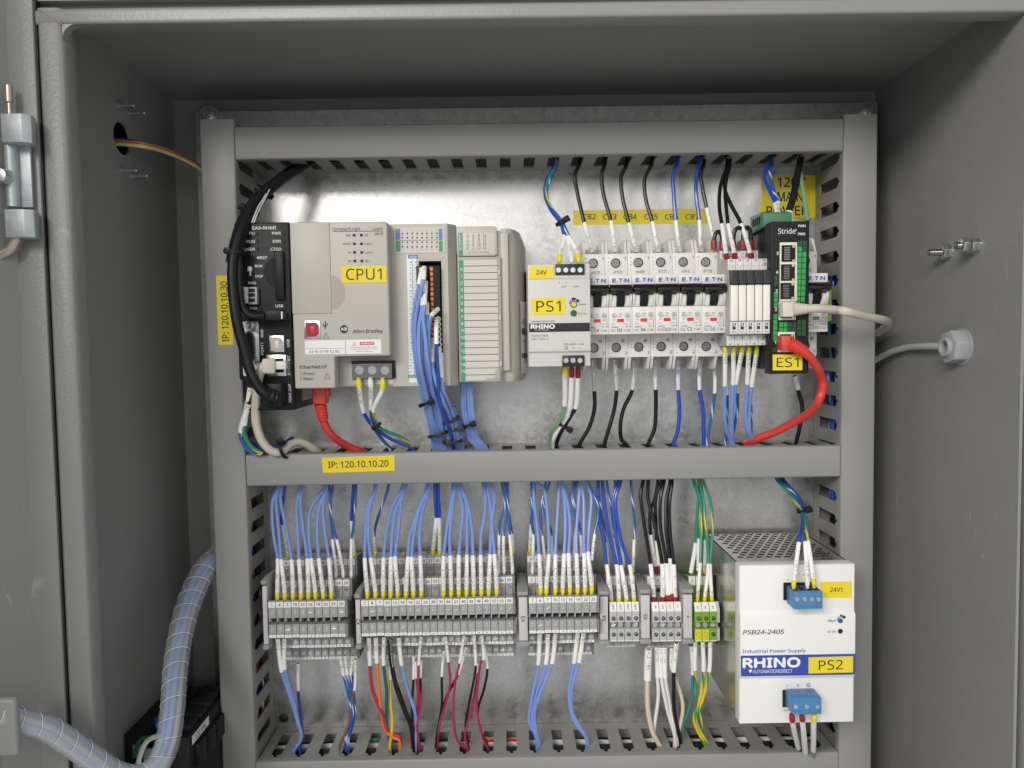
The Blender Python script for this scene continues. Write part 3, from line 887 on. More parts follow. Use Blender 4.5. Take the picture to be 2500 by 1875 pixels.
# sub-D connector
a = rc('A1', 175, 880, 312, 1320, YH)
dp = part('serial_port', MB().prism(rrect(a[0], a[1], a[2], a[3], 1.5), 'y', YH - 1.0, YH + 0.2), 'steel_plated', hm)
a = rc('A1', 195, 955, 296, 1232, YH)
part('port_shell', MB().prism(rrect(a[0], a[1], a[2], a[3], 5), 'y', YH - 6.0, YH - 1), 'steel_plated', dp, smooth=True)
part('port_core', MB().prism(rrect(a[0] + 1.2, a[1] - 1.2, a[2] + 1.2, a[3] - 1.2, 4), 'y', YH - 6.2, YH - 5.6), 'black_matte', dp)
m = MB()
for i in range(5):
    for xx in (215, 240):
        q = ac('A1', xx, 1000 + i * 44 + (12 if xx > 220 else 0), YH - 6.3)
        m.disc(q.x, YH - 6.3, q.z, 1.1, 10)
part('port_sockets', m, 'dark_hole', dp)
q = ac('A1', 225, 908, YH)
part('port_screw', MB().ring((q.x, YH - 3.6, q.z), (q.x, YH, q.z), 1.4, 3.4, 14), 'steel_plated', dp)
# USB-B
def usb_b(parent, k, x0, y0, x1, y1, yd, mshell, mcore, name):
    a = rc(k, x0, y0, x1, y1, yd)
    o = part(name, MB().box(a[0], a[1], yd - 0.8, yd + 0.2, a[2], a[3]), 'steel_plated', parent, bevel=0.3)
    w_, h_ = a[1] - a[0], a[3] - a[2]
    o2 = [(a[0] + w_ * .1, a[2] + h_ * .1), (a[1] - w_ * .28, a[2] + h_ * .1), (a[1] - w_ * .1, a[2] + h_ * .28), (a[1] - w_ * .1, a[3] - h_ * .28), (a[1] - w_ * .28, a[3] - h_ * .1), (a[0] + w_ * .1, a[3] - h_ * .1)]
    part('port_shell', MB().prism(o2, 'y', yd - 1.1, yd - 0.7), mshell, o)
    part('port_tongue', MB().box(a[0] + w_ * .38, a[0] + w_ * .68, yd - 1.6, yd - 1.0, a[2] + h_ * .25, a[3] - h_ * .3), mcore, o, bevel=0.2)
    return o
usb_b(hm, 'A1', 392, 992, 512, 1128, YH, 'module_beige', 'usb_white', 'usb_port')
a = rc('A1', 368, 1148, 528, 1322, YH)
ep = part('ethernet_port', MB().box(a[0], a[1], YH - 0.8, YH + 0.2, a[2], a[3]), 'steel_plated', hm, bevel=0.3)
part('port_opening', MB().box(a[0] + 2, a[1] - 2, YH - 1.0, YH - 0.7, a[2] + 3, a[3] - 3), 'dark_hole', ep)
a = rc('A1', 455, 785, 512, 872, YH)
part('usb_host_port', MB().box(a[0], a[1], YH - 0.4, YH + 0.3, a[2], a[3]), 'dark_hole', hm)
a = rc('A1', 632, 1425, 722, 1500, -60)
xs = hx1 + 0.15
part('side_sticker', MB()._add([(xs, -62, a[2] - 2), (xs, -30, a[2] - 2), (xs, -30, a[3]), (xs, -62, a[3])], [(0, 1, 2, 3)]), 'card_beige', hm)

# ================================================================== programmable controller
YC, YI = -92.0, -76.0
a = rc('A2', 48, 85, 955, 1612, YC)
k0 = ac('A2', 50, 800, YC).x
k1 = ac('A2', 938, 700, YC).x
zt_ = ac('A2', 480, 82, YC).z
zb_ = ac('A2', 260, 1615, YC).z
zn = ac('A2', 700, 1318, YC).z
xn = ac('A2', 442, 1450, YC).x
pc = thing('controller', 'beige programmable controller with a CPU1 label on its face', 'controller', ((k0 + k1) / 2, -8, zb_))
b = MB()
b.prism([(k0, zb_), (xn, zb_), (xn, zn), (k1, zn), (k1, zt_), (k0, zt_)], 'y', YC, YI + 1)
part('front_housing', b, 'module_beige', pc, bevel=1.4, seg=3)
part('rear_housing', MB().box(k0 + 1, k1 + 2.5, YI + 1, -8, zb_ + 1, zt_ - 1), 'module_beige', pc, bevel=1.0)
part('terminal_bay', MB().box(xn + 0.2, k1 + 2, YI + 0.3, -30, zb_ + 0.5, zn - 0.5), 'module_beige_dark', pc)
# battery / card door
a = rc('A2', 40, 85, 405, 925, YC)
dz0 = ac('A2', 230, 926, YC).z
dx1 = ac('A2', 404, 500, YC).x
part('card_door', MB().box(k0 + 0.2, dx1, YC - 0.9, YC + 0.4, dz0, zt_ - 0.2), 'module_beige', pc, bevel=0.35)
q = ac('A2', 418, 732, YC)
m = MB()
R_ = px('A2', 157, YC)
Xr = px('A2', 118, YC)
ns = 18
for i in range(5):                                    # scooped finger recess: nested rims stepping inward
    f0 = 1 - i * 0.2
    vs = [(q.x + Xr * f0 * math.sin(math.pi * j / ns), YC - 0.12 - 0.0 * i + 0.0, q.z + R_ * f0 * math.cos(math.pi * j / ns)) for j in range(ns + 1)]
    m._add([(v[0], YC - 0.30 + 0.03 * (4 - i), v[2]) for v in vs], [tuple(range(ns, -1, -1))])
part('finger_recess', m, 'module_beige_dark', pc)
m = MB().cyl((k0 + 4, YC + 6, zt_ - 0.5), (k0 + 20, YC + 6, zt_ - 0.5), 1.6, n=12)
part('door_hinge', m, 'module_beige_dark', pc)
ink = MB(); soft = MB()
YT = YC - 0.12
tx(ink, 'A2', 'CompactLogix', 549, 146, 26, YT, wd=254, bold=0.012)
tx(ink, 'A2', 'L24ER', 836, 146, 22, YT, wd=90, ital=0.2, bold=0.008)
tx(ink, 'A2', 'QB1B', 843, 191, 22, YT, wd=78, ital=0.2, bold=0.008)
a = rc('A2', 424, 166, 884, 171, YT); ink.box(a[0], a[1], YT, YT + .1, a[2], a[3])
for s, x, y, w_ in (('RUN', 566, 206, 40), ('FORCE', 553, 285, 66), ('I/O', 578, 364, 26), ('OK', 580, 443, 28), ('NS', 732, 205, 28), ('LINK 1', 756, 285, 70), ('LINK 2', 759, 364, 70), ('SD', 739, 443, 28)):
    tx(soft, 'A2', s, x, y, 16, YT, wd=w_, bold=0.015)
for i in range(4):
    for x in (621, 687):
        yy = 204 + i * 79.3
        a = rc('A2', x - 12 + i * 2, yy - 11, x + 12 + i * 2, yy + 11, YC)
        part('status_led', MB().box(a[0], a[1], YC - 0.3, YC + 0.2, a[2], a[3]), 'lens_gloss', pc)
q = ac('A2', 528, 1070, YC)
oc = MB()
oc._add([(q.x + px('A2', 40, YC) * math.cos(math.pi / 8 + i * math.pi / 4), YT, q.z + px('A2', 40, YC) * math.sin(math.pi / 8 + i * math.pi / 4)) for i in range(8)], [tuple(range(8))])
em = part('emblem', oc, 'ink', pc, recalc=False)
part('lettering', tx(MB(), 'A2', 'AB', 527, 1068, 28, YT - 0.1, wd=58, bold=0.015), 'ink_white', em)
tx(ink, 'A2', 'Allen-Bradley', 744, 1088, 30, YT, wd=275, ital=0.22, bold=0.018)
tx(ink, 'A2', 'EtherNet/IP', 245, 1418, 28, YT, wd=250, bold=0.022)
tx(ink, 'A2', '1 (Front)', 186, 1480, 26, YT, wd=132, ital=0.2, bold=0.006)
tx(ink, 'A2', '2 (Rear)', 182, 1526, 26, YT, wd=124, ital=0.2, bold=0.006)
def triangle(mb, k, x, y, w_, yd, t=4):
    o_ = [ac(k, x - w_ / 2, y + w_ * .45, yd), ac(k, x + w_ / 2, y + w_ * .45, yd), ac(k, x, y - w_ * .5, yd)]
    cen = (o_[0] + o_[1] + o_[2]) / 3
    i_ = [cen + (p_ - cen) * (1 - t * 2.6 / w_) for p_ in o_]
    mb._add(o_ + i_, [(j, (j + 1) % 3, 3 + (j + 1) % 3, 3 + j) for j in range(3)])
    a_ = rc(k, x - 1.6, y - w_ * .15, x + 1.6, y + w_ * .3, yd); mb.box(a_[0], a_[1], yd, yd + .05, a_[2], a_[3])
triangle(ink, 'A2', 361, 1132, 62, YT)
triangle(ink, 'A2', 371, 1502, 62, YT)
# USB trident
for seg_ in (((355, 1000), (355, 1072)), ((355, 1052), (337, 1036), (337, 1020)), ((355, 1044), (373, 1028), (373, 1014))):
    ink.tube([ac('A2', x, y, YT) for x, y in seg_], 0.33, 6); 
ink.UV = {}
part('lettering', ink, 'ink', pc)
part('lettering', soft, 'ink_soft', pc)
usb_b(pc, 'A2', 163, 990, 312, 1156, YC, 'ferrule_red', 'print_red', 'usb_port')
a = rc('A2', 168, 1168, 870, 1298, YC)
st = part('rating_sticker', MB().box(a[0], a[1], YC - 0.25, YC + .1, a[2], a[3]), 'label_white', pc)
m = MB(); Y3 = YC - 0.36
for (x0, y0, x1, y1) in ((541, 1168, 544, 1298), (170, 1246, 541, 1248)):
    b_ = rc('A2', x0, y0, x1, y1, Y3); m.box(b_[0], b_[1], Y3, Y3 + .05, b_[2], b_[3])
tx(m, 'A2', 'E4 90 69 BF 52 9D', 348, 1276, 22, Y3, wd=275)
part('lettering', m, 'ink_soft', st)
m = MB()
for s, y in (('Do not disconnect while circuit', 1234), ('is alive unless location is known', 1252), ('to be non hazardous', 1272)):
    tx(m, 'A2', s, 715, y, 9, Y3, wd=245 if y < 1270 else 165)
part('lettering', m, 'ink_soft', st)
m = MB(); a = rc('A2', 672, 1186, 804, 1216, Y3); m.box(a[0], a[1], Y3, Y3 + .05, a[2], a[3])
triangle(m, 'A2', 622, 1204, 42, Y3, 3)
o = part('warning_band', m, 'print_red', st)
part('lettering', tx(MB(), 'A2', 'WARNING', 738, 1201, 17, Y3 - 0.08, wd=112, bold=0.015), 'label_white', o)
ycard(pc, 'A2', 503, 486, 918, 641, YC, 'CPU1', wd=325, h=100)
# power terminals
a = rc('A2', 600, 1360, 1000, 1525, YI - 1)
tb = part('power_terminal_block', MB().box(a[0], a[1], YI - 2, YI + 6, a[2], a[3]), 'black_plastic', pc, bevel=0.4)
for x in (670, 787, 905):
    q = ac('A2', x, 1447, YI - 3)
    o = part('terminal_screw', MB(), 'steel_plated', tb) if False else None
    s_ = screw_cross(px('A2', 40, YI), 0.5 + x * 0.01, 1.2)
    s_.V = [(v[0] + q.x, v[1] + YI - 3, v[2] + q.z) for v in s_.V]
    part('terminal_screw', s_, 'steel_plated', tb, smooth=True)
a = rc('A2', 578, 1388, 968, 1523, YI - 8)
part('terminal_cover', MB().box(a[0], a[1], YI - 8.6, YI - 7.8, a[2], a[3]).box(a[0], a[1], YI - 7.8, YI - 2, a[3] - 0.8, a[3]), 'cover_clear', tb)
m = MB()
for s, x in (('24VDC', 700), ('COM', 810), ('FG', 918)):
    tx(m, 'A2', s, x, 1557, 15, YI - 0.7, wd=16 * len(s), bold=0.012)
a = rc('A2', 622, 1540, 980, 1575, YI - 0.4)
o = part('terminal_marker', MB().box(a[0], a[1], YI - 0.4, YI + 1, a[2], a[3]), 'card_beige', pc)
part('lettering', m, 'ink', o)

# ---- embedded I/O face
i0 = ac('A3', 55, 700, YI).x; i1 = ac('A3', 585, 800, YI).x; i2 = ac('A3', 655, 800, YI).x
it, ib = ac('A3', 320, 100, YI).z, ac('A3', 320, 1592, YI).z
io = MB()
cvx0, cvx1, cvz0, cvz1 = rc('A3', 322, 442, 528, 1590, YI)
io.prism([(i0, YI), (cvx0, YI), (cvx0, -8), (i0, -8)], 'z', ib, it)
io.prism([(cvx1, YI), (i1, YI), (i2, YI + 9), (i2, -8), (cvx1, -8)], 'z', ib, it)
io.box(cvx0, cvx1, YI, -8, cvz1, it)
io.box(cvx0, cvx1, -40, -8, ib, cvz1)
part('io_housing', io, 'module_beige', pc)
part('io_bay', MB().box(cvx0 + .1, cvx1 - .1, -44, -40, ib + .5, cvz1 - .1), 'dark_hole', pc)
a = rc('A3', 84, 130, 550, 370, YI)
dsp = part('status_window', MB().prism(rrect(a[0], a[1], a[2], a[3], 1.2), 'y', YI - 0.5, YI + .2), 'card_beige', pc)
YS = YI - 0.62
for (x0, x1, y0, y1, mm) in ((97, 140, 145, 247, 'print_lightblue'), (494, 528, 145, 247, 'print_lightblue'), (99, 142, 253, 356, 'print_green'), (496, 530, 253, 356, 'print_green')):
    a = rc('A3', x0, y0, x1, y1, YS)
    part('colour_tab', MB().box(a[0], a[1], YS, YS + .2, a[2], a[3]), mm, dsp)
m = MB()
a = rc('A3', 140, 249, 496, 252, YS); m.box(a[0], a[1], YS, YS + .05, a[2], a[3])
for r_, y in enumerate((188, 228, 270, 312)):
    for q_ in range(8):
        a = rc('A3', 154 + q_ * 45, y - 7, 168 + q_ * 45, y + 6, YS)
        m.box(a[0], a[1], YS, YS + .05, a[2], a[3])
for r_, y in enumerate((166, 209, 294, 334)):
    for q_ in range(8):
        tx(m, 'A3', str(q_ + 8 * (r_ % 2)), 161 + q_ * 45, y, 9, YS)
part('lettering', m, 'ink_soft', dsp)
a = rc('A3', 212, 385, 302, 1562, YI - 0.1)
io_l = part('channel_strip', MB().box(a[0], a[1], YI - 0.35, YI + .1, a[2], a[3]), 'label_white', pc)
a = rc('A3', 210, 385, 302, 420, YI - .4)
o = part('colour_tab', MB().box(a[0], a[1], YI - .5, YI, a[2], a[3]), 'print_lightblue', io_l)
part('lettering', tx(MB(), 'A3', 'DC IN', 258, 406, 17, YI - .6, wd=58, bold=.012), 'ink_white', o)
a = rc('A3', 212, 1490, 300, 1518, YI - .4)
o = part('colour_tab', MB().box(a[0], a[1], YI - .5, YI, a[2], a[3]), 'print_green', io_l)
part('lettering', tx(MB(), 'A3', 'DC OUT', 256, 1504, 14, YI - .6, wd=60, bold=.01), 'ink_white', o)
m = MB()
for i in range(20):
    y = 427 + i * 53
    a = rc('A3', 214, y + 47, 300, y + 49, YI - .4); m.box(a[0], a[1], YI - .45, YI - .3, a[2], a[3])
    tx(m, 'A3', '%02d' % (i % 18), 236, y + 26, 13, YI - .45, bold=.02)
    tx(m, 'A3', '%02d' % ((i + 8) % 18), 281, y + 26, 13, YI - .45, bold=.02)
a = rc('A3', 258, 427, 263, 1490, YI - .4); m.box(a[0], a[1], YI - .45, YI - .3, a[2], a[3])
part('lettering', m, 'print_lightblue', io_l)
# spring plugs
YP = YI - 5
a = rc('A3', 296, 484, 405, 1470, YP)
sp1 = part('spring_plug', MB().box(a[0], a[1], YP, -40, a[2], a[3]), 'black_plastic', pc, bevel=0.5)
a = rc('A3', 409, 484, 508, 1470, YP)
sp2 = part('spring_plug', MB().box(a[0], a[1], YP, -40, a[2], a[3]), 'black_plastic', pc, bevel=0.5)
for j, (sp_, xb, xh) in enumerate(((sp1, 324, 368), (sp2, 428, 470))):
    for i in range(20):
        y = 520 + i * 45.8; dx = i * 0.9
        a = rc('A3', xb - 12 + dx, y - 18, xb + 14 + dx, y + 17, YP)
        part('release_button', MB().box(a[0], a[1], YP - 1.2, YP + .5, a[2], a[3]), 'connector_orange', sp_, bevel=0.2)
        if j == 1:
            q = ac('A3', xh + dx, y, YP)
            part('wire_hole', MB().ring((q.x, YP - .5, q.z), (q.x, YP + .3, q.z), 2.2, 2.7, 14), 'black_matte', sp_)
m = MB()
# ================================================================== output module and end cap
YO = -82.0
a = rc('A3', 662, 120, 1040, 1556, YO)
o0, o1 = ac('A3', 668, 800, YO).x, ac('A3', 1078, 900, YO).x
ot, ob_ = ac('A3', 850, 122, YO).z, ac('A3', 880, 1560, YO).z
om = thing('output_module', 'beige output module with a ruled card door beside the controller', 'module', ((o0 + o1) / 2, -8, ob_))
zh = ac('A3', 860, 396, YO).z
oxh = ac('A3', 1030, 250, YO).x
part('housing', MB().box(o0, o1, YO + 4, -8, ob_ + 1, ot - 3), 'module_beige', om, bevel=1)
part('header', MB().prism(rrect(o0, oxh, zh, ot, 2.4), 'y', YO, YO + 8), 'module_beige', om, bevel=0.5)
a = rc('A3', 676, 184, 1012, 388, YO)
h_ = part('status_window', MB().box(a[0], a[1], YO - .4, YO + .2, a[2], a[3]), 'card_beige', om, bevel=.15)
a = rc('A3', 676, 184, 716, 390, YO)
g_ = part('colour_tab', MB().box(a[0], a[1], YO - .5, YO, a[2], a[3]), 'print_green', om)
part('lettering', tx(MB(), 'A3', 'DC OUTPUT', 694, 268, 18, YO - .6, wd=140, rot=90, bold=.015), 'ink_white', g_)
m = MB()
for i in range(16):
    x, y = 761 + (i // 4) * 51.5, 206 + (i % 4) * 37
    tx(m, 'A3', str(i), x, y, 22, YO - .5)
    a = rc('A3', x - 12, y + 14, x + 13, y + 17, YO - .5); m.box(a[0], a[1], YO - .5, YO - .45, a[2], a[3])
part('lettering', m, 'ink_soft', h_)
part('lettering', tx(MB(), 'A3', '24 VDC Source', 862, 362, 19, YO - .5, wd=195, bold=.008), 'ink_green', h_)
# door with the channel card
a = rc('A3', 690, 420, 1050, 1552, YO)
cdx0, cdx1 = o0 + 1.5, o1 - 3.2
part('door_frame', MB().box(o0 + .3, o1 - .6, YO + 1.2, YO + 5, ob_ + .5, zh - .4), 'module_beige_dark', om, bevel=.4)
gw = px('A3', 42, YO)
card = part('channel_card', MB().box(cdx0 + gw, cdx1, YO + .5, YO + 1.4, ob_ + 1.5, zh - 3.0), 'card_beige', om)
gt = part('colour_tab', MB().box(cdx0, cdx0 + gw, YO + .45, YO + 1.4, ob_ + 1.5, zh - 3.0), 'print_green', om)
m, m2 = MB(), MB()
for i in range(17):
    y = 486 + i * 62.7
    x0, x1 = 720 + i * 1.2, 1040 + i * 1.3
    q0, q1 = ac('A3', x0, y, YO), ac('A3', x1, y, YO)
    zl = (q0.z + q1.z) / 2
    m.box(cdx0 + gw, cdx1, YO + .35, YO + .6, zl - .22, zl + .22)
    if i < 16:
        tx(m2, 'A3', str(i), 702 + i * 1.1, 520 + i * 62.5, 26, YO + .3, bold=.01)
part('rule_lines', m, 'ink_soft', card)
part('lettering', m2, 'ink_white', gt)
part('door_latch', rbox('A3', 935, 1520, 1062, 1552, YO - 2, YO + 3).box(o1 - 6, o1 - 2, YO - 2.5, YO + 3, ob_ + 2.5, ob_ + 10), 'module_beige_dark', om, bevel=.4)
for y in (545, 960, 1385):
    part('door_hinge', rbox('A3', 1040 + (y - 545) * .02, y - 22, 1056 + (y - 545) * .02, y + 22, YO, YO + 3), 'card_beige', om)
# end cap: rounded block falling away to the right
ec = thing('terminator_module', 'beige rounded terminator module with a barcode sticker right of the output module', 'module', (o1 + 20, -8, ob_))
e0, e1 = ac('A3', 1085, 800, YO + 10).x, ac('A3', 1125, 800, YO + 6).x
YE = YO + 8
ez0, ez1 = ac('A3', 1120, 1552, YE).z, ac('A3', 1120, 142, YE).z
zc0, zc1 = ez0 + px('A3', 130, YE), ez1 - px('A3', 130, YE)
ex = ac('A3', 1300, 900, -30).x
def capx(f):                                          # outline of a cross section, f = 0 front .. 1 side
    return f
prof = []
for i in range(9):
    t = i / 8 * math.pi / 2
    prof.append((e1 + (ex - e1) * math.sin(t), YE + (-26 - YE) * (1 - math.cos(t))))
cross = [(o1 - .2, YE + 1), (e1, YE)] + prof[1:] + [(ex, -8), (o1 - .2, -8)]
mcap = MB()
def loop(z, f):
    return [(o1 - .2 + (x - (o1 - .2)) * f, y, z) for x, y in cross]
lv = [(ez0, .90), (ez0 + 4, .97), (zc0, 1.0), (zc1, 1.0), (ez1 - 6, .93), (ez1, .80)]
for (za, fa), (zb2, fb) in zip(lv[:-1], lv[1:]):
    mcap.hull(loop(za, fa), loop(zb2, fb))
part('housing', mcap, 'module_beige', ec, smooth=True, angle=28)
part('locking_lever', MB().box(o1 - .3, o1 + 5.5, YE - 4, YE + 3, ez0 + 9, ez1 - 4), 'module_beige', ec, bevel=.6)
part('lever_slot', MB().box(o1 + 5.5, o1 + 6.6, YE - .6, YE + 3, ez0 + 9, ez1 - 3), 'module_beige_dark', ec)
# sticker on the slanting side
i0_, i1_ = 3, 6
pa, pb = Vector((prof[i0_][0], prof[i0_][1], 0)), Vector((prof[i1_][0], prof[i1_][1], 0))
tdir = (pb - pa)
nrm_ = Vector((tdir.y, -tdir.x, 0)).normalized()
if nrm_.y > 0: nrm_ = -nrm_
za, zb2 = ac('A3', 1255, 1475, -60).z, ac('A3', 1250, 815, -60).z
bul = nrm_ * 1.6
vs = [pa + bul, pb + bul]
stk = part('barcode_sticker', MB()._add([(vs[0].x, vs[0].y, za), (vs[1].x, vs[1].y, za), (vs[1].x, vs[1].y, zb2), (vs[0].x, vs[0].y, zb2)], [(0, 1, 2, 3)]), 'label_white', ec)
m = MB()
def sface(fx, fz, lift=.15):
    p_ = pa + tdir * fx + bul + nrm_ * lift
    return (p_.x, p_.y, za + (zb2 - za) * fz)
for zf0, zf1 in ((.54, .63), (.21, .28)):
    x_ = .12
    while x_ < .9:
        w_ = random.uniform(.015, .05)
        m._add([sface(x_, zf0), sface(x_ + w_, zf0), sface(x_ + w_, zf1), sface(x_, zf1)], [(0, 1, 2, 3)])
        x_ += w_ + random.uniform(.015, .05)
for fz, s in ((.70, '24V DC'), (.74, '1769'), (.45, 'CAT'), (.15, 'UL')):
    m.text(s, 0, 0, 0, 2.2, fn=lambda X, Z, fz=fz: sface(.42 + X / tdir.length, fz + Z / (zb2 - za)))
part('lettering', m, 'ink_soft', stk)

# ================================================================== small power supply
YQ = -98.0
a = rc('A4', 86, 282, 750, 1375, YQ)
q0, q1, qz0, qz1 = a
ps = thing('power_supply', 'light grey slim power supply labelled PS1 left of the breakers', 'power supply', ((q0 + q1) / 2, -8, qz0))
zs1, zs2 = ac('A4', 420, 440, YQ).z, ac('A4', 420, 1217, YQ).z
pf = [(-8, qz0), (YQ + 2.5, qz0), (YQ + 2, zs2 - .6), (YQ + .9, zs2 - .3), (YQ, zs2 + .6), (YQ, zs1 - .6), (YQ + .9, zs1 + .3), (YQ + 2, zs1 + .6), (YQ + 2.5, qz1), (-8, qz1)]
part('housing', MB().prism(pf, 'x', q0, q1), 'psu_grey', ps, bevel=.9, seg=3)
def block4(parent, k, x0, y0, x1, y1, yd, xs, ys, r, name='terminal_block', m='band_black'):
    a_ = rc(k, x0, y0, x1, y1, yd)
    o_ = part(name, MB().box(a_[0], a_[1], yd - .8, yd + 6, a_[2], a_[3]), m, parent, bevel=.3)
    for x in xs:
        q_ = ac(k, x, ys, yd - .9)
        s_ = screw_cross(px(k, r, yd), random.uniform(0, 1.5), .7)
        s_.V = [(v[0] + q_.x, v[1] + yd - .9, v[2] + q_.z) for v in s_.V]
        part('screw', s_, 'steel_plated', o_, smooth=True)
    return o_
block4(ps, 'A4', 375, 282, 685, 395, YQ + 1.2, (409, 486, 562, 638), 346, 27)
block4(ps, 'A4', 450, 1256, 685, 1374, YQ + 1.2, (489, 563, 638), 1310, 27)
a = rc('A4', 95, 912, 743, 1004, YQ)
bd = part('brand_band', MB().box(a[0], a[1], YQ - .2, YQ + .1, a[2], a[3]), 'band_black', ps)
m = tx(MB(), 'A4', 'RHINO', 241, 948, 42, YQ - .32, wd=250, bold=.05)
tx(m, 'A4', 'AUTOMATIONDIRECT', 232, 986, 10, YQ - .32, wd=150)
part('lettering', m, 'ink_white', bd)
m = MB(); YT = YQ - .12
tx(m, 'A4', 'Industrial Power Supply', 240, 892, 15, YT, wd=250, bold=.012)
tx(m, 'A4', 'PSV24-100S', 206, 1047, 22, YT, wd=175, ital=.2, bold=.004)
tx(m, 'A4', 'NEC Class 2', 208, 1081, 20, YT, wd=180, ital=.2, bold=.004)
tx(m, 'A4', '24V  - - -  3.8A', 532, 521, 20, YT, wd=180, bold=.004)
for s, x in (('+', 417), ('+', 492), ('-', 570), ('-', 646)):
    tx(m, 'A4', s, x, 480, 18, YT, bold=.02)
tx(m, 'A4', '100-240V~1.2A', 567, 1136, 20, YT, wd=218, bold=.004)
for s, x in (('N', 567), ('L', 641)):
    tx(m, 'A4', s, x, 1178, 20, YT)
q_ = ac('A4', 491, 1178, YT); m.ring((q_.x, YT, q_.z), (q_.x, YT + .1, q_.z), 1.0, 1.35, 16); m.box(q_.x - .6, q_.x + .6, YT, YT + .1, q_.z - .15, q_.z + .15)
tx(m, 'A4', 'Adjust', 663, 710, 18, YT, wd=82, bold=.006); tx(m, 'A4', 'DC OK', 663, 811, 18, YT, wd=82, bold=.006)
part('lettering', m, 'ink', ps)
def arc_marks(parent, k, x, y, r0, r1, yd, ang):
    m_ = MB(); q_ = ac(k, x, y, yd)
    for a0, a1 in ang:
        n_ = 6
        o_ = [(q_.x + px(k, r1, yd) * math.cos(math.radians(a0 + (a1 - a0) * i / n_)), yd, q_.z + px(k, r1, yd) * math.sin(math.radians(a0 + (a1 - a0) * i / n_))) for i in range(n_ + 1)]
        i_ = [(q_.x + px(k, r0, yd) * math.cos(math.radians(a0 + (a1 - a0) * i / n_)), yd, q_.z + px(k, r0, yd) * math.sin(math.radians(a0 + (a1 - a0) * i / n_))) for i in range(n_ + 1)]
        m_._add(o_ + i_, [(i, n_ + 1 + i, n_ + 2 + i, i + 1) for i in range(n_)])
    part('dial_mark', m_, 'ink', parent, recalc=False)
arc_marks(ps, 'A4', 571, 713, 42, 72, YT, ((25, 60), (68, 112)))
arc_marks(ps, 'A4', 571, 713, 42, 52, YT, ((118, 170),))
q_ = ac('A4', 571, 713, YQ)
dl = part('adjust_dial', MB().cyl((q_.x, YQ + .2, q_.z), (q_.x, YQ - .25, q_.z), px('A4', 36, YQ), n=24), 'ink_soft', ps)
s_ = screw_cross(px('A4', 27, YQ), .3, .6); s_.V = [(v[0] + q_.x, v[1] + YQ - .25, v[2] + q_.z) for v in s_.V]
part('dial_slot', s_, 'pot_yellow', dl)
q_ = ac('A4', 571, 808, YQ)
part('status_led', MB().cyl((q_.x, YQ + .2, q_.z), (q_.x, YQ - .3, q_.z), px('A4', 35, YQ), n=24), 'led_green', ps)
ycard(ps, 'A4', 95, 308, 360, 435, YQ + 1.9, '24V', wd=110, h=44, bold=.012)
ycard(ps, 'A4', 122, 645, 480, 820, YQ, 'PS1', wd=260, h=112)

# ================================================================== miniature circuit breakers
YN, YK = -85.0, -64.0
BW_ = px('A5', 235, YN)
zm1, zm0 = ac('A5', 250, 462, YN).z, ac('A5', 250, 1055, YN).z      # nose
zu1, zu0 = ac('A5', 320, 240, YK).z, ac('A5', 320, 460, YK).z       # upper terminal face
zl1_, zl0_ = ac('A5', 310, 1055, YK).z, ac('A5', 310, 1290, YK).z   # lower terminal face
zf1, zf0 = ac('A5', 320, 95, YK + 4).z, ac('A5', 310, 1425, YK + 4).z
ZC = (zm1 + zm0) / 2
tzt, tzb = ac('A5', 370, 552, YN).z - ZC, ac('A5', 370, 660, YN).z - ZC
thb = ac('A5', 370, 778, YN).z - ZC
def loc(z): return z - ZC
def brk_body():
    hw = BW_ / 2 - .12
    m_ = MB()
    # nose with the toggle well cut away in the middle
    nose = [(YN, loc(zm0)), (YN, thb - .3), (YN + 1.2, thb), (YN + 1.2, tzt), (YN, tzt), (YN, loc(zm1)), (YK + .3, loc(zm1)), (YK + .3, loc(zm0))]
    m_.prism(nose, 'x', -hw, hw)
    m_.prism([(YK + .3, loc(zm0)), (YK + .3, loc(zm1)), (YK, loc(zu0)), (YK, loc(zu1)), (-12, loc(zu1)), (-12, loc(zl0_)), (YK, loc(zl0_)), (YK, loc(zl1_))], 'x', -hw, hw)
    return m_
def brk_fins(top):
  def f():
      hw = BW_ / 2 - .25
      m_ = MB()
      if top:
          zz, zt, sg = loc(zu1), loc(zf1), 1
      else:
          zz, zt, sg = loc(zl0_), loc(zf0), -1
      m_.box(-hw + 2.2, hw - 2.2, -30, -14, *sorted((zz, zt - sg * 4)))
      for sx in (-1, 1):
          x0, x1 = (-hw, -hw + 2.2) if sx < 0 else (hw - 2.2, hw)
          m_.prism([(YK + .2, zz), (YK + 5, zt - sg * 2), (YK + 8, zt), (-25, zt - sg), (-12, zz)], 'x', x0, x1)
      return m_
  return f
def brk_shoulder():
    hw = BW_ / 2 - .2
    m_ = MB()
    for sx in (-1, 1):
        x0, x1 = sorted((sx * hw, sx * (hw - 1.9)))
        m_.prism([(YN - .2, thb + .5), (YN - 3.2, thb + 6), (YN - 3.0, tzb + 1), (YN - .2, tzb + 3), (YN + 1, tzb + 3), (YN + 1, thb)], 'x', x0, x1)
        x0, x1 = sorted((sx * (hw - 1.9), sx * 3.1))
        m_.prism([(YN - .2, thb + .2), (YN - 1.6, thb + 5), (YN - 1.4, tzb), (YN + 1, tzb), (YN + 1, thb)], 'x', x0, x1)
    return m_
def brk_toggle():
    hw = BW_ / 2 - .55
    m_ = MB()
    m_.prism([(YN - .2, tzt - .2), (YN - 4.5, tzt - .4), (YN - 8.2, tzt - 3.2), (YN - 8.6, tzb + 2.8), (YN - 4.5, tzb + 1), (YN + .5, tzb + .5), (YN + 1, tzt - .2)], 'x', -hw, hw)
    return m_
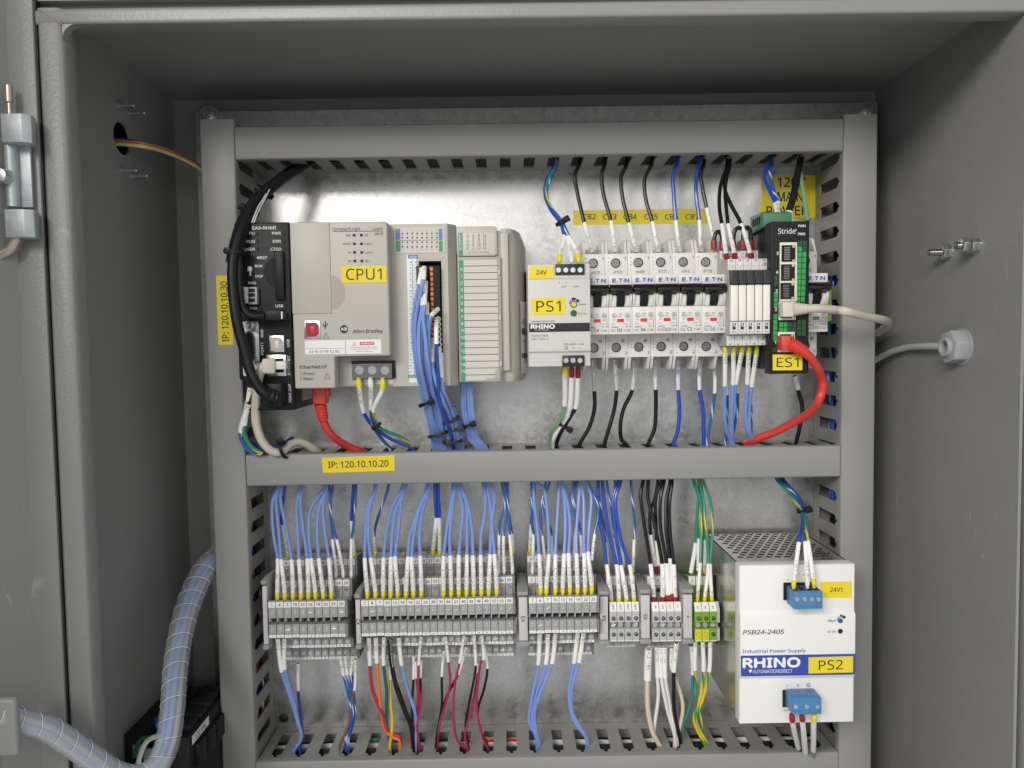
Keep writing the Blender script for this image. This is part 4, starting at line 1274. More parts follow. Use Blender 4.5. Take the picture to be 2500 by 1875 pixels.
def brk_bar():
    return MB().prism([(YN + 1, tzb + 1), (YN - 5.5, tzb + 1.5), (YN - 3.5, (tzb + thb) / 2), (YN - .4, thb + .3), (YN + 1, thb + .3)], 'x', -3.0, 3.0)
def brk_well(zc_):
    def f():
        m_ = MB(); r_ = px('A5', 57, YK)
        m_.ring((-.6, YK - .5, zc_), (-.6, YK + .3, zc_), r_ * .86, r_, 24)
        return m_
    return f
def brk_hole(zc_):
    return lambda: MB().cyl((-.6, YK - .25, zc_), (-.6, YK + .3, zc_), px('A5', 50, YK), n=24)
zsu = ac('A5', 325, 335, YK).z - ZC
zsl = ac('A5', 310, 1190, YK).z - ZC
zi_ = ac('A5', 364, 915, YN).z - ZC
def brk_screw(zc_, ang):
    def f():
        s_ = screw_cross(px('A5', 40, YK), ang, 1.6)
        s_.V = [(v[0] - .9, v[1] + YK - .15, v[2] + zc_) for v in s_.V]
        return s_
    return f
def txl(m_, s, fx, y, h, yd, w_=None, k='A5', base=364, **kw):
    """text on a breaker face in breaker-local coordinates; fx in picture units from the face's middle"""
    z_ = ac(k, base, y, yd).z - ZC
    m_.text(s, px(k, fx, yd), z_, yd, px(k, h, yd), 'c', None if w_ is None else px(k, w_, yd), **kw)
def brk_blue():
    m_ = MB()
    txl(m_, 'E', -62, 510, 36, YN - .12, 34, bold=.05); txl(m_, 'T', 5, 510, 36, YN - .12, 34, bold=.05); txl(m_, 'N', 66, 510, 36, YN - .12, 42, bold=.05)
    txl(m_, '.', -26, 505, 30, YN - .12, bold=.03); txl(m_, '.', 32, 498, 30, YN - .12, bold=.03); txl(m_, '.', -32, 520, 20, YN - .12, bold=.03)
    txl(m_, 'xEffect', -58, 983, 14, YN - .12, 68, bold=.02)
    return m_
def brk_ink(code, rate):
    def f():
        m_ = MB(); y_ = YN - .12
        txl(m_, 'FAZ-', -72, 1016, 26, y_, 52); txl(m_, rate, -8, 1013, 30, y_, 16 * len(rate) + 14, bold=.016); txl(m_, '/1-NA', 66, 1016, 26, y_, 66)
        txl(m_, 'C.B.', 0, 850, 13, y_, 34, bold=.02); txl(m_, 'LISTED', -8, 876, 9, y_, 48, bold=.01)
        txl(m_, '480', -66, 910, 11, y_, 26); txl(m_, '277V', -74, 950, 11, y_, 34); txl(m_, '40\u00b0C', 70, 910, 11, y_, 34)
        for fx, s in ((-62, 'UL'), (73, 'SA')):
            r_ = px('A5', 26, y_); X_ = px('A5', fx, y_); Z_ = ac('A5', 364, 866, y_).z - ZC
            m_.ring((X_, y_, Z_), (X_, y_ + .1, Z_), r_ * .86, r_, 20)
            txl(m_, s, fx, 866, 22, y_, 26, bold=.02)
        X_ = px('A5', 98, y_); Z0, Z1 = ac('A5', 364, 970, y_).z - ZC, ac('A5', 364, 895, y_).z - ZC
        m_.box(X_ - .12, X_ + .12, y_, y_ + .05, Z0, Z1)
        m_.ring((X_, y_, Z0 - .6), (X_, y_ + .1, Z0 - .6), .35, .6, 12)
        Zs = ac('A5', 364, 948, y_).z - ZC
        m_.box(px('A5', 25, y_), px('A5', 78, y_), y_, y_ + .05, Zs - .1, Zs + .1)
        txl(m_, rate[1:] + 'A', 62, 975, 14, y_, None, bold=.01)
        yk = YK - .12
        txl(m_, '1', 92, 288, 30, yk, bold=.012, base=325); txl(m_, '2', 92, 1245, 30, yk, bold=.012, base=310)
        txl(m_, code, 15, 427, 28, yk, 86, base=325)
        for i, ch in enumerate('ONLY'):
            txl(m_, ch, -82, 325 + i * 29, 13, yk, base=325, bold=.01); txl(m_, ch, -82, 1165 + i * 29, 13, yk, base=310, bold=.01)
        txl(m_, 'CU', -84, 283, 13, yk, base=325); txl(m_, 'CU', -84, 1118, 13, yk, base=310)
        X_ = px('A5', 62, yk); Z_ = ac('A5', 310, 1122, yk).z - ZC
        m_.ring((X_, yk, Z_), (X_, yk + .1, Z_), 1.0, 1.35, 16); m_.box(X_ - .8, X_ + .8, yk, yk + .1, Z_ - .25, Z_ + .25)
        return m_
    return f
def breaker(xc, zc, label, code, rate, ind, i):
    t = thing('circuit_breaker', label, 'circuit breaker', (xc, -8 + random.uniform(-.25, .25), zc + random.uniform(-.3, .3)), 'circuit breakers on the upper rail')
    t.rotation_euler.y = math.radians(random.uniform(-.25, .25))
    o8 = (0, 8, 0)
    spart('body', 'brk_body|', brk_body, 'breaker_white', t, o8, bevel=.45)
    spart('wire_funnel', 'brk_finu|', brk_fins(True), 'breaker_white', t, o8, bevel=.3, seg=1)
    spart('wire_funnel', 'brk_finl|', brk_fins(False), 'breaker_white', t, o8, bevel=.3, seg=1)
    spart('toggle_guard', 'brk_sh|', brk_shoulder, 'breaker_white', t, o8, bevel=.3, seg=1)
    tg = spart('toggle', 'brk_tg|', brk_toggle, 'toggle_black', t, o8, bevel=.7)
    spart('toggle_bar', 'brk_tb|', brk_bar, 'toggle_black', tg, (0, 0, 0), bevel=.3, seg=1)
    for nm, z_ in (('u', zsu), ('l', zsl)):
        wl_ = spart('screw_well', 'brk_w%s|' % nm, brk_well(z_), 'breaker_white', t, o8, smooth=True)
        spart('well_floor', 'brk_h%s|' % nm, brk_hole(z_), 'dark_hole', wl_, (0, 0, 0))
        spart('screw', 'brk_s%s%d|' % (nm, i % 4), brk_screw(z_, i * .7 + (.4 if nm == 'u' else 0)), 'steel_dark', t, o8, smooth=True)
    spart('indicator', 'brk_i%s|' % ind, lambda: MB().box(-px('A5', 34, YN), px('A5', 34, YN), YN - .2, YN + .2, zi_ - px('A5', 17, YN), zi_ + px('A5', 17, YN)), ind, t, o8)
    spart('lettering', 'brk_blue|', brk_blue, 'ink_blue', t, o8)
    spart('lettering', 'brk_ink%s%s|' % (code, rate), brk_ink(code, rate), 'ink_soft', t, o8)
    return t
bx1 = ac('A5', 955, 750, YN).x
BC = []
for i, (code, rate) in enumerate((('AS77E', 'C4'), ('BT57E', 'D3'), ('BX46E', 'D6'), ('BT57E', 'C0,5'), ('AS81E', 'C3'), ('BT70E', 'D3'))):
    xc = bx1 - BW_ * (5.5 - i)
    BC.append(xc)
    breaker(xc, ZC, 'white circuit breaker rated %s under the yellow mark CB%d' % (rate.replace(',', '.'), i + 2), code, rate, 'print_red', i)
mbx = ac('A6', 862, 1050, YN).x - BW_ / 2
mbz = ZC + (ac('A6', 800, 1045, YN).z - ac('A5', 600, 758, YN).z)
breaker(mbx, mbz, 'white circuit breaker with green indicator half hidden behind the black network switch', 'AS84E', 'C15', 'print_green', 2)
gt_ = thing('ground_clamp', 'green and yellow ground clamp beside the half hidden breaker', 'terminal block', (mbx + BW_ / 2 + 3, -8, mbz))
a = rc('A6', 868, 940, 893, 1190, -62)
part('body', MB().prism([(-62, a[2] + 1), (-62, a[3] - 1), (-50, a[3]), (-10, a[3] + 2), (-10, a[2] - 2), (-50, a[2])], 'x', a[0] - 1, a[1]), 'ground_green', gt_, bevel=.4)
part('yellow_core', MB().box(a[0] + 1.0, a[1] - 1.6, -62.6, -60, a[2] + 5, a[3] - 3), 'ground_yellow', gt_)

# ================================================================== slim relays
YL = -100.0
RP = px('A6', 60.9, YL)
rx0 = ac('A6', 133, 1040, YL).x
def ZA(y, yd, x=290): return ac('A6', x, y, yd).z
rz = dict(a=ZA(905, YL), b=ZA(1180, YL), c=ZA(1278, YL), d=ZA(1362, -89), e=ZA(1278, -89), lt=ZA(795, -96), t14=ZA(712, -92), t14b=ZA(797, -92), t11=ZA(652, -70, 200), t11b=ZA(716, -70, 200), a2b=ZA(1442, -65, 180), a2t=ZA(1366, -65, 180))
RZ0 = rz['b']
def L(k): return rz[k] - RZ0
def rly_body():
    m_ = MB()
    pr = [(-10, L('t11') - 2), (-70, L('t11')), (-70, L('t14') + .5), (-92, L('t14')), (-92, L('t14b')), (-94, L('lt')), (-96, L('a')), (-97, L('b')), (-97, L('c')), (-89, L('e') - .5), (-89, L('d')), (-65, L('a2t')), (-65, L('a2b')), (-10, L('a2b') + 2)]
    m_.prism(pr, 'x', .1, RP - .1)
    return m_
def rly_relay(): return MB().box(.35, RP - .45, YL, -96, L('b') + .3, L('a') - .2)
def rly_tag(): return MB().box(.2, RP - .2, -99, -96.8, L('c') + .3, L('b') - .3)
def rly_lever():
    return MB().prism([(-94, L('lt') + .3), (-100.5, L('lt') - 1), (-101, L('lt') - 6), (-103.5, L('a') + 1.2), (-97, L('a'))], 'x', .15, RP - .15)
RF = (lambda: MB().box(.15, RP - .15, -92.4, -90, L('t14b') + .2, L('t14') - .1), lambda: MB().box(.15, RP - .15, -70.4, -68, L('t11b') + .2, L('t11') - .1), lambda: MB().box(.15, RP - .15, -89.4, -87, L('d') + .1, L('e') - .7), lambda: MB().box(.15, RP - .15, -65.4, -63, L('a2b') + .1, L('a2t') - .1))
def rly_ink():
    m_ = MB(); h_ = RP / 2
    m_.text('14', h_, L('t14') - 1.2, -92.5, 1.5, bold=.02); m_.text('11', h_, L('t11') - 1.0, -70.5, 1.5, bold=.02)
    m_.text('24', h_, L('b') - 2.2, -99.1, 1.9, bold=.02); m_.box(h_ - 1.2, h_ + 1.2, -99.1, -99, L('b') - 6.3, L('b') - 3.8); m_.text('V', h_ - .8, L('b') - 8.2, -99.1, 1.5, bold=.02); m_.text('DC', h_ + 1.0, L('b') - 8.2, -99.1, .9)
    m_.text('A1', h_, L('d') + 1.2, -89.5, 1.4, bold=.02); m_.text('A2', h_, L('a2b') + 1.1, -65.5, 1.4, bold=.02)
    return m_
RX = []
for i in range(5):
    X_ = rx0 + i * RP
    RX.append(X_)
    t = thing('interface_relay', '%s of the five slim white relays with black levers' % ('leftmost', 'second from left', 'middle', 'second from right', 'rightmost')[i], 'relay', (X_, -8, RZ0), 'slim relays between the breakers and the network switch')
    o8 = (0, 8, 0)
    spart('socket', 'rly_body|', rly_body, 'relay_grey', t, o8, bevel=.2, seg=1)
    spart('relay_case', 'rly_relay|', rly_relay, 'relay_white', t, o8, bevel=.35)
    spart('voltage_tag', 'rly_tag|', rly_tag, 'relay_top', t, o8, bevel=.2, seg=1)
    spart('ejector_lever', 'rly_lever|', rly_lever, 'relay_lever', t, o8, bevel=.4)
    for j, f_ in enumerate(RF): spart('terminal_face', 'rly_top%d|' % j, f_, 'relay_top', t, o8)
    spart('lettering', 'rly_ink|', rly_ink, 'ink', t, o8)
    for j, (yy, zz_) in enumerate(((-92.3, L('t14') - 4.2), (-70.3, L('t11') - 3.6), (-89.3, L('e') - 3.0), (-65.3, L('a2t') - 2.2))):
        v_ = (i + j) % 4
        spart('screw', 'scr_r%d|' % v_, lambda v_=v_: screw_slot(1.75, .5 + v_ * .8, .6), 'steel_plated', t, (RP / 2, 8 + yy, zz_), smooth=True)

# ================================================================== network switch
YW = -101.0
a = rc('A6', 434, 431, 724, 1575, YW)
w0, w1, wz0, wz1 = a
nw = thing('network_switch', 'black network switch with green tiles, labelled ES1', 'network switch', ((w0 + w1) / 2, -8, wz0))
part('housing', MB().box(w0, w1, YW, YW + 14, wz0, wz1), 'black_plastic', nw, bevel=.9, seg=3)
part('rear_housing', MB().box(w0 + .3, w1 - 1, YW + 14, -10, wz0 + 3, wz1 - 3), 'black_plastic', nw, bevel=3, seg=4)
m = MB(); YT = YW - .12
tx(m, 'A6', 'Stride', 556, 505, 38, YT, wd=130)
tx(m, 'A6', 'PWR1', 670, 466, 17, YT, wd=54, bold=.02); tx(m, 'A6', 'PWR2', 667, 526, 17, YT, wd=54, bold=.02)
for s, x, y in (('5', 488, 672), ('4', 483, 813), ('3', 479, 953), ('2', 475, 1092), ('1', 470, 1340)):
    tx(m, 'A6', s, x, y, 22, YT - .3, bold=.02)
q_ = ac('A6', 626, 494, YT); m.ring((q_.x, YT, q_.z), (q_.x, YT + .05, q_.z), .3, .55, 10)
part('lettering', m, 'ink_white', nw)
tl = []
for yy in [i for i in range(13)]:
    y = 596 + yy * 42.0; x = 656 - yy * 1.4
    for q in range(2):
        bright = 2 <= yy <= 10 if q == 1 else 1 <= yy <= 11
        tl.append((x + q * 34, y, bright))
for yy in range(14):
    y = 855 + yy * 41.6; x = 477 - yy * .9
    if any(abs(y - k_) < 24 for k_ in (953, 1092, 1340)): continue
    tl.append((x, y, 2 < yy < 12))
for yy in range(2):
    for q in range(4):
        tl.append((512 + q * 33 - yy * 1.2, 1207 + yy * 41, q < 2))
for yy in range(3):
    for q in range(2):
        tl.append((650 + q * 34 - yy * 1.4, 1190 + yy * 41, False))
for x, y, br in tl:
    a = rc('A6', x - 14.5, y - 18.5, x + 14.5, y + 18.5, YW)
    part('green_tile', MB().box(a[0], a[1], YW - .3, YW + .2, a[2], a[3]), 'tile_green' if br else 'tile_dark_green', nw)
for nm, x0, y0, x1, y1, ops in (('port_frame', 500, 590, 630, 1032, ((515, 610, 610, 736), (511, 754, 606, 878), (507, 893, 602, 1016))), ('port_frame', 492, 1034, 620, 1172, ((508, 1050, 606, 1158),)), ('port_frame', 486, 1262, 613, 1412, ((502, 1278, 600, 1398),))):
    a = rc('A6', x0, y0, x1, y1, YW)
    o = part(nm, MB().box(a[0], a[1], YW - 1.2, YW + .2, a[2], a[3]), 'usb_white', nw, bevel=.3)
    for (X0, Y0, X1, Y1) in ops:
        a = rc('A6', X0, Y0, X1 + 10, Y1, YW - 1)
        part('port_opening', MB().box(a[0], a[1], YW - 1.35, YW - 1, a[2], a[3]), 'dark_hole', o)
        b_ = rc('A6', X0 + 22, Y0 + 12, X1 - 30, Y1 - 12, YW - 1.4)
        m = MB()
        for i in range(8):
            z_ = b_[2] + (b_[3] - b_[2]) * (i + .5) / 8
            m.box(b_[0], b_[1], YW - 1.5, YW - 1.36, z_ - .3, z_ + .3)
        part('contacts', m, 'steel_dark', o)
        for yy in (Y0 + 8, Y1 - 8):
            b_ = rc('A6', X1 - 12, yy - 10, X1 + 6, yy + 10, YW - 1.4)
            part('port_lamp', MB().box(b_[0], b_[1], YW - 1.6, YW - 1.3, b_[2], b_[3]), 'jack_gold', o)
ycard(nw, 'A6', 450, 1430, 672, 1549, YW, 'ES1', wd=165, h=70)
a = rc('A6', 337, 372, 545, 470, YW + 26)
gp = part('power_plug', MB().prism([(YW + 12, wz1 - 2), (YW + 12, a[3] - 2), (YW + 18, a[3]), (YW + 45, a[3]), (YW + 45, wz1 - 4)], 'x', a[0], a[1]), 'connector_green', nw, bevel=.4)
m = MB()
for i in range(4):
    X_ = a[0] - .1
    m._add([(X_, YW + 20 + i * 5, a[3] - 9), (X_, YW + 23.5 + i * 5, a[3] - 9), (X_, YW + 23.5 + i * 5, a[3] - 3), (X_, YW + 20 + i * 5, a[3] - 3)], [(0, 1, 2, 3)])
part('plug_hole', m, 'dark_hole', gp)

# ================================================================== large power supply
YG = -112.0
a = rc('B5', 297, 334, 1076, 1407, YG)
g0, g1, gz0, gz1 = a
gs = thing('power_supply', 'large white power supply with perforated steel case, labelled PS2', 'power supply', ((g0 + g1) / 2, -8, gz0))
zb1, zb2_ = ac('B5', 690, 660, YG).z, ac('B5', 690, 1090, YG).z
pf = [(YG + 14, gz0), (YG + 2.2, gz0), (YG + 2.2, zb2_ - 1.2), (YG, zb2_ + 1.2), (YG, zb1 - 1.2), (YG + 2.2, zb1 + 1.2), (YG + 2.2, gz1), (YG + 14, gz1)]
part('front_cover', MB().prism(pf, 'x', g0, g1), 'psu_white', gs, bevel=.8, seg=3)
ysb = -10.0
part('steel_case', MB().box(g0 + .8, g0 + 2.0, YG + 14, ysb, gz0 + .6, gz1 - .8).box(g1 - 2, g1 - .8, YG + 14, ysb, gz0 + .6, gz1 - .8).box(g0 + 2, g1 - 2, YG + 14, ysb, gz0 + .6, gz0 + 1.8).box(g0 + 2, g1 - 2, ysb - 1.2, ysb, gz0 + 1.8, gz1 - 2), 'psu_steel', gs)
# perforated lid: real holes
cw, cdp = 7.6, 7.2
lid = MB(); zt3 = gz1 - .8
xa, xb, ya, yb = g0 + .8, g1 - .8, YG + 14, ysb
hx_n, hy_n = 10, 11
mx, my = ((xb - xa) - hx_n * cw) / 2, 10.0
cells = []
for r_ in range(hy_n):
    for q in range(hx_n):
        cells.append((xa + mx + (q + .5) * cw + (cw * .25 if r_ % 2 else -cw * .25), ya + my + (r_ + .5) * cdp * .98))
nseg = 12
for cx_, cy_ in cells:
    b0 = len(lid.V)
    for rr2, z_ in ((2.7, zt3), (2.7, zt3 - 1.0)):
        for i in range(nseg):
            lid.V.append((cx_ + rr2 * 1.06 * math.cos(2 * math.pi * i / nseg), cy_ + rr2 * .92 * math.sin(2 * math.pi * i / nseg), z_))
    for i in range(nseg):
        a_ = 2 * math.pi * i / nseg
        k = .5 / max(abs(math.cos(a_)), abs(math.sin(a_)))
        lid.V.append((cx_ + cw * k * math.cos(a_), cy_ + cdp * .98 * k * math.sin(a_), zt3))
    for i in range(nseg):
        j = (i + 1) % nseg
        lid.F.append((b0 + i, b0 + j, b0 + 2 * nseg + j, b0 + 2 * nseg + i))
        lid.F.append((b0 + i, b0 + j, b0 + nseg + j, b0 + nseg + i))
rows_y0, rows_y1 = ya + my, ya + my + hy_n * cdp * .98
for r_ in range(hy_n):
    sh = cw * .25 if r_ % 2 else -cw * .25
    y0_, y1_ = ya + my + r_ * cdp * .98, ya + my + (r_ + 1) * cdp * .98
    for x0_, x1_ in ((xa, xa + mx + sh), (xb - mx + sh, xb)):
        lid._add([(x0_, y0_, zt3), (x1_, y0_, zt3), (x1_, y1_, zt3), (x0_, y1_, zt3)], [(0, 1, 2, 3)])
lid._add([(xa, ya, zt3), (xb, ya, zt3), (xb, rows_y0, zt3), (xa, rows_y0, zt3)], [(0, 1, 2, 3)])
lid._add([(xa, rows_y1, zt3), (xb, rows_y1, zt3), (xb, yb, zt3), (xa, yb, zt3)], [(0, 1, 2, 3)])
part('perforated_lid', lid, 'psu_steel', gs, recalc=False)
m = MB()
for i in range(5):
    m.box(g0 + 8 + i * 15, g0 + 16 + i * 15, ya + 6, yb - 10, gz1 - 26 - (i % 2) * 8, gz1 - 20 - (i % 2) * 8)
part('inner_board', m, 'steel_dark', gs)
m = MB()
for x, y in ((250, 335), (250, 375), (250, 410), (127, 235), (265, 1280)):
    yy = YG + 22 if x > 200 else -35
    zz_ = ac('B5', x, y, yy).z
    m.cyl((g0 + .9, yy, zz_), (g0 + .3, yy, zz_), 1.5, 1.1, n=12)
part('rivet', m, 'steel_plated', gs, smooth=True)
a = rc('B5', 297, 936, 1074, 1076, YG)
bd = part('brand_band', MB().box(g0 + .4, g1 - .4, YG - .2, YG + .1, a[2], a[3]), 'print_blue', gs)
m = tx(MB(), 'B5', 'RHINO', 508, 990, 62, YG - .32, wd=390, bold=.05)
tx(m, 'B5', 'AUTOMATIONDIRECT', 515, 1048, 24, YG - .32, wd=275, bold=.004)
pa = [ac('B5', x, y, YG - .32) for x, y in ((352, 1038), (378, 1038), (365, 1062))]
m._add(pa, [(0, 2, 1)])
part('lettering', m, 'ink_white', bd)
ink = MB(); YT = YG - .12; YT2 = YG + 2.05
tx(ink, 'B5', 'PSB24-240S', 452, 783, 30, YT, wd=280, ital=.22, bold=.014)
tx(ink, 'B5', 'Adjust', 915, 706, 16, YT, wd=58, bold=.008); tx(ink, 'B5', 'DC OK', 914, 781, 15, YT, wd=58, bold=.008)
for s, x in (('L', 617), ('N', 687)): tx(ink, 'B5', s, x, 1142, 18, YT2)
q_ = ac('B5', 757, 1141, YT2); ink.ring((q_.x, YT2, q_.z), (q_.x, YT2 + .1, q_.z), 1.1, 1.5, 16); ink.box(q_.x - .7, q_.x + .7, YT2, YT2 + .1, q_.z - .15, q_.z + .15)
tx(ink, 'B5', '24V - - 10A', 700, 397, 12, YT2, wd=110); tx(ink, 'B5', '100-240V', 615, 1311, 12, YT2, wd=66)
tx(ink, 'B5', '+', 620, 432, 14, YT2, bold=.02); tx(ink, 'B5', '-', 714, 432, 14, YT2, bold=.02)
part('lettering', ink, 'ink', gs)
part('lettering', tx(MB(), 'B5', 'Industrial Power Supply', 526, 911, 24, YT, wd=436, bold=.012), 'print_blue', gs)
q_ = ac('B5', 972, 706, YG)
part('adjust_dial', MB().cyl((q_.x, YG + .2, q_.z), (q_.x, YG - .35, q_.z), px('B5', 17, YG), n=22), 'print_blue', gs)
arc_marks(gs, 'B5', 978, 700, 17, 36, YT, ((20, 70), (78, 105))); arc_marks(gs, 'B5', 975, 702, 21, 26, YT, ((105, 180),))
q_ = ac('B5', 972, 777, YG)
part('status_led', MB().cyl((q_.x, YG + .2, q_.z), (q_.x, YG - .3, q_.z), px('B5', 17, YG), n=22), 'lens_gloss', gs)
ycard(gs, 'B5', 838, 443, 1048, 550, YG + 2.0, '24V1', wd=84, h=30, bold=.006)
ycard(gs, 'B5', 757, 949, 1057, 1058, YG - .2, 'PS2', wd=168, h=66)
# blue plugs
def plug(x0, y0, x1, y1, sx, yfront, xs, ys, dx, dy, nm):
    a_ = rc('B5', x0, y0, x1, y1, yfront)
    z_sock = ac('B5', sx, (y0 + y1) / 2 + dy, YG).z
    b_ = rc('B5', sx, y0 + dy - 10, sx + 220, y1 + dy - 8, YG + 2)
    part('socket', MB().box(b_[0], b_[1], YG + 1.6, YG + 5, b_[2], b_[3]), 'dark_hole', gs)
    o_ = part('connector_plug', MB().box(a_[0], a_[1], yfront, YG + 2, a_[2], a_[3]), 'connector_blue', gs, bevel=.5)
    for i, x in enumerate(xs):
        q2 = ac('B5', x, ys, yfront)
        s_ = screw_slot(px('B5', 15, yfront), .4 + i, .5); s_.V = [(v[0] + q2.x, v[1] + yfront - .1, v[2] + q2.z) for v in s_.V]
        part('screw', s_, 'steel_plated', o_, smooth=True)
    return o_, a_
o, a = plug(660, 512, 854, 628, 588, YG - 14, (681, 731, 779, 826), 562, -20, -55, 'u')
m = MB()
for i in range(4):
    X_ = a[0] + (a[1] - a[0]) * (i + .5) / 4
    m.box(X_ - 2.2, X_ + 2.2, YG - 11, YG - 2, a[3] - .2, a[3] + .15)
part('wire_entry', m, 'dark_hole', o)
PLU = a
o, a = plug(650, 1228, 846, 1340, 582, YG - 14, (672, 746, 818), 1288, -20, -45, 'l')
m = MB()
for i in range(3):
    X_ = a[0] + (a[1] - a[0]) * (i + .5) / 3
    m.box(X_ - 3, X_ + 3, YG - 10, YG - 1, a[3] - .2, a[3] + .12)
part('grip_recess', m, 'print_lightblue', o)
PLL = a

# ================================================================== terminal strips
YT1, YT2_, YT3 = -70.0, -50.0, -27.0
REF = ac('B2', 480, 1145, YT1).z
def tz(y, yd): return ac('B2', 480, y, yd).z - REF
TP = px('B2', 62.6, YT1)
def t3_body():
    pr = [(-8, tz(612, -8)), (YT3, tz(640, YT3)), (YT3, tz(790, YT3)), (YT2_ + 9, tz(832, YT2_ + 9)), (YT2_ + 2, tz(822, YT2_)), (YT2_, tz(830, YT2_)), (YT2_, tz(960, YT2_)), (YT1 + 11, tz(1005, YT1 + 11)), (YT1 + 2, tz(993, YT1)), (YT1, tz(1000, YT1)),
          (YT1, tz(1134, YT1)), (YT1 + 22, tz(1138, YT1)), (YT1 + 22, tz(1182, YT1)), (YT1, tz(1186, YT1)), (YT1, tz(1290, YT1)), (YT1 + 4, tz(1297, YT1)), (YT2_, tz(1304, YT2_)), (YT2_, tz(1374, YT2_)), (YT2_ + 6, tz(1380, YT2_)), (YT3, tz(1384, YT3)), (YT3, tz(1470, YT3)), (-8, tz(1472, YT3))]
    return MB().prism(pr, 'x', .12, TP - .12)
def t3_web():                                          # the thin bridge standing in the dark channel
    return MB().prism([(YT1 + .4, tz(1134, YT1)), (YT1 + 9, tz(1134, YT1)), (YT1 + 9, tz(1186, YT1)), (YT1 + 5, tz(1186, YT1)), (YT1 + 1.5, tz(1165, YT1))], 'x', .1, 1.2)
def t3_mark(y0, y1, yd, tilt=0.0):
    def f():
        z0, z1 = tz(y1, yd), tz(y0, yd)
        return MB().prism([(yd - .5, z0), (yd - .5 + tilt, z1), (yd + .4 + tilt, z1), (yd + .4, z0)], 'x', .25, TP - .25)
    return f
t3_marks = [('a', t3_mark(1001, 1046, YT1)), ('b', t3_mark(831, 880, YT2_)), ('c', t3_mark(665, 710, YT3)), ('d', t3_mark(1268, 1290, YT1)), ('e', t3_mark(1352, 1373, YT2_)), ('f', t3_mark(1449, 1469, YT3))]
SCR = [(1087, YT1), (905, YT2_), (748, YT3), (1222, YT1), (1328, YT2_), (1418, YT3)]
ORD = ['first', 'second', 'third', 'fourth', 'fifth', 'sixth', 'seventh', 'eighth', 'ninth', 'tenth', 'eleventh', 'twelfth', 'thirteenth', 'fourteenth', 'fifteenth', 'sixteenth', 'seventeenth', 'eighteenth', 'nineteenth', 'twentieth']
def term3(x0, zc, num, where, grp):
    t = thing('terminal_block', '%s grey terminal block of %s, its front marker numbered %d' % (ORD[num // 3], where, num), 'terminal block', (x0, -8 + random.uniform(-.3, .3), zc + random.uniform(-.25, .25)), grp)
    o8 = (0, 8, 0)
    spart('body', 't3_body|', t3_body, 'terminal_grey', t, o8, bevel=.3, seg=1)
    spart('bridge_web', 't3_web|', t3_web, 'terminal_light', t, o8)
    for k_, f in t3_marks:
        spart('marker', 't3_m%s|' % k_, f, 'marker_white', t, o8)
    for i, (y, yd) in enumerate(SCR):
        v_ = random.randrange(8)
        spart('screw', 'scr_t%d|' % v_, lambda v_=v_: screw_slot(1.85, v_ * .39, .55), 'steel_plated', t, (TP / 2, 8 + yd - .15, tz(y, yd)), smooth=True)
    m_ = MB(); h_ = TP / 2
    for y, yd, dn, hh in ((1023, YT1, 0, 2.3), (855, YT2_, 1, 2.3), (688, YT3, 2, 2.3), (1279, YT1, 0, 1.0), (1363, YT2_, 1, 1.0), (1459, YT3, 2, 1.0)):
        m_.text(str(num + dn), h_, tz(y, yd), yd - .62, hh, bold=.015)
    me = mesh_of('lettering', m_, 'ink')
    link('lettering', me, t, o8)
    return t
def end_plate(x, zc, label):                           # moulded cover closing a strip
    pr = t3_body()
    m_ = MB()
    n_ = len(pr.V) // 2
    m_.prism([(v[1], v[2]) for v in pr.V[:n_]], 'x', x, x + 1.8)
    m_.V = [(v[0], v[1], v[2] + zc) for v in m_.V]
    solo('end_plate', m_, 'terminal_side', label, 'end plate', 'end plates of the terminal strips', (x, -8, zc))

def bracket(k, x0, y0, x1, y1, yd, label, s=None, white=None):
    a_ = rc(k, x0, y0, x1, y1, yd)
    t = thing('end_bracket', label, 'end bracket', (a_[0], -8, a_[2]), 'end brackets between the terminal strips')
    m_ = MB().prism([(yd + 3, a_[2] + 4), (yd + 3, a_[3] - 5), (yd - 2, a_[3] - 3), (yd - 2, a_[3]), (yd + 10, a_[3] + 1), (-8, a_[3] - 2), (-8, a_[2] + 2), (yd + 8, a_[2] - 2), (yd - 1.5, a_[2]), (yd - 1.5, a_[2] + 3.5)], 'x', a_[0] + .2, a_[1] - .2)
    part('body', m_, 'bracket_grey', t, bevel=.5)
    w_ = a_[1] - a_[0]
    mk = part('marker', MB().box(a_[0] + w_ * .14, a_[1] - w_ * .1, yd - .2, yd + 3.2, a_[2] + 4.2, a_[3] - 5.2), 'marker_lilac', t, bevel=.3)
    if s:
        part('lettering', MB().text(s, (a_[0] + a_[1]) / 2 + .2, (a_[2] + a_[3]) / 2 - .5, yd - .35, 3.2, rot=90, bold=.015), 'ink', mk)
    return t

x_ = ac('B1', 52, 1166, YT1).x
zc1 = ac('B1', 370, 1166, YT1).z
for i in range(10):
    term3(x_ + i * TP * 1.012, zc1, 1 + 3 * i, 'the leftmost strip', 'three-level terminal blocks, leftmost strip')
X1R = x_ + 10 * TP * 1.012
end_plate(X1R, zc1, 'dark grey end plate closing the leftmost terminal strip')
x_ = ac('B1', 802, 1140, YT1).x
X2L = x_
zc2 = REF
for i in range(20):
    term3(x_ + i * TP, zc2, 1 + 3 * i, 'the longest strip', 'three-level terminal blocks, longest strip')
end_plate(x_ + 20 * TP, zc2, 'dark grey end plate closing the longest terminal strip')
x_ = ac('B3', 103, 1130, YT1).x
zc3 = ac('B3', 385, 1130, YT1).z
for i in range(9):
    term3(x_ + i * TP, zc3, 1 + 3 * i, 'the strip marked X3', 'three-level terminal blocks, strip X3')
end_plate(x_ + 9 * TP, zc3, 'dark grey end plate closing the terminal strip marked X3')
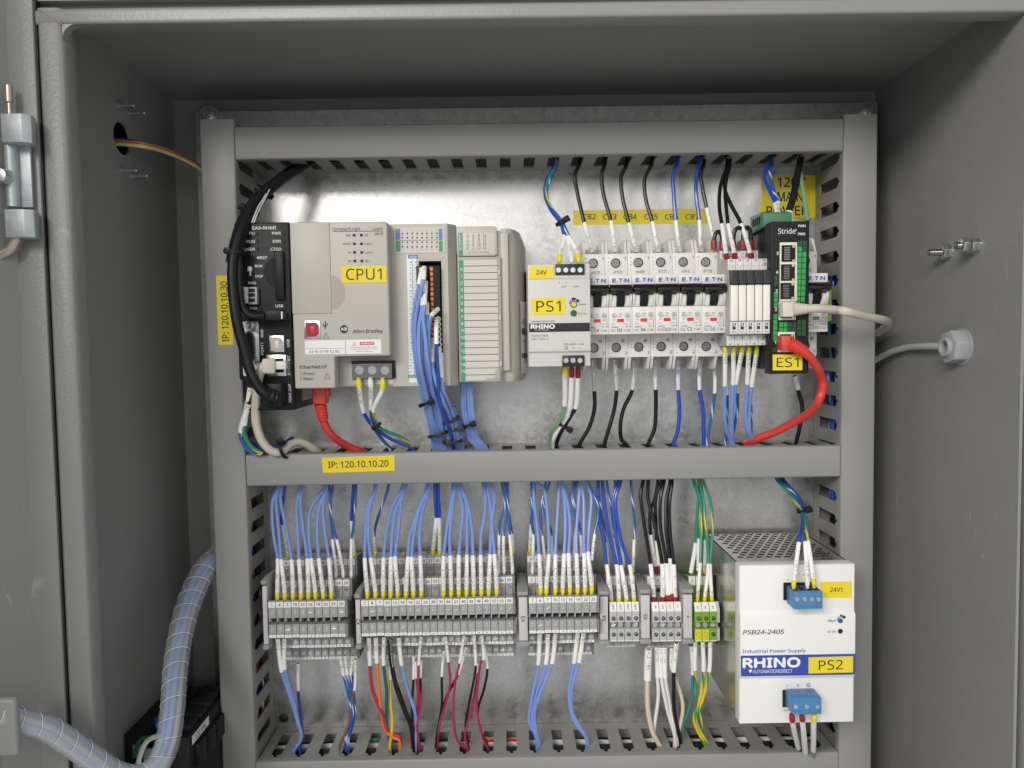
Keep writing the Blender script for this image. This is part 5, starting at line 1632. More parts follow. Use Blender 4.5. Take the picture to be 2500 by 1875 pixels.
bracket('B1', 0, 850, 48, 1410, -66, 'grey end bracket at the left end of the leftmost terminal strip')
bracket('B1', 752, 960, 802, 1405, -68, 'grey end bracket with marker X2 before the longest terminal strip', 'X2')
bracket('B3', 10, 940, 102, 1380, -66, 'end bracket with lilac white marker X3', 'X3')
bracket('B3', 668, 935, 752, 1372, -62, 'end bracket with lilac white marker X4', 'X4')
bracket('B4', 270, 925, 362, 1362, -60, 'end bracket with lilac white marker X5', 'X5')
bracket('B4', 612, 920, 706, 1362, -60, 'end bracket with a ground sign before the green blocks', '+')

# ---- two-level feed-through blocks
Y4, Y4b = -60.0, -38.0
REF4 = ac('B4', 150, 1193, Y4).z
def fz(y, yd): return ac('B4', 150, y, yd).z - REF4
FP = px('B4', 61.8, Y4)
def t2_body():
    pr = [(-8, fz(800, -8)), (Y4b, fz(812, Y4b)), (Y4b, fz(990, Y4b)), (Y4 + 10, fz(1046, Y4 + 10)), (Y4 + 4, fz(1036, Y4)), (Y4, fz(1104, Y4)), (Y4, fz(1195, Y4)), (Y4 + 6, fz(1200, Y4)), (Y4 + 6, fz(1240, Y4)), (Y4, fz(1246, Y4)), (Y4, fz(1343, Y4)), (Y4 + 5, fz(1350, Y4)), (Y4b, fz(1360, Y4b)), (Y4b, fz(1385, Y4b)), (-8, fz(1392, Y4b))]
    return MB().prism(pr, 'x', .12, FP - .12)
def t2_mark():
    return MB().prism([(Y4 + 3.2, fz(1040, Y4)), (Y4 - .5, fz(1103, Y4)), (Y4 + .5, fz(1103, Y4)), (Y4 + 4.2, fz(1040, Y4))], 'x', .3, FP - .3)
def t2_mark2(): return MB().box(.3, FP - .3, Y4b - .5, Y4b + .5, fz(888, Y4b), fz(818, Y4b))
def t2_mark3(): return MB().box(.3, FP - .3, Y4 - .4, Y4 + .5, fz(1345, Y4), fz(1338, Y4))
def t2_mark4(): return MB().box(.3, FP - .3, Y4b - .6, Y4b + .5, fz(1388, Y4b), fz(1380, Y4b))
def t2_ring(y, yd):
    return lambda: MB().ring((FP / 2 + .3, yd - .3, fz(y, yd)), (FP / 2 + .3, yd + .2, fz(y, yd)), 1.75, 2.1, 16)
def t2_hole(y, yd):
    def f():
        m_ = MB().disc(FP / 2 + .3, yd - .12, fz(y, yd), 1.8, 16)
        return m_
    return f
def t2_glint(y, yd):
    return lambda: MB().prism([(FP / 2 + .3 - 1.2, fz(y, yd) - .2), (FP / 2 + 1.0, fz(y, yd) + 1.1), (FP / 2 + 1.3, fz(y, yd) + .5), (FP / 2 - .4, fz(y, yd) - .7)], 'y', yd - .2, yd - .1)
def term2(x0, zc, label, grp, kind, txt, txt2=None):
    body, low = {'g': ('terminal_light', None), 'e': ('ground_green', 'ground_yellow')}[kind]
    t = thing('terminal_block', label, 'terminal block', (x0, -8, zc), grp)
    o8 = (0, 8, 0)
    spart('body', 't2_body%s|' % kind, t2_body, body, t, o8, bevel=.3, seg=1)
    if low and txt2 != 'green':
        spart('lower_shell', 't2_low|', lambda: MB().box(.3, FP - .3, Y4 - .25, Y4 + .1, fz(1336, Y4), fz(1248, Y4)), low, t, o8)
    spart('marker', 't2_m|', t2_mark, 'marker_white', t, o8); spart('marker', 't2_m2|', t2_mark2, 'marker_white', t, o8)
    spart('marker', 't2_m3|', t2_mark3, 'marker_white', t, o8); spart('marker', 't2_m4|', t2_mark4, 'marker_white', t, o8)
    for nm, y, yd in (('a', 1160, Y4), ('b', 1290, Y4), ('c', 930, Y4b)):
        h_ = spart('screw_hole', 't2_h%s|' % nm, t2_hole(y, yd - (.2 if low and nm == 'b' else 0)), 'dark_hole', t, o8)
        spart('hole_rim', 't2_r%s%s|' % (nm, kind), t2_ring(y, yd), body, h_, (0, 0, 0))
        spart('screw', 't2_g%s|' % nm, t2_glint(y, yd - (.25 if low and nm == 'b' else 0)), 'steel_plated', h_, (0, 0, 0))  # only a steel sliver, shaped as the glint of the sunken screw
    v_ = random.randrange(8)
    spart('screw', 'scr_b%d|' % v_, lambda v_=v_: screw_slot(2.2, v_ * .39, .7), 'steel_plated', t, (FP / 2 + .2, 8 + Y4 + 2.6, fz(1220, Y4)), smooth=True)
    m_ = MB()
    zc_ = (fz(1040, Y4) + fz(1103, Y4)) / 2; yc_ = Y4 + 1.2
    rot = 90 if kind == 'g' and len(txt) > 1 else 0
    kk = (fz(1040, Y4) - fz(1103, Y4)); kt = 3.7 / kk
    m0 = MB().text(txt, 0, 0, 0, 2.3 if rot == 0 else 1.9, rot=rot, bold=.006)
    m_._add([(FP / 2 + v[0], yc_ + v[2] * kt, zc_ + v[2]) for v in m0.V], m0.F)
    if txt2 and txt2 != 'green':
        m_.text(txt2, FP / 2, fz(850, Y4b), Y4b - .65, 2.2)
    link('lettering', mesh_of('lettering', m_, 'ink'), t, o8)
GSYM = '\u00b1'
x_ = ac('B3', 757, 1195, Y4).x
for i in range(4):
    term2(x_ + i * FP, REF4, 'light grey two-level terminal block marked 24V, %s of the four left of marker X5' % ('first', 'second', 'third', 'last')[i], 'two-level terminal blocks marked 24V', 'g', '24V', '0V')
x_ = ac('B4', 370, 1193, Y4).x
zc5 = ac('B4', 500, 1193, Y4).z
for i in range(4):
    term2(x_ + i * FP, zc5, '%s light grey two-level terminal block right of marker X5, numbered %d' % (ORD[i], 1 + 2 * i), 'two-level terminal blocks right of marker X5', 'g', str(1 + 2 * i), str(2 + 2 * i))
x_ = ac('B4', 716, 1193, Y4).x
zc6 = ac('B4', 825, 1193, Y4).z
for i in range(3):
    term2(x_ + i * FP, zc6, 'green and yellow ground terminal block, %s of three' % ('left', 'middle', 'right')[i], 'green ground terminal blocks', 'e', GSYM, 'green' if i == 2 else GSYM)
t2e = t2_body(); n_ = len(t2e.V) // 2
for X_, zc_, lb_ in ((x_ + 3 * FP, zc6, 'grey end plate closing the green ground terminals'),):
    m_ = MB().prism([(v[1], v[2] + zc_) for v in t2e.V[:n_]], 'x', X_, X_ + 2.4)
    solo('end_plate', m_, 'terminal_light', lb_, 'end plate', 'end plates of the terminal strips', (X_, -8, zc_))

# ================================================================== wires
SEEN = {}
def uniq(label):
    SEEN[label] = SEEN.get(label, 0) + 1
    return label
def path(pts, y0, y1):
    n_ = len(pts)
    v0, v1 = pts[0][1], pts[-1][1]
    out = []
    for i, p_ in enumerate(pts):
        f = (p_[1] - v0) / (v1 - v0) if abs(v1 - v0) > 1 else i / (n_ - 1)
        f = min(1, max(0, f))
        out.append(at(p_[0], p_[1], p_[2] if len(p_) > 2 else y0 + (y1 - y0) * f))
    return out
def wire(pts, y0, y1, m, label, r=1.38, text=None, ferr=None, pre=None, sleeve=True, rs=None, fr=None, name='wire', cat='wire', group=None, th=2.0):
    """pts run from the duct to the terminal; with a sleeve the last points are sleeve start, sleeve end (and ferrule end)."""
    P_ = path(pts, y0, y1)
    if len(P_) > 4:                                    # hand-laid wires are never quite smooth
        P_ = [p_ + Vector((random.uniform(-.5, .5), random.uniform(-1.2, 1.2), 0)) if 0 < i < len(P_) - 2 else p_ for i, p_ in enumerate(P_)]
    if pre:
        P_ = [P_[0] + Vector(pre)] + P_
    line, idx = spline(P_, 6)
    rs = rs or r * 1.22
    if not sleeve:
        return solo(name, MB().tube(line, r, 8), 'wire_lightblue' if m is None else m, uniq(label), cat, group, tuple(P_[-1]))
    b_ = idx[-2] if ferr else idx[-1]
    a_ = idx[-3] if ferr else idx[-2]
    t = thing(name, uniq(label), cat, tuple(P_[-1]), group)
    part('insulation', MB().tube(line[:b_ + 1], r, 8), m, t)
    sl_ = line[a_:b_ + 1]
    so = part('marker_sleeve', MB().tube(sl_, rs, 10), 'sleeve_white', t)
    if ferr:
        fe = line[b_:]
        e_ = fe[-1]
        k_ = len(fe)
        rf = fr or rs * 1.05
        part('ferrule', MB().tube(fe, [rf * (1 if i < k_ * .6 else .72) for i in range(k_)], 10), ferr, t)
    if text:
        rev = sl_[::-1]
        ln = [0]
        for i in range(1, len(rev)):
            ln.append(ln[-1] + (rev[i] - rev[i - 1]).length)
        tot = ln[-1]
        def fn(X, Z):
            s_ = min(tot - 1e-3, max(0, X + 1.0))
            i = 0
            while i < len(ln) - 2 and ln[i + 1] < s_: i += 1
            f = (s_ - ln[i]) / max(1e-6, ln[i + 1] - ln[i])
            c_ = rev[i].lerp(rev[i + 1], f)
            d_ = (rev[i + 1] - rev[i]).normalized()
            front = Vector((0, -1, 0)); front = (front - d_ * front.dot(d_)).normalized()
            upv = Vector((-d_.z, 0, d_.x)); upv = (upv - d_ * upv.dot(d_) - front * upv.dot(front)).normalized()
            a = Z / rs
            return c_ + (rs + .06) * (math.sin(a) * upv + math.cos(a) * front)
        m_ = MB()
        vs, fs = _text_raw(text, .008)
        w_ = max(v[0] for v in vs) * th / CAPH
        m_.text(text, 0, 0, 0, th, 'l', wd=min(w_, tot - 2.0), bold=.008, fn=fn)
        part('lettering', m_, 'ink_soft', so)
    return t

LBL, BLU, BWH, BLK, GRN, GYE = 'wire_lightblue', 'wire_blue', 'wire_blue_white', 'wire_black', 'wire_green', 'wire_green_yellow'
FY, FR, FW = 'ferrule_yellow', 'ferrule_red', 'ferrule_white'
UPM = (0, 3, 16)                                        # on up into the middle duct
E1, E2, E3 = -61.0, -45.0, -24.0
G1 = 'wires from the middle duct down to the terminal strips'
def up(k, pts, m, label, text=None, ferr=FY, end=E1, r=1.48, **kw):
    wire(c(k, *pts), -33, end, m, label, r=r, text=text, ferr=ferr, pre=UPM, group=G1, **kw)
AR = '>'
for n_, pts in (('00', ((125, 105), (88, 210), (95, 480), (118, 680), (122, 950), (124, 1012))), ('01', ((135, 105), (115, 190), (128, 420), (158, 680), (182, 950), (184, 1010))),
                ('02', ((152, 105), (150, 190), (190, 400), (240, 680), (249, 950), (249, 1010))), ('03', ((305, 105), (283, 240), (292, 480), (304, 680), (314, 950), (314, 1008))),
                ('04', ((330, 105), (312, 200), (330, 440), (362, 678), (374, 948), (374, 1006))), ('05', ((500, 105), (395, 260), (375, 450), (398, 676), (430, 945), (432, 1005))),
                ('06', ((515, 105), (460, 270), (440, 470), (456, 676), (492, 945), (496, 1003))), ('07', ((525, 105), (492, 230), (510, 480), (535, 674), (560, 943), (562, 1003)))):
    up('B1', pts, LBL, '%s sleeved light blue wire of the leftmost strip, reading CPU IN%s' % (ORD[int(n_)], n_), AR + 'CPU IN' + n_)
up('B1', ((548, 100), (545, 230), (563, 440), (568, 520), (597, 785), (597, 830)), BWH, 'blue and white wire with sleeve CPU COM0 0V1 in the leftmost strip', AR + 'CPU COM0 0V1', FW, E2, 1.15)
up('B1', ((572, 100), (560, 250), (590, 460), (600, 520), (655, 780), (658, 828)), BWH, 'blue and white wire with sleeve CPU COM1 0V1 in the leftmost strip', AR + 'CPU COM1 0V1', FW, E2, 1.15)
up('B1', ((738, 95), (728, 230), (722, 368), (745, 610), (750, 665)), BLU, 'dark blue wire to the rear of the last terminal of the leftmost strip', '0V1', FY, E3, 1.3)
up('B1', ((762, 95), (750, 330), (732, 450), (724, 515), (722, 785), (722, 830)), BWH, 'blue and white wire with sleeve X2 2 0V', AR + 'X2 2 0V', FW, E2, 1.15)
up('B1', ((185, 105), (165, 260), (160, 380), (166, 400), (205, 625), (212, 670)), BLU, 'dark blue wire behind the first light blue wires of the leftmost strip', '24V 25', FY, E3, 1.2)
for n_, k, pts in ((0, 'B1', ((925, 90), (855, 250), (832, 480), (832, 670), (850, 942), (852, 1000))), (1, 'B1', ((915, 95), (862, 300), (860, 520), (885, 668), (916, 940), (918, 1000))),
                   (2, 'B1', ((1140, 85), (1050, 270), (1005, 480), (990, 665), (980, 938), (980, 998))), (3, 'B1', ((1155, 85), (1080, 300), (1050, 500), (1045, 663), (1040, 938), (1040, 998))),
                   (4, 'B1', ((1165, 85), (1130, 200), (1105, 450), (1080, 662), (1097, 936), (1097, 997))), (5, 'B2', ((280, 75), (190, 300), (130, 520), (115, 660), (104, 935), (104, 994))),
                   (6, 'B2', ((295, 75), (215, 280), (160, 500), (150, 660), (162, 933), (164, 992))), (7, 'B2', ((300, 78), (228, 320), (215, 500), (218, 656), (228, 932), (228, 990))),
                   (8, 'B2', ((487, 68), (460, 260), (425, 480), (413, 652), (407, 930), (407, 990))), (9, 'B2', ((505, 68), (480, 250), (462, 480), (463, 650), (470, 928), (470, 988))),
                   (10, 'B2', ((520, 68), (560, 260), (545, 470), (535, 650), (531, 926), (532, 987))), (11, 'B2', ((530, 68), (585, 230), (600, 440), (598, 648), (594, 925), (594, 985))),
                   (12, 'B2', ((545, 68), (600, 230), (640, 450), (650, 648), (653, 922), (653, 984))), (13, 'B2', ((730, 62), (745, 200), (735, 330), (712, 500), (712, 646), (713, 920), (714, 984))),
                   (14, 'B2', ((790, 62), (815, 180), (790, 420), (780, 645), (773, 918), (773, 982))), (15, 'B2', ((755, 62), (780, 220), (805, 430), (820, 642), (838, 916), (838, 980)))):
    up(k, pts, LBL, '%s sleeved light blue wire of the longest strip, reading CPU OUT %d' % (ORD[n_], n_), AR + 'CPU OUT %d' % n_)
up('B1', ((1025, 85), (965, 260), (918, 430), (912, 498), (918, 625), (920, 662)), BWH, 'blue and white wire behind the sleeves CPU OUT 0 and 1', '26 0V4', FY, E3, 1.2)
up('B2', ((338, 70), (342, 200), (345, 345), (322, 600), (322, 657)), BLU, 'left of the two dark blue wires sleeved CPU V+ 24V1', AR + 'CPU V+ 24V1', FY, E3)
up('B2', ((365, 70), (368, 200), (376, 343), (377, 600), (377, 655)), BLU, 'right of the two dark blue wires sleeved CPU V+ 24V1', AR + 'CPU V+ 24V1', FY, E3)
up('B2', ((880, 60), (905, 240), (870, 370), (853, 485), (852, 775), (852, 805)), BWH, 'blue and white wire with sleeve CPU COM1 0V1 in the longest strip', AR + 'CPU COM1 0V1', FW, E2, 1.15)
up('B2', ((905, 60), (930, 220), (905, 380), (897, 490), (897, 750), (898, 802)), BWH, 'blue and white wire with sleeve CPU COM0 0V1 in the longest strip', AR + 'CPU COM0 0V1', FW, E2, 1.15)
up('B2', ((925, 60), (935, 260), (942, 400), (945, 482), (965, 750), (965, 800)), BWH, 'blue and white wire with sleeve X3 2 0V1', AR + 'X3 2 0V1', FW, E2, 1.15)
up('B2', ((915, 60), (925, 250), (950, 400), (962, 470), (972, 600), (974, 640)), BWH, 'blue and white wire at the rear of the last terminal of the longest strip', '0V1', FY, E3, 1.15)
for n_, pts in ((0, ((140, 55), (150, 240), (175, 440), (190, 640), (198, 912), (198, 972))), (1, ((165, 55), (220, 110), (255, 300), (268, 640), (245, 912), (245, 972))), (2, ((345, 50), (345, 180), (328, 400), (323, 640), (318, 910), (318, 970))),
                (3, ((360, 50), (390, 200), (400, 420), (394, 636), (378, 908), (378, 970))), (4, ((375, 60), (415, 240), (435, 420), (428, 630), (436, 906), (436, 968))), (5, ((515, 50), (510, 220), (490, 430), (488, 636), (498, 906), (498, 968))),
                (6, ((525, 50), (545, 200), (548, 430), (548, 630), (558, 904), (558, 966))), (7, ((570, 50), (605, 180), (592, 430), (586, 620), (612, 890), (612, 964)))):
    up('B3', pts, LBL, '%s sleeved light blue wire of strip X3, reading CPU OUT%d' % (ORD[n_], n_), AR + 'CPU OUT%d' % n_)
up('B3', ((125, 55), (128, 300), (133, 420), (137, 478), (133, 750), (132, 802)), BWH, 'blue and white wire with sleeve X1 59 0V1', AR + 'X1 59 0V1', FW, E2, 1.15)
up('B3', ((150, 60), (145, 250), (130, 340), (122, 400), (112, 590), (112, 640)), BWH, 'blue and white wire at the rear of the first terminal of strip X3', AR + 'X1 60', FY, E3, 1.15)
for i, (pts, s, e_) in enumerate((((( 275, 50), (200, 240), (205, 440), (212, 490), (240, 770)), 'A2 0V1', E2), (((240, 55), (225, 240), (275, 430), (285, 490), (300, 760)), 'A2 0V1', E2), (((490, 50), (460, 210), (485, 380), (475, 485), (470, 770)), 'A2 0V1', E2), (((465, 50), (480, 280), (515, 440), (522, 485), (530, 650)), 'A2 0V1', E2), (((585, 60), (655, 200), (665, 330), (637, 478), (612, 690)), 'DC COM 0V1', -50))):
    up('B3', pts, BWH, '%s blue and white wire sleeved %s, behind strip X3' % (('first', 'second', 'third', 'fourth', 'last')[i], s), AR + s, None, e_, 1.1)
E4, E5 = -52.0, -36.0
for s, pts in (('PS1+ 24V', ((668, 45), (668, 300), (710, 540), (738, 725), (770, 990), (772, 1042))), ('CB6 1 24V', ((700, 45), (715, 220), (770, 540), (810, 720), (833, 990), (833, 1042))), ('CS1+ 24V', ((830, 40), (785, 180), (810, 480), (850, 728), (893, 990), (893, 1042))), ('CB7 1 24V', ((850, 40), (800, 190), (850, 520), (912, 722), (955, 988), (956, 1042)))):
    up('B3', pts, BLU, 'dark blue wire with white sleeve reading %s' % s, AR + s, FY, E4, 1.5)
up('B3', ((930, 40), (945, 200), (965, 420), (956, 518), (945, 780)), BWH, 'blue and white wire with sleeve RHMI 0V', AR + 'RHMI 0V', None, E5, 1.15)
up('B3', ((735, 50), (760, 220), (785, 400), (798, 500), (825, 740)), BWH, 'blue and white wire behind the sleeve CB6 1 24V', 'COM', None, E5, 1.1)
up('B3', ((660, 50), (690, 300), (722, 480), (730, 540), (748, 740)), BWH, 'blue and white wire behind the sleeve PS1+ 24V', '0V', None, E5, 1.1)
up('B3', ((800, 60), (815, 330), (838, 470), (846, 520), (872, 740)), BWH, 'blue and white wire behind the sleeve CS1+ 24V', '0V', None, E5, 1.1)
for s, lb_, pts, rs in (('CB1 2 115L', 'black wire with sleeve CB1 2 115L', ((300, 40), (280, 150), (310, 380), (362, 722), (386, 985), (388, 1038)), None), ('CB2 1 115L', 'black wire with sleeve CB2 1 115L', ((340, 40), (345, 190), (395, 400), (450, 720), (458, 985), (456, 1038)), None), (None, 'black wire with blank white sleeve next to CB2 1 115L', ((470, 40), (440, 180), (440, 420), (485, 712), (503, 970), (507, 1034)), 2.3), (None, 'black wire with the highest blank white sleeve of its group', ((520, 40), (490, 200), (490, 440), (512, 676), (526, 960), (530, 1030)), None), ('CB3 11 115L', 'black wire with sleeve CB3 11 115L', ((535, 40), (515, 220), (522, 440), (550, 724), (560, 985), (562, 1034)), None)):
    up('B4', pts, BLK, lb_, AR + s if s else None, FR, E4, 1.55, fr=2.3, rs=rs)
up('B4', ((420, 40), (385, 200), (360, 300), (358, 480), (400, 735), (412, 800)), BLK, 'black wire with sleeve going to the rear level behind CB1 2 115L', 'PS2 115L', FR, E5, 1.4)
up('B4', ((450, 40), (400, 180), (406, 440), (408, 530), (428, 730)), BLK, 'black wire with thin sleeve half hidden in the black group', None, None, E5, 1.4)
for lb_, pts, f_, e_ in (('left front green and yellow wire to the ground terminals', ((715, 30), (765, 220), (770, 500), (765, 708), (740, 978), (738, 1032)), FY, E4), ('middle front green and yellow wire to the ground terminals', ((745, 30), (790, 200), (800, 420), (830, 715), (800, 982), (795, 1030)), FY, E4), ('right front green and yellow wire to the ground terminals', ((785, 30), (848, 220), (865, 500), (842, 720), (855, 980), (855, 1030)), FY, E4), ('green wire to the rear of the left ground terminal', ((700, 30), (775, 260), (752, 440), (750, 512), (744, 775)), None, E5), ('green wire to the rear of the middle ground terminal', ((770, 30), (790, 300), (797, 440), (798, 520), (796, 770), (796, 800)), FY, E5)):
    up('B4', pts, GYE, lb_, AR + 'G', f_, e_, 1.25)
wire(c('B4', (760, 30), (740, 300), (728, 480), (726, 548), (686, 792)), -30, -36, GRN, 'green wire with a slanting white sleeve left of the ground terminals', r=1.3, text=None, ferr=None, pre=UPM, rs=1.9)
for s, lb_, m, pts, f_ in (('X1 3 24V1', 'dark blue wire with sleeve X1 3 24V1 into the upper blue plug', BLU, ((1165, 405, -33), (1235, 490, -48), (1252, 560, -75), (1248, 630, -100), (1237, 688, -114), (1216, 848, -119), (1213, 888, -119)), FY), ('X1 2 0V1', 'blue and white wire with sleeve X1 2 0V1 into the upper blue plug', BWH, ((1150, 405, -33), (1215, 480, -48), (1247, 560, -72), (1258, 640, -98), (1262, 685, -113), (1272, 845, -119), (1273, 884, -119)), FW), ('+', 'green and yellow wire into the upper blue plug', GYE, ((1135, 405, -33), (1195, 470, -46), (1246, 548, -70), (1268, 610, -96), (1275, 680, -112), (1298, 840, -118), (1302, 882, -118)), FY)):
    wire(c('Q4', *pts), 0, 0, m, lb_, r=1.35, text=AR + s, ferr=f_, pre=UPM)
for lb_, m, pts, f_ in (('left wire with red ferrule hanging from the lower blue plug', BLK, ((705, 1605, -50), (690, 1565, -62), (648, 1382, -116), (644, 1335, -118)), FR), ('middle wire with red ferrule hanging from the lower blue plug', 'wire_white', ((740, 1640, -52), (736, 1592, -70), (716, 1378, -116), (712, 1332, -118)), FR), ('green wire with yellow ferrule hanging from the lower blue plug', 'wire_palegreen', ((788, 1650, -54), (790, 1582, -74), (793, 1378, -116), (795, 1334, -118)), FY)):
    wire(c('B5', *pts), 0, 0, m, lb_, r=1.55, text=None, ferr=f_, pre=(0, 8, -14), rs=2.1)

# ---- wires from the terminal strips down to the bottom duct
DNM = (0, 2, -12)
G2 = 'wires from the terminal strips down to the bottom duct'
def dn(pts, m, label, text=None, r=1.35, y0=-40, y1=-58, sleeve=True, **kw):
    wire(pts, y0, y1, m, label, r=r, text=text, ferr=None, pre=DNM, group=G2, sleeve=sleeve, **kw)
dn(c('C8', (200, 720), (245, 670), (300, 570), (275, 450), (210, 250), (152, 62)) + c('B1', (126, 1322)), LBL, 'light blue wire with sleeve S2A 2', AR + 'S2A 2', rs=1.9)
dn(c('C8', (235, 690), (290, 600), (302, 560), (290, 470), (240, 300), (176, 40)) + c('B1', (180, 1320)), LBL, 'light blue wire with sleeve S1A 4', AR + 'S1A 4', rs=1.75)
dn(c('C8', (290, 640), (310, 570), (312, 500), (295, 380), (278, 208), (276, 0)) + c('B1', (288, 1508))[:0], BLU, 'dark blue wire with sleeve beside S1A 4', AR + 'S2A 1', y1=-36)
for i, (pts, m) in enumerate(((((640, 580), (665, 480), (680, 330), (662, 220), (628, 90), (600, -60)), BWH), (((650, 590), (670, 500), (690, 340), (678, 200), (656, 85), (640, -60)), BWH), (((655, 600), (690, 470), (705, 350), (692, 230), (684, 85), (700, -60)), BWH), (((600, 640), (660, 500), (685, 400), (705, 225), (712, 205), (722, -30)), 'wire_brown'))):
    dn(c('C8', *pts), m, ('%s blue and white wire of the sleeved bundle under the leftmost strip' % ('first', 'second', 'third')[i]) if i < 3 else 'brown wire of the sleeved bundle under the leftmost strip', AR + 'P1 %d 0V' % (i + 1), r=1.1, y1=-42)
dn(c('C8', (668, 590), (700, 480), (722, 350), (712, 250), (700, 120), (690, 60)), 'wire_blue_white', 'thin blue wire curving right of the brown wire', r=1.05, y1=-36, sleeve=False)
dn(c('C8', (1060, 568), (1010, 545), (970, 510), (930, 400), (855, 200), (832, 10)) + c('B1', (862, 1312)), 'wire_red', 'red wire leading left into the bottom duct', AR + '1X/RED', r=1.5)
dn(c('C8', (1058, 590), (1005, 565), (960, 520), (925, 420), (900, 230), (885, -8)) + c('B1', (920, 1312)), 'wire_orange', 'orange wire next to the red wire', AR + 'AMBER', r=1.5)
dn(c('C8', (980, 580), (966, 490), (965, 350), (956, 200), (938, 10)) + c('B1', (986, 1308)), 'wire_darkgreen', 'dark green wire between the orange and the yellow wire', AR + '1/GRN N', r=1.4)
dn(c('C8', (985, 620), (995, 540), (1000, 430), (996, 300), (988, 122), (978, -30)), 'wire_yellow', 'yellow wire right of the dark green wire', '1 0V', r=1.4, y1=-46)
dn(c('C8', (1168, 640), (1150, 490), (1095, 350), (1035, 180), (1002, 22)) + c('B1', (1028, 1322)), BLK, 'thick black wire with sleeve ORN X3', AR + 'ORN X3', r=2.0, rs=1.9)
dn(c('C8', (1175, 640), (1155, 500), (1105, 350), (1045, 180), (1012, 85), (1008, -80)), BLK, 'black wire running along the thick black wire', '0V', r=1.3, y1=-44)
dn(c('C8', (1185, 620), (1190, 480), (1170, 350), (1130, 220), (1076, 10)) + c('B1', (1105, 1312)), LBL, 'light blue wire with sleeve S1 X1', AR + 'S1 X1', r=1.5, rs=1.8)
dn(c('C8', (1172, 620), (1158, 480), (1160, 300), (1168, 118), (1170, -60)) + c('B2', (174, 1300))[:0], BLK, 'thin black wire left of the first crimson pair', '17 0V', r=1.05, y1=-48)
dn(c('C8', (1160, 700), (1146, 540), (1185, 420), (1205, 240), (1190, 110), (1182, -20)), 'wire_crimson', 'crimson wire of the first pair, leaving to the left', None, r=1.05, y1=-50)
dn(c('C8', (1215, 640), (1198, 480), (1216, 320), (1208, 160), (1208, 10)) + c('B2', (226, 1302)), 'wire_crimson', 'crimson wire with sleeve P2 X1', AR + 'XV P2 X1', r=1.05)
dn(c('C8', (1190, 620), (1180, 500), (1215, 330), (1224, 200), (1222, 108), (1228, -30)), BLK, 'thin black wire right of the first crimson pair', '0V1', r=1.05, y1=-44)
dn(c('C8', (1342, 660), (1350, 520), (1385, 320), (1386, 98)) + c('B2', (412, 1420)), BLK, 'thin black wire with sleeve 0X 0V1', AR + '0X 0V1', r=1.05, y1=-44)
dn(c('C8', (1350, 650), (1370, 480), (1420, 310), (1450, 140), (1436, -15)) + c('B2', (424, 1302)), 'wire_crimson', 'crimson wire with sleeve P1 X1 left of its black neighbour', AR + 'XV P1 X', r=1.05)
dn(c('C8', (1340, 645), (1372, 440), (1432, 235), (1512, 82)) + c('B2', (595, 1390)), BLK, 'black wire crossing under the slanting sleeve P2 0V1', AR + 'P2 0V1', r=1.2, y1=-44)
dn(c('C8', (1590, 668), (1515, 610), (1480, 460), (1486, 160), (1524, -5)) + c('B2', (575, 1292)), 'wire_crimson', 'crimson wire with sleeve M P1 X', AR + 'M P1 X1', r=1.05)
dn(c('C8', (1590, 620), (1572, 490), (1600, 280), (1645, 78), (1648, 10)) + c('B2', (655, 1292)), BLK, 'thin black wire with sleeve M P2 X2', AR + 'M P2 X2', r=1.05)
dn(c('C8', (1590, 665), (1570, 545), (1630, 290), (1664, 72), (1668, -10)) + c('B2', (672, 1420))[:0], 'wire_crimson', 'crimson wire crossing in front of the thin black wire M P2 X2', None, r=1.05, y1=-46)
dn(c('C8', (1745, 660), (1702, 570), (1662, 370), (1664, 200), (1690, -20), (1706, -30)) + c('B2', (718, 1292)), 'wire_crimson', 'crimson wire with sleeve M P3 X', AR + 'M P3 X', r=1.05)
dn(c('C8', (1742, 645), (1695, 530), (1664, 370), (1715, 200), (1738, 36)) + c('B2', (735, 1375)), BLK, 'black wire looping right, last of the longest strip', 'P3 0V1', r=1.1, y1=-44)
for i, (w_, s_) in enumerate(((((115, 1540), (72, 1460), (80, 1380), (113, 1212), (120, 1078)), 'CR1 A1'), (((108, 1545), (85, 1455), (100, 1350), (146, 1210), (156, 1078)), 'CR2 A1'), (((112, 1540), (98, 1430), (125, 1320), (173, 1207), (188, 1076)), 'CR3 A1'), (((322, 1535), (264, 1445), (248, 1330), (267, 1205), (284, 1074)), 'CR4 A1'), (((325, 1540), (262, 1420), (262, 1300), (289, 1202), (309, 1074)), 'CR5 A1'))):
    dn(c('Q4', *w_), LBL, '%s light blue wire under strip X3, sleeved %s' % (ORD[i], s_), AR + s_, r=1.6, rs=1.85)
dn(c('Q4', (645, 1585), (602, 1500), (586, 1400), (583, 1278), (588, 1146)), 'wire_cream', 'cream wire with the wide tag L2 115N', AR + 'L2 115N', r=2.1, rs=3.2, th=2.8, y1=-54)
for i, w_ in enumerate((((612, 1490), (630, 1350), (626, 1266), (622, 1136)), ((705, 1540), (668, 1400), (644, 1268), (643, 1138)), ((702, 1520), (684, 1400), (661, 1268), (659, 1138)), ((718, 1510), (736, 1390), (712, 1290), (690, 1232), (690, 1140)))):
    dn(c('Q4', *w_), 'wire_white' if i < 3 else 'wire_cream', ('first', 'second', 'third', 'last')[i] + ' pale wire with white sleeve under the blocks right of marker X5', AR + 'L2 115N', r=1.6, y1=-46, rs=2.0)
dn(c('Q4', (725, 1545), (698, 1420), (694, 1330), (697, 1243), (709, 1120)), BLK, 'black wire with sleeve CB5 1 115L', AR + 'CB5 1 115L', r=1.7)
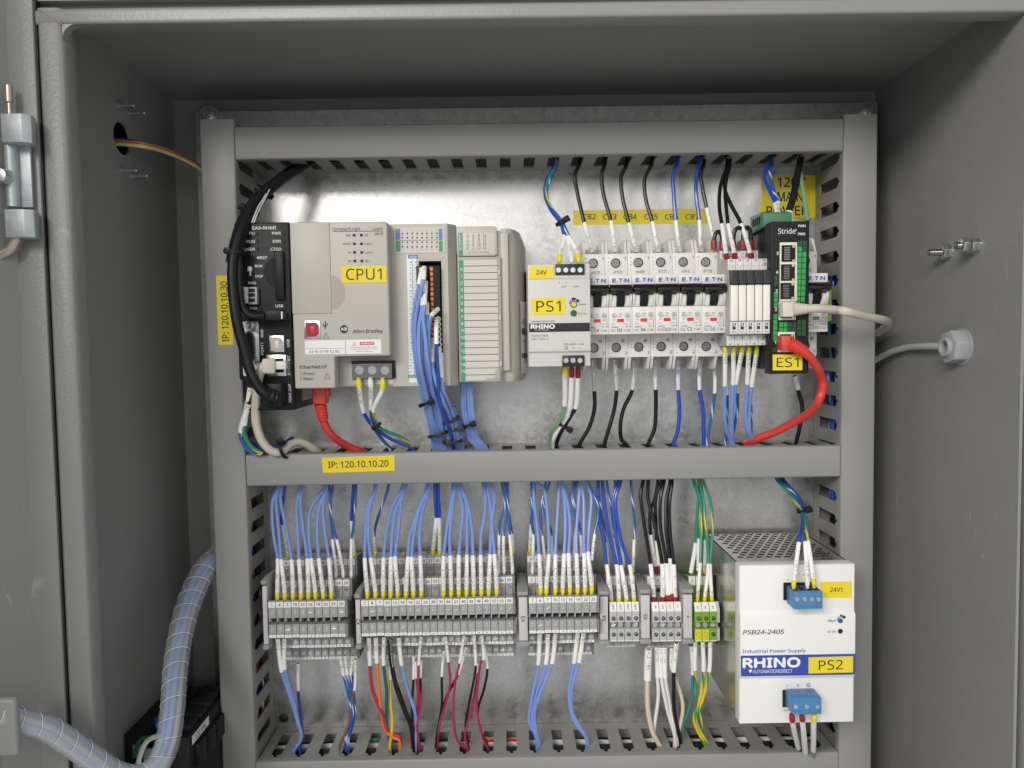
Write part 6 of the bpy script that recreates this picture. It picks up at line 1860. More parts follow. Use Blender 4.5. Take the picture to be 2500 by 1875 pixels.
for i, (w_, m) in enumerate(((((738, 1470), (770, 1380), (780, 1256), (774, 1132)), 'wire_green'), (((818, 1490), (800, 1330), (788, 1236), (790, 1114)), GYE), (((838, 1580), (782, 1450), (810, 1360), (825, 1240), (822, 1114)), 'wire_yellow_green'), (((855, 1580), (796, 1460), (826, 1350), (850, 1242), (855, 1114)), 'wire_yellow_green'))):
    dn(c('Q4', *w_), m, ('green wire falling left from the ground terminals', 'green and yellow wire falling straight from the ground terminals', 'inner yellow wire from the ground terminals', 'outer yellow wire from the ground terminals')[i], AR + 'G', r=1.35, y1=-46 if i == 0 else -56, rs=1.8)

# ---- upper field: from the top duct down to breakers, relays and supplies
DT = (0, 4, 14)
G3 = 'wires from the top duct down to the breakers'
for lb_, m, s, pts in (('black wire into the breaker marked CB2', BLK, 'X5 6 115L', ((455, 150), (405, 270), (424, 420), (500, 725), (578, 1015))), ('black wire into the breaker marked CB3', BLK, 'X5 5 115L', ((700, 150), (670, 260), (690, 450), (755, 708), (800, 1010))), ('black wire into the breaker marked CB4', BLK, 'X5 5 115L', ((910, 155), (855, 280), (865, 480), (930, 728), (1002, 1012))), ('black wire into the breaker marked CB5', BLK, 'X6 7 115L', ((1150, 155), (1088, 300), (1100, 500), (1155, 715), (1212, 1012))), ('blue wire with sleeve X4 3 24V into the breaker marked CB6', BLU, 'X4 3 24V', ((1400, 140), (1360, 260), (1358, 450), (1382, 708), (1420, 1010))), ('blue wire with sleeve X4 7 24V into the breaker marked CB7', BLU, 'X4 7 24V', ((1610, 150), (1580, 280), (1580, 450), (1610, 705), (1622, 1010))), ('black wire slanting right beside the sleeve X4 7 24V', BLK, '7 X', ((1655, 140), (1628, 260), (1642, 400), (1680, 585), (1745, 872)))):
    wire(c('C5', *pts), -34, -46, m, lb_, r=1.65, text=AR + s, pre=DT, rs=1.75, group=G3)
for i, pts in enumerate((((1880, 150), (1805, 380), (1806, 560), (1828, 745), (1868, 1035), (1872, 1078)), ((1890, 150), (1856, 400), (1866, 560), (1888, 742), (1948, 1030), (1953, 1072)), ((1905, 150), (1858, 380), (1900, 530), (2005, 742), (2103, 1030), (2112, 1072)))):
    wire(c('C5', *pts), -34, -80, BLK, '%s black wire down to the relay tops' % ('left', 'middle', 'right')[i], r=1.6, text=AR + ('MINT', 'MINT 115', 'DPTK 115')[i], ferr=FR, pre=DT, rs=1.75, fr=2.3)
for i, (x0, x1, yt) in enumerate(((1750, 1830, 812), (1935, 2045, 775), (2030, 2105, 770))):
    P_ = [at(u, v, -66) for u, v in c('C5', (x0, 985), (x0, 900), (x0 + (x1 - x0) * .2, yt + 20), ((x0 + x1) / 2, yt), (x0 + (x1 - x0) * .85, yt + 25), (x1, 900), (x1, 985))]
    t = thing('jumper_wire', ('left', 'middle', 'right')[i] + ' black jumper loop on top of the relays', 'wire', tuple(P_[0]), 'jumper loops on the relays')
    l_, ix = spline(P_, 6)
    part('insulation', MB().tube(l_[ix[1]:ix[-2] + 1], 1.7, 10), BLK, t)
    part('ferrule', MB().tube(l_[:ix[1] + 1], 2.4, 10), FR, t); part('ferrule', MB().tube(l_[ix[-2]:], 2.4, 10), FR, t)
for lb_, m, s, pts, f_ in (('dark blue wire with yellow ferrule into the supply labelled PS1', BLU, 'X4 1', ((215, 150), (135, 330), (120, 450), (170, 600), (268, 730), (300, 850), (266, 1035), (258, 1115)), FY), ('blue and white wire with white ferrule into the supply labelled PS1', BWH, 'X4 2', ((240, 150), (155, 350), (138, 480), (205, 620), (288, 730), (335, 860), (372, 1030), (378, 1115)), FW), ('green wire with yellow ferrule into the supply labelled PS1', GYE, 'G', ((225, 150), (145, 330), (148, 520), (235, 650), (292, 720), (352, 860), (438, 1025), (446, 1115)), FY)):
    wire(c('C5', *pts), -34, -86, m, lb_, r=1.35, text=AR + s, ferr=f_, pre=DT, rs=1.6, fr=2.1)
PM = (0, 3, -14)
for lb_, m, pts, f_, s in (('green wire with yellow ferrule under the supply labelled PS1', 'wire_palegreen', ((20, 800), (15, 740), (30, 660), (120, 530), (141, 418), (150, 122), (155, 55)), FY, None), ('printed white wire with red ferrule under the supply labelled PS1', 'wire_white_print', ((40, 810), (45, 720), (90, 640), (160, 560), (195, 442), (212, 148), (212, 55)), FR, None), ('black wire with dark red ferrule under the supply labelled PS1', BLK, ((62, 815), (110, 680), (165, 590), (205, 510), (246, 442), (271, 152), (272, 55)), FR, None)):
    wire(c('C7', *pts), -36, -86, m, lb_, r=1.75, text='IIV' if 'green' in lb_ else None, ferr=f_, pre=PM, rs=2.05, fr=2.2)
G4 = 'wires from the breakers down to the middle duct'
for lb_, m, s, pts in (('black wire under the first breaker', BLK, '1 115L', ((280, 800), (380, 620), (426, 450), (424, 283), (408, -10))), ('black wire under the second breaker', BLK, 'PS1 L 115L', ((515, 798), (560, 630), (610, 450), (630, 277), (614, -10))), ('black wire bowing left under the third breaker', BLK, '115L', ((725, 790), (685, 745), (670, 610), (700, 450), (778, 272), (792, -10))), ('black wire under the fourth breaker', BLK, 'HWI L 115L', ((925, 785), (980, 640), (1000, 450), (995, 268), (984, -10))), ('blue wire with sleeve PLC+ 24V', BLU, 'PLC+ 24V', ((1160, 785), (1196, 670), (1212, 500), (1206, 272), (1200, -10))), ('blue wire with sleeve RHMI+ 24V', BLU, 'RHMI+ 24V', ((1442, 785), (1440, 650), (1430, 470), (1405, 272), (1404, -10)))):
    wire(c('C7', *pts), -36, -46, m, lb_, r=1.75, text=s, pre=PM, rs=1.75, group=G4)
wire(c('C7', (1472, 785), (1482, 700), (1512, 500), (1545, 305), (1546, 60)), -36, -42, BWH, 'blue and white wire with sleeve 3 5 0V1', r=1.4, text='3 5 0V1', pre=PM, rs=1.6)
for i, (pts, e_, s) in enumerate(((((1702, 785), (1652, 650), (1636, 480), (1634, 232)), ((955, 1245), (957, 1185)), 'X3 4'), (((1718, 785), (1700, 650), (1702, 480), (1710, 222)), ((1040, 1245), (1042, 1185)), 'X3 7'), (((1712, 785), (1700, 680), (1720, 500), (1742, 216)), ((1122, 1242), (1125, 1185)), 'X3 10'), (((1888, 775), (1842, 640), (1830, 500), (1845, 216)), ((1195, 1242), (1198, 1185)), 'X3 19'), (((1898, 775), (1860, 640), (1865, 480), (1881, 238)), ((1272, 1258), (1278, 1185)), 'X3 22'))):
    wire(c('C7', *pts) + c('A5', *e_), -36, -80, LBL, '%s light blue wire under the relays, sleeved %s' % (ORD[i], s), r=1.6, text=AR + s, ferr=FY, pre=PM, rs=1.85, th=2.4)
for i, pts in enumerate((((1645, 780), (1650, 650), (1668, 480), (1660, 318), (1650, 200)), ((1700, 780), (1720, 640), (1755, 450), (1757, 300), (1765, 200)), ((1875, 775), (1882, 660), (1890, 540), (1880, 400), (1868, 300)))):
    wire(c('C7', *pts), -36, -52, BWH, '%s blue and white wire behind the light blue wires under the relays' % ('left', 'middle', 'right')[i], r=1.35, text='0V1', pre=PM, rs=1.5)
wire(c('Q2', (1245, 668), (1228, 770), (1205, 870), (1192, 915), (1188, 950)), -34, -60, 'cable_black', 'thick black wire passing behind the top of the network switch', r=2.9, pre=DT, rs=3.3, text='15L')
wire(c('Q2', (1238, 668), (1240, 740), (1258, 850), (1274, 952)), -34, -56, 'wire_palegreen', 'green wire passing behind the top of the network switch', r=2.1, pre=DT, sleeve=False)
wire(c('Q4', (1225, 258), (1240, 190), (1250, 110), (1232, 28), (1218, -30)), -36, -46, BLK, 'black wire under the network switch reaching the middle duct', r=1.8, pre=PM, text='115L')
for lb_, m, pts in (('dark blue wire with sleeve X4 5 24V into the green plug', BLU, ((440, -10), (408, 40), (392, 105), (470, 300), (482, 372))), ('blue and white wire into the green plug of the network switch', BWH, ((445, 0), (428, 60), (432, 120), (488, 290), (492, 372)))):
    wire(c('A6', *pts), -34, -86, m, lb_, r=1.6, text=AR + 'X4 5 24V', pre=DT, rs=1.8)

# ---- controller wiring
for lb_, m, s, pts, f_ in (('dark blue wire with yellow ferrule under the controller', BLU, 'CB6 2 24V', c('Q3', (1785, 290, -36), (1690, 245, -40), (1610, 190, -52), (1568, 126, -66), (1548, 18, -80)) + c('A2', (660, 1515, -81)), FY), ('blue and white wire with white ferrule under the controller', BWH, 'X4 4 0V', c('Q3', (1680, 285, -36), (1645, 240, -42), (1612, 185, -52), (1600, 112, -66), (1598, 14, -80)) + c('A2', (768, 1510, -81)), FW), ('green wire with yellow ferrule under the controller', GYE, None, c('Q3', (1775, 275, -36), (1725, 232, -42), (1640, 195, -52), (1608, 122, -66), (1648, 24, -80)) + c('A2', (882, 1512, -81)), FY)):
    wire(pts, 0, 0, m, lb_, r=1.5, text=AR + s if s else None, ferr=f_, pre=(0, 3, -12), rs=1.75, fr=2.3)
IO = [(((262, 1580), (215, 1330), (168, 1150), (112, 880), (95, 600), (110, 420), (142, 248), (168, 115)), LBL), (((285, 1580), (235, 1330), (190, 1150), (130, 880), (113, 600), (135, 400), (178, 212), (184, 108)), LBL), (((305, 1580), (258, 1330), (213, 1150), (152, 880), (140, 620), (150, 520), (170, 425), (176, 330)), LBL), (((325, 1580), (278, 1320), (236, 1140), (180, 880), (176, 600), (192, 330), (197, 222)), LBL), (((345, 1580), (300, 1320), (252, 1130), (200, 880), (198, 640), (206, 500), (206, 400)), LBL), (((355, 1575), (312, 1300), (262, 1110), (214, 860), (186, 640), (180, 520), (186, 420), (192, 300)), LBL), (((335, 1585), (268, 1340), (225, 1160), (165, 900), (127, 640), (142, 470), (160, 300), (186, 160)), LBL), (((365, 1580), (322, 1330), (272, 1130), (226, 880), (218, 640), (212, 560), (208, 470)), LBL)]
for i, (pts, m) in enumerate(IO):
    n_ = len(pts)
    P3 = [(p_[0], p_[1], -36 - (50 + 5 * (i % 3)) * min(1, max(0, (1580 - p_[1]) / 700))) for p_ in pts]
    P3[-1] = (P3[-1][0], P3[-1][1], -84)
    wire(c('C4', *P3), 0, 0, m, '%s light blue wire of the front bundle plugged into the controller' % ORD[i], r=1.5, text='IN', pre=PM, rs=1.85)
for lb_, m, pts in (('dark blue wire plugged into the controller amid the light blue bundle', BLU, ((430, 1590, -38), (372, 1370, -62), (312, 1190, -80), (292, 950, -90), (284, 732, -92), (283, 520, -84))), ('light blue wire with grey sleeve left of the dark blue wire', LBL, ((445, 1590, -38), (400, 1350, -58), (345, 1200, -76), (280, 1040, -86), (250, 878, -88), (252, 690, -82))), ('light blue wire with sleeve right of the dark blue wire', LBL, ((470, 1590, -38), (425, 1330, -58), (372, 1180, -74), (335, 1090, -82), (322, 1000, -84), (303, 760, -82))), ('light blue wire entering the lowest plug hole of the controller', LBL, ((485, 1590, -36), (455, 1400, -50), (400, 1270, -64), (350, 1150, -74), (332, 1040, -80), (318, 800, -78)))):
    wire(c('C4', *pts), 0, 0, m, lb_, r=1.5, text='0 2 0V', pre=PM, rs=1.85)
wire(c('C4', (228, 640, -84), (226, 570, -90), (240, 505, -92), (296, 446, -84)), 0, 0, LBL, 'short white sleeve looping across the plugs of the controller', r=1.5, text='A2 0V1', rs=1.85)
for i in range(7):
    q = ac('C4', 296 + i * 1.5, 528 + i * 41, YP - .2)
    part('ferrule_ring', MB().ring((q.x, YP - 1.0, q.z), (q.x, YP + .2, q.z), 1.5, 2.3, 14), 'ferrule_white' if i % 2 else 'usb_white', sp2)
for i, (xo, x2) in enumerate(((490, 620), (512, 645), (540, 668), (565, 690))):
    wire(c('C4', (x2, 1580, -36), (x2 - 75, 1490, -40), (xo + 30, 1380, -46), (xo + 4, 1250, -48), (xo, 1065, -50), (xo + 2, 1000, -50)), 0, 0, LBL, '%s light blue wire of the bundle under the output module' % ('first', 'second', 'third', 'fourth')[i], r=1.75, pre=PM, sleeve=False)
for i, (x0, x1) in enumerate(((395, 410), (420, 440), (448, 465), (478, 486), (500, 488))):
    wire(c('C4', (x0, 1585, -36), (x1 - 5, 1500, -40), (x1, 1400, -40), (x1 - 30, 1320, -42), (x1 - 60, 1240, -44)), 0, 0, LBL, '%s light blue wire of the rear bundle gathered by the grey ties' % ('first', 'second', 'third', 'fourth', 'fifth')[i], r=1.7, pre=PM, sleeve=False)
for lb_, m, s, pts in (('green and yellow wire with white sleeve left of the thick beige cable', GYE, '+', ((520, 1345, -66), (340, 1235, -70), (250, 1060, -74), (236, 893, -78), (335, 300, -84))), ('blue wire with sleeve 0V at the far left of the module row', 'wire_blue_white', '0V', ((500, 1350, -64), (340, 1310, -68), (215, 1160, -72), (182, 1005, -76), (310, 560, -84)))):
    wire(c('B6', *pts), 0, 0, m, lb_, r=1.8, text=s, rs=2.2, th=2.6)
wire(c('B6', (1000, 1105, -30), (900, 1165, -40), (800, 1230, -58), (640, 1262, -64), (420, 1230, -60), (330, 1180, -58)), 0, 0, BLU, 'dark blue wire curving behind the thick beige cable', r=1.9, sleeve=False)
wire(c('B6', (1010, 1125, -30), (900, 1190, -42), (800, 1255, -60), (650, 1285, -66)), 0, 0, BLU, 'short dark blue wire end held by the tie on the beige cable', r=1.7, sleeve=False)

# ================================================================== cables with moulded plugs
def cable(pts, m, r, t, n=14, nm='jacket', y0=0, y1=0):
    l_, _ = spline(path(pts, y0, y1), 8)
    return part(nm, MB().tube(l_, r, n), m, t)
def boot(mbp0, mbp1, r0, r1, nrib, t, m):
    p0, p1 = Vector(mbp0), Vector(mbp1)
    P_, rr2 = [], []
    for i in range(nrib * 4 + 1):
        f = i / (nrib * 4)
        P_.append(p0.lerp(p1, f)); rr2.append((r0 + (r1 - r0) * f) * (1.0 if i % 4 < 2 else .86))
    return part('strain_relief', MB().tube(P_, rr2, 14), m, t)
# red cable from the switch to the middle duct
q = ac('A6', 560, 1345, YW - 6)
rd = thing('network_cable', 'red network cable bending from the switch down to the middle duct', 'cable', tuple(q))
a = rc('A6', 508, 1288, 580, 1398, YW - 8)
part('plug', MB().box(a[0], a[1], YW - 11, YW + 2, a[2], a[3]), 'cable_red', rd, bevel=1.2)
boot(ac('A6', 570, 1345, YW - 8), ac('A6', 690, 1410, YW - 8), 5.6, 4.6, 6, rd, 'cable_red')
cable(c('A6', (680, 1405, YW - 8), (730, 1450, YW - 6), (785, 1530, YW), (825, 1650, YW + 10)) + c('Q4', (1328, 60, -96), (1290, 120, -84), (1220, 165, -66), (1130, 212, -50), (1040, 246, -38), (1010, 262, -30)), 'cable_red', 3.35, rd)
# beige cable leaving to the right
q = ac('A6', 570, 1095, YW - 6)
bg = thing('network_cable', 'beige network cable from the switch bending behind the right duct', 'cable', tuple(q))
a = rc('A6', 520, 1036, 600, 1150, YW - 8)
part('plug', MB().box(a[0], a[1], YW - 10, YW + 2, a[2], a[3]), 'cable_beige', bg, bevel=1.0)
boot(ac('A6', 590, 1092, YW - 7), ac('A6', 705, 1088, YW - 6), 5.6, 3.8, 6, bg, 'cable_beige')
cable(c('A6', (690, 1088, YW - 6), (800, 1085, YW - 4), (930, 1098, YW + 4)) + c('C6', (0, 935, -108), (200, 985, -94), (320, 1008, -80), (372, 1022, -66), (392, 1042, -50), (372, 1078, -36), (330, 1110, -24), (300, 1130, -18)), 'cable_beige', 3.3, bg)
# grey cable through the gland
gc = thing('gland_cable', 'grey cable running from the wall gland to the back of the right duct', 'cable', tuple(GL))
P_ = [at(u, v, y) for u, v, y in c('C6', (225, 1390, -10), (310, 1350, -16), (420, 1295, -32), (560, 1258, -54), (720, 1246, -84), (860, 1246, -104))] + [Vector((GL.x + 3, GL.y, GL.z))]
part('jacket', MB().tube(spline(P_, 8)[0], 2.7, 14), 'cable_grey', gc)
# red cable from the controller's underside
q = ac('B6', 1440, 440, -62)
rc2 = thing('network_cable', 'red network cable dropping from under the controller', 'cable', tuple(q))
a = rc('B6', 1340, 335, 1540, 560, -66)
part('plug', MB().box(a[0], a[1], -70, -56, a[2], a[3] + 6), 'cable_red', rc2, bevel=1.2)
part('plug_latch', MB().box(a[1] - 2, a[1] + 2.5, -68, -58, (a[2] + a[3]) / 2, a[3] + 4), 'cable_red', rc2, bevel=.8)
boot(ac('B6', 1440, 555, -63), ac('B6', 1490, 805, -60), 5.2, 4.6, 5, rc2, 'cable_red')
cable(c('B6', (1480, 770, -60), (1512, 870, -58), (1580, 1000, -54), (1720, 1135, -46), (1920, 1250, -38), (2060, 1300, -34), (2150, 1345, -30)), 'cable_red', 3.25, rc2)
# beige cable of the HMI
q = ac('A1', 460, 1235, YH - 5)
bh = thing('network_cable', 'thick beige network cable looping down from the black module', 'cable', tuple(q))
part('plug', rbox('A1', 425, 1200, 524, 1268, YH - 9, YH), 'usb_white', bh, bevel=1)
part('plug_boot', MB().hull([tuple(ac('A1', x, y, YH - d_)) for x, y, d_ in ((330, 1180, 16), (440, 1172, 11), (440, 1306, 11), (330, 1300, 16))], [tuple(ac('A1', x, y, YH - d_)) for x, y, d_ in ((330, 1180, 5), (440, 1172, 1), (440, 1306, 1), (330, 1300, 5))]), 'cable_beige', bh, bevel=1.6, seg=3)
cable(c('A1', (400, 1238, YH - 8), (350, 1235, YH - 11), (318, 1290, YH - 10), (292, 1400, YH - 6)) + c('B6', (425, 480, YH - 2), (412, 700, -80), (440, 930, -76), (520, 1150, -72), (640, 1285, -68), (760, 1330, -64), (870, 1290, -58), (980, 1200, -50), (1110, 1170, -44), (1240, 1210, -40), (1360, 1290, -36), (1420, 1330, -32)), 'cable_beige', 3.45, bh)
# black cables from the top duct to the HMI
bk = thing('video_cable', 'thick black cable from the top duct curving down to the module\'s lowest port', 'cable', tuple(ac('A1', 410, 1490, YH)))
cable(c('Q1', (1330, 700, -28), (1240, 755, -44), (1150, 825, -62), (1082, 900, -78), (1040, 990, -90)) + c('A1', (108, 310, -97), (92, 450, -100), (98, 650, -102), (128, 880, -104), (182, 1090, -104), (228, 1260, -104), (290, 1390, -104), (360, 1470, -103), (420, 1495, -100)), 'cable_black', 4.0, bk)
boot(ac('A1', 355, 1468, -103), ac('A1', 425, 1492, -98), 5.2, 6.4, 2, bk, 'cable_black')
a = rc('A1', 395, 1375, 500, 1575, YH - 10)
part('plug', MB().box(a[0] - 4, a[1], YH - 12, YH, a[2], a[3]), 'black_plastic', bk, bevel=2)
uk = thing('usb_cable', 'thinner black cable running beside the thick one to a sideways plug', 'cable', tuple(ac('A1', 430, 830, YH)))
cable(c('Q1', (1318, 712, -30), (1225, 775, -46), (1140, 850, -64), (1088, 920, -78), (1052, 1010, -88)) + c('A1', (148, 330, -94), (146, 480, -97), (152, 640, -98), (175, 760, -98), (220, 820, -98), (290, 838, -97), (345, 838, -96)), 'cable_black', 2.7, uk)
boot(ac('A1', 270, 838, -97), ac('A1', 350, 836, -95), 3.4, 5.0, 4, uk, 'cable_black')
a = rc('A1', 340, 786, 492, 872, YH - 11)
part('plug', MB().box(a[0], a[1], YH - 14, YH - 4, a[2], a[3]), 'cable_black', uk, bevel=1.2)
part('plug_shell', MB().box(a[1] - .5, a[1] + 1.0, YH - 13, YH - 2, a[2] + 1.2, a[3] - 1.2), 'steel_plated', uk)
sk = thing('thin_cable', 'black cable in the tied bundle above the black module', 'cable', tuple(ac('Q1', 1000, 1090, -92)))
cable(c('Q1', (1300, 700, -26), (1190, 775, -46), (1105, 850, -66), (1040, 950, -82), (1002, 1070, -94), (990, 1130, -96)), 'cable_black', 3.2, sk)
for i, dx in enumerate((0, 9)):
    wire(c('Q1', (1165 + dx, 790, -58), (1140 + dx, 850, -70), (1112 + dx, 890, -80), (1098 + dx, 925, -86), (1085 + dx, 960, -86)), 0, 0, 'wire_white', '%s white wire lying on the black bundle above the black module' % ('left', 'right')[i], r=.5, sleeve=False)

# ================================================================== cable ties
def tie(p, d, r, label, head, m='tie_black', asp=1.0):
    """strap round a bundle at p running along d; head = offset of the lock"""
    p, d = Vector(p), Vector(d).normalized()
    front = Vector((0, -1, 0)); front = (front - d * front.dot(d)).normalized(); sd = d.cross(front)
    t = thing('cable_tie', label, 'cable tie', tuple(p), 'black cable ties on the wire bundles')
    P_ = [p + r * (math.cos(a_) * sd * asp + math.sin(a_) * front) for a_ in [2 * math.pi * i / 20 for i in range(21)]]
    m_ = MB()
    for i in range(20):
        a0, a1 = P_[i], P_[i + 1]
        n0, n1 = (a0 - p).normalized(), (a1 - p).normalized()
        w_ = d * 1.3
        m_.hull([a0 - w_, a0 + w_, a0 + w_ + n0 * .7, a0 - w_ + n0 * .7], [a1 - w_, a1 + w_, a1 + w_ + n1 * .7, a1 - w_ + n1 * .7])
    part('strap', m_, m, t)
    h = p + sd * head[0] * asp + front * head[1]
    a_, b_, c_ = sd * 2.6, front * 2.0, d * 2.4
    m_ = MB()
    m_.hull([h - a_ - b_ - c_, h + a_ - b_ - c_, h + a_ + b_ - c_, h - a_ + b_ - c_], [h - a_ - b_ + c_, h + a_ - b_ + c_, h + a_ + b_ + c_, h - a_ + b_ + c_])
    part('lock_head', m_, m, t, bevel=.4)
    m_ = MB()
    e_ = (sd * (1 if head[0] >= 0 else -1) * .8 + front * .5).normalized()
    m_.hull([h - d * .9 - front * .4, h + d * .9 - front * .4, h + d * .9 + front * .3, h - d * .9 + front * .3], [h + e_ * 2.8 - d * .9 - front * .4, h + e_ * 2.8 + d * .9 - front * .4, h + e_ * 2.8 + d * .9 + front * .3, h + e_ * 2.8 - d * .9 + front * .3])
    part('tail', m_, m, t)
tie(ac('C5', 280, 722, -65), (.45, 0, -.9), 4.6, 'cable tie on the wires above the supply labelled PS1', (-4, 4.5))
tie(ac('C7', 140, 612, -46), (-.5, 0, -.86), 5.0, 'cable tie on the wires below the supply labelled PS1', (-5.5, 3))
tie(ac('Q4', 1252, 548, -72), (.25, 0, -.95), 4.0, 'cable tie on the wires above the supply labelled PS2', (-4, 3))
tie(ac('Q3', 1622, 186, -53), (.6, 0, -.8), 4.0, 'cable tie on the wires below the controller', (0, 4.5))
tie(ac('C4', 216, 1205, -64), (.35, 0, -.94), 6.6, 'cable tie around the upper front bundle under the controller', (-3, 6.6), asp=1.15)
tie(ac('C4', 298, 1460, -47), (.25, 0, -.97), 7.0, 'grey cable tie lowest left on the front bundle', (-1, 7), 'tie_grey', 1.2)
tie(ac('C4', 402, 1345, -52), (.4, 0, -.9), 6.0, 'grey cable tie highest on the rear bundle', (-2, 6), 'tie_grey', 1.2)
tie(ac('C4', 448, 1415, -46), (.1, 0, -1), 6.0, 'grey cable tie at the right of the rear bundle', (-3, 5.5), 'tie_grey', 1.2)
tie(ac('C4', 415, 1520, -44), (.1, 0, -1), 6.5, 'grey cable tie lowest on the rear bundle', (2, 6.3), 'tie_grey', 1.2)
tie(ac('C4', 545, 1385, -46), (.3, 0, -.95), 5.4, 'cable tie on the bundle under the output module', (-4, 4.4))
tie(ac('B6', 862, 1278, -60), (.93, 0, .3), 7.4, 'cable tie holding the thick beige cable at its lowest bend', (-7, 3))
tie(ac('A1', 112, 318, -94), (-.1, 0, -1), 7.6, 'lowest cable tie on the black bundle, beside the black module', (3, 6), asp=1.05)
tie(ac('Q1', 1075, 905, -76), (-.5, .2, -.8), 7.4, 'middle cable tie on the black bundle', (4, 5))
tie(ac('Q1', 1140, 828, -60), (-.6, .2, -.7), 7.4, 'upper cable tie on the black bundle, near the top duct', (3, 6))

# ================================================================== wires through the left wall
for i, (m, dy) in enumerate((('wire_blue', -6), ('wire_brown', 4), ('wire_orange', 12), ('wire_brown', 21), ('wire_yellow', 32), ('wire_cream', 44))):
    P_ = [Vector((XL - 14, hc.y, at(*c('C2', (160, 508 + dy))[0], hc.y).z))]
    P_ += [at(u, v, y) for u, v, y in c('C2', (170, 508 + dy, hc.y), (390, 528 + dy, -82), (580, 578 + dy * .95, -56), (740, 648 + dy * .8, -38), (900, 745 + dy * .55, -28), (960, 790 + dy * .4, -24))]
    solo('wire', MB().tube(spline(P_, 6)[0], 1.05 if i else .7, 8), m, ('dark blue', 'upper brown', 'orange', 'lower brown', 'yellow', 'cream')[i] + ' wire coming through the oval hole in the left wall', 'wire', 'wires through the oval hole', tuple(P_[-1]))

# ================================================================== cables lying inside the ducts
rnd = random.Random(3)
def inner(kind, y, z, m, r, label, x0, x1, wob=1.5):
    if kind == 'x':
        P_ = [Vector((x0 + (x1 - x0) * i / 14, y + rnd.uniform(-wob, wob), z + rnd.uniform(-wob, wob))) for i in range(15)]
    else:
        P_ = [Vector((z + rnd.uniform(-wob, wob), y + rnd.uniform(-wob, wob), x0 + (x1 - x0) * i / 14)) for i in range(15)]
    solo('duct_cable', MB().tube(spline(P_, 4)[0], r, 10), m, label, 'cable', 'cables lying in the ducts', tuple(P_[0]))
zb = ZBT - 10
for y, z, m, r, s in ((-41, zb - 4, 'cable_grey', 4.2, 'grey cable'), (-32, zb, 'cable_black', 4.5, 'front black cable'), (-25, zb - 3, 'cable_grey', 3.2, 'rear grey cable'), (-19, zb, 'wire_white', 2.6, 'white wire'), (-14, zb - 1, 'cable_black', 2.8, 'rear black cable'), (-45.5, zb + 3, 'wire_crimson', 1.1, 'crimson wire')):
    inner('x', y, z, m, r, '%s lying in the lowest duct, seen through its slots' % s, XL1 + 3, XR0 - 3, 1.2)
for y, z, m, r, s in ((-17, zb + 4, 'wire_orange', 1.2, 'orange wire'), (-19.5, zb + 3.4, 'wire_red', 1.2, 'red wire'), (-15, zb + 2.5, 'wire_blue_white', 1.1, 'blue and white wire')):
    inner('x', y, z, m, r, '%s lying in the middle of the lowest duct' % s, ac('C8', 1600, 600, -17).x, ac('C8', 2050, 600, -17).x, .8)
inner('x', -16, zb + 4, 'wire_green_yellow', 1.5, 'green and yellow wire lying at the left of the lowest duct', ac('C8', 780, 600, -16).x, ac('C8', 900, 600, -16).x, .5)
for i, (y, dx, m) in enumerate(((-26, 18, 'wire_blue'), (-31, 16, 'wire_blue'), (-36, 19, 'wire_blue_white'), (-22, 15, 'wire_lightblue'))):
    inner('z', y, XR0 + dx * .55 - 1.5, m, 1.5, '%s upright wire inside the right duct, seen through its slots' % ('first blue', 'second blue', 'blue and white', 'light blue')[i], -150, 60, 2.0)
for i, (y, dx, m) in enumerate(((-24, -12, 'cable_black'), (-32, -14, 'wire_blue'), (-38, -11, 'wire_orange'), (-29, -16, 'wire_brown'), (-20, -13, 'wire_white'))):
    inner('z', y, XL1 + dx * .5 - 0.5, m, 1.5 if i else 3, '%s upright wire inside the left duct, seen through its slots' % ('thick black', 'blue', 'orange', 'brown', 'white')[i], -330, -110 if i < 4 else -180, 2.2)
for i in range(2):  # extra black cables, added to darken what shows through the slots
    inner('z', -22 - i * 15, XR0 + 15 - i * 2, 'cable_black', 6.2, '%s thick black cable added to darken the right duct' % ('rear', 'front')[i], ZB + 20, 120, 1.2)
    inner('z', -22 - i * 15, XL1 - 15 + i * 2, 'cable_black', 6.2, '%s thick black cable added to darken the left duct' % ('rear', 'front')[i], ZB + 20, 120, 1.2)
for i in range(3):
    inner('x', -20 - i * 8, ZM0 + 9 + i * 2, ('wire_blue', 'wire_lightblue', 'cable_black')[i], 1.6, '%s lying in the middle duct' % ('dark blue wire', 'light blue wire', 'black cable')[i], XL1 + 4, XR0 - 4, 1.5)
    inner('x', -20 - i * 8, ZT0 + 9 + i * 2, ('wire_black', 'wire_blue', 'cable_black')[i], 1.7, '%s lying in the topmost duct' % ('black wire', 'dark blue wire', 'black cable')[i], XL1 + 4, XR0 - 4, 1.5)

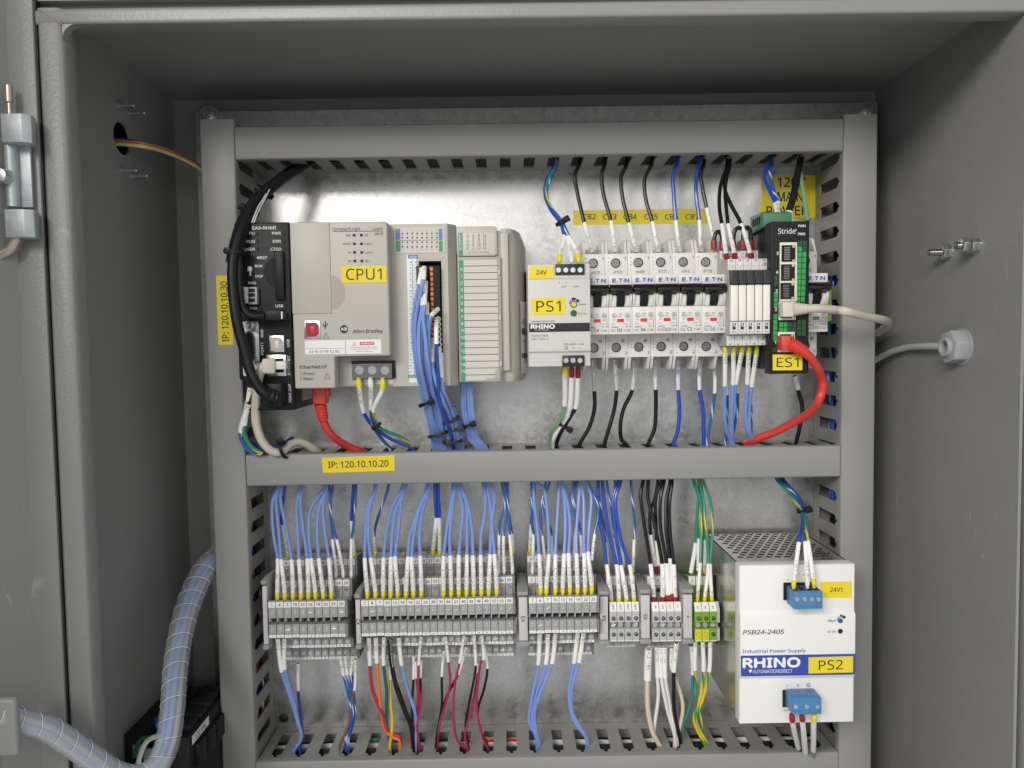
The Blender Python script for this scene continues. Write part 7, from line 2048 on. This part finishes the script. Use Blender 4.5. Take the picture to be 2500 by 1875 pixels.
# ================================================================== spiral wrapped harness at the lower left
cpts = [(-30, 1262, -241), (60, 1290, -236), (160, 1330, -230), (310, 1370, -222), (480, 1470, -212), (650, 1590, -202), (820, 1700, -192), (980, 1722, -182), (1110, 1640, -172), (1180, 1480, -162), (1215, 1250, -150), (1230, 1040, -134), (1250, 850, -116), (1290, 640, -96), (1350, 450, -76), (1420, 300, -58), (1510, 190, -44), (1600, 120, -34)]
P_ = path(c('C3', *cpts), 0, 0)
cl, ci = spline(P_, 10)
hr_ = thing('wrapped_harness', 'wire harness in clear spiral wrap looping from the door to the left duct', 'cable harness', tuple(P_[0]))
Rw = [8.0 - 1.2 * (i / (len(cl) - 1)) * 0 for i in range(len(cl))]
def radius(p): return 29.5 * (CAM_D + p.y) / F
def frames(line):
    n_ = len(line); T_ = [(line[min(i + 1, n_ - 1)] - line[max(i - 1, 0)]).normalized() for i in range(n_)]
    a_ = T_[0].orthogonal().normalized(); out = []
    for i in range(n_):
        a_ = (a_ - T_[i] * a_.dot(T_[i])).normalized(); out.append((a_, T_[i].cross(a_)))
    return out
fine, _ = spline(cl[::4] + ([cl[-1]] if (len(cl) - 1) % 4 else []), 12)
fr_ = frames(fine)
ln = [0]
for i in range(1, len(fine)): ln.append(ln[-1] + (fine[i] - fine[i - 1]).length)
def onpath(s_):
    s_ = min(max(s_, 0), ln[-1] - 1e-3)
    lo_, hi_ = 0, len(ln) - 1
    while hi_ - lo_ > 1:
        md = (lo_ + hi_) // 2
        if ln[md] <= s_: lo_ = md
        else: hi_ = md
    f = (s_ - ln[lo_]) / max(1e-6, ln[hi_] - ln[lo_])
    return fine[lo_].lerp(fine[hi_], f), fr_[lo_][0].lerp(fr_[hi_][0], f), fr_[lo_][1].lerp(fr_[hi_][1], f)
pitch_, wid = 12.8, 12.2
tot = ln[-1]
nseg = 22
turns = int((tot - 14) / pitch_)
wraps = [MB(), MB()]
for k in range(turns):
    m_ = wraps[0] if k < turns * .42 else wraps[1]
    b0 = len(m_.V)
    for j in range(nseg + 1):
        a_ = 2 * math.pi * j / nseg
        s_ = (k + j / nseg) * pitch_
        for e_ in (0, .5, 1):
            p_, x_, y_ = onpath(s_ + e_ * wid)
            rr2 = radius(p_) * (0.965 + .07 * (e_ == .5)) 
            m_.V.append(tuple(p_ + rr2 * (math.cos(a_) * x_ + math.sin(a_) * y_)))
    for j in range(nseg):
        for e_ in (0, 1):
            q_ = b0 + j * 3 + e_
            m_.F.append((q_, q_ + 1, q_ + 4, q_ + 3))
part('spiral_wrap', wraps[0], 'spiral_milky', hr_, 'milky double lapped start of the spiral wrap', recalc=False, smooth=True, angle=60)
part('spiral_wrap', wraps[1], 'spiral_clear', hr_, recalc=False, smooth=True, angle=60)
# bright cut edges of the wrap
m_ = MB()
for k in range(turns):
    ed = []
    for j in range(nseg + 1):
        a_ = 2 * math.pi * j / nseg
        p_, x_, y_ = onpath((k + j / nseg) * pitch_)
        ed.append(p_ + radius(p_) * .975 * (math.cos(a_) * x_ + math.sin(a_) * y_))
    m_.tube(ed, .24, 6, caps=False)
part('wrap_edge', m_, 'spiral_edge', hr_)
for k, (dx, dy, m) in enumerate(((-2.6, 0, 'wire_lightblue'), (0, -2.2, 'wire_lightblue'), (2.4, .4, 'wire_lightblue'), (0.2, 2.6, 'wire_lightblue'), (-4.6, 1.8, 'wire_white'), (4.4, 1.5, 'cable_grey'), (-1, -4.6, 'wire_lightblue'), (3.2, -3.4, 'wire_lightblue'))):
    l2 = []
    for i in range(0, len(fine), 5):
        tw = i / len(fine) * 2.0
        x_, y_ = fr_[i]
        l2.append(fine[i] + (dx * math.cos(tw) - dy * math.sin(tw)) * x_ + (dx * math.sin(tw) + dy * math.cos(tw)) * y_)
    part('wire', MB().tube(l2, 1.7, 8), m, hr_)
for i, (m, o_) in enumerate((('wire_green_yellow', 10), ('wire_white', 0), ('wire_blue', -12))):
    Q_ = path(c('C3', (1400, 310 + o_, -58), (1450, 225 - o_ * .6, -52), (1500, 165 - o_, -44), (1560, 120 - o_, -36)), 0, 0)
    part('wire', MB().tube(spline(Q_, 6)[0], 1.6, 8), m, hr_)

# ================================================================== black power block on the left wall, lower corner
zp = -294.0
bl = thing('power_block', 'black power terminal block with blue connectors low on the left wall', 'terminal block', (XL, -80, zp - 60))
part('left_body', MB().box(XL + .3, -272, -117, -34, zp - 130, zp), 'black_plastic', bl, bevel=2)
part('right_body', MB().box(-271.5, -247, -121, -30, zp - 130, zp - 1.5), 'black_plastic', bl, bevel=2)
for i in range(4):
    part('pole_cap', MB().box(-247.5, -243.5, -112 + i * 19, -97 + i * 19, zp - 30, zp - 12), 'black_plastic', bl, bevel=1)
    part('pole_cap', MB().box(-268, -250, -112 + i * 19, -97 + i * 19, zp - 2.5, zp + 3), 'black_plastic', bl, bevel=1)
o = part('sticker', MB()._add([(-246.7, -117, zp - 9.5), (-246.7, -84, zp - 9.5), (-246.7, -84, zp - 2.5), (-246.7, -117, zp - 2.5)], [(0, 1, 2, 3)]), 'label_white', bl)
part('lettering', MB().text('120 VAC', 0, 0, 0, 4.2, fn=lambda X, Z: (-246.5, -100.5 + X, zp - 6 + Z)), 'ink', o, recalc=False)
part('sticker', MB().box(-292, -284, -117.3, -116.8, zp - 18, zp - 8), 'bracket_grey', bl)
part('bracket_plate', MB().box(-281, -262, -124, -121.2, zp - 60, zp - 8), 'bracket_grey', bl, bevel=.8)
def conn(pts, r, m, nm): part(nm, MB().tube(spline([Vector(p_) for p_ in pts], 6)[0], r, 10), m, bl)
conn(((-280, -100, zp + 1), (-276, -108, zp + 6), (-270, -118, zp + 8)), 3.6, 'print_blue', 'blue_connector')
conn(((-284, -60, zp), (-282, -62, zp + 9)), 3.6, 'print_blue', 'blue_connector')
conn(((-258, -124, zp - 34), (-244, -128, zp - 35), (-232, -130, zp - 34)), 4.4, 'connector_blue', 'blue_connector')
conn(((-290, -122, zp - 36), (-272, -126, zp - 32)), 3.8, 'print_blue', 'blue_connector')
conn(((-270, -118, zp + 8), (-262, -126, zp + 9), (-252, -132, zp + 9)), 2.2, 'wire_white', 'white_lead')
conn(((-283, -126, zp - 40), (-282, -130, zp - 16), (-274, -130, zp + 2), (-262, -130, zp + 6)), 1.9, 'wire_white', 'white_lead')
conn(((-288, -124, zp - 14), (-280, -128, zp + 2), (-268, -130, zp + 5), (-256, -130, zp + 8)), 1.4, 'wire_darkgreen', 'green_lead')
conn(((-232, -130, zp - 34), (-218, -124, zp - 34), (-210, -118, zp - 40), (-216, -116, zp - 46), (-234, -116, zp - 48)), 2.0, 'cable_black', 'black_lead')
conn(((-256, -126, zp - 36), (-252, -128, zp - 60)), 2.2, 'wire_white', 'white_lead')
conn(((-248, -126, zp - 36), (-244, -128, zp - 60)), 2.2, 'wire_white', 'white_lead')
part('wall_nut', MB().cyl((XL, -130, zp - 26), (XL + 8, -130, zp - 26), 7, n=6).cyl((XL + 8, -130, zp - 26), (XL + 20, -130, zp - 26), 3.6, n=12), 'steel_plated', bl, bevel=.4)

# ------------------------------------------------------------------ duplicate label check while building
for k_, v_ in SEEN.items():
    if v_ > 1:
        print('DUPLICATE LABEL', k_, v_)
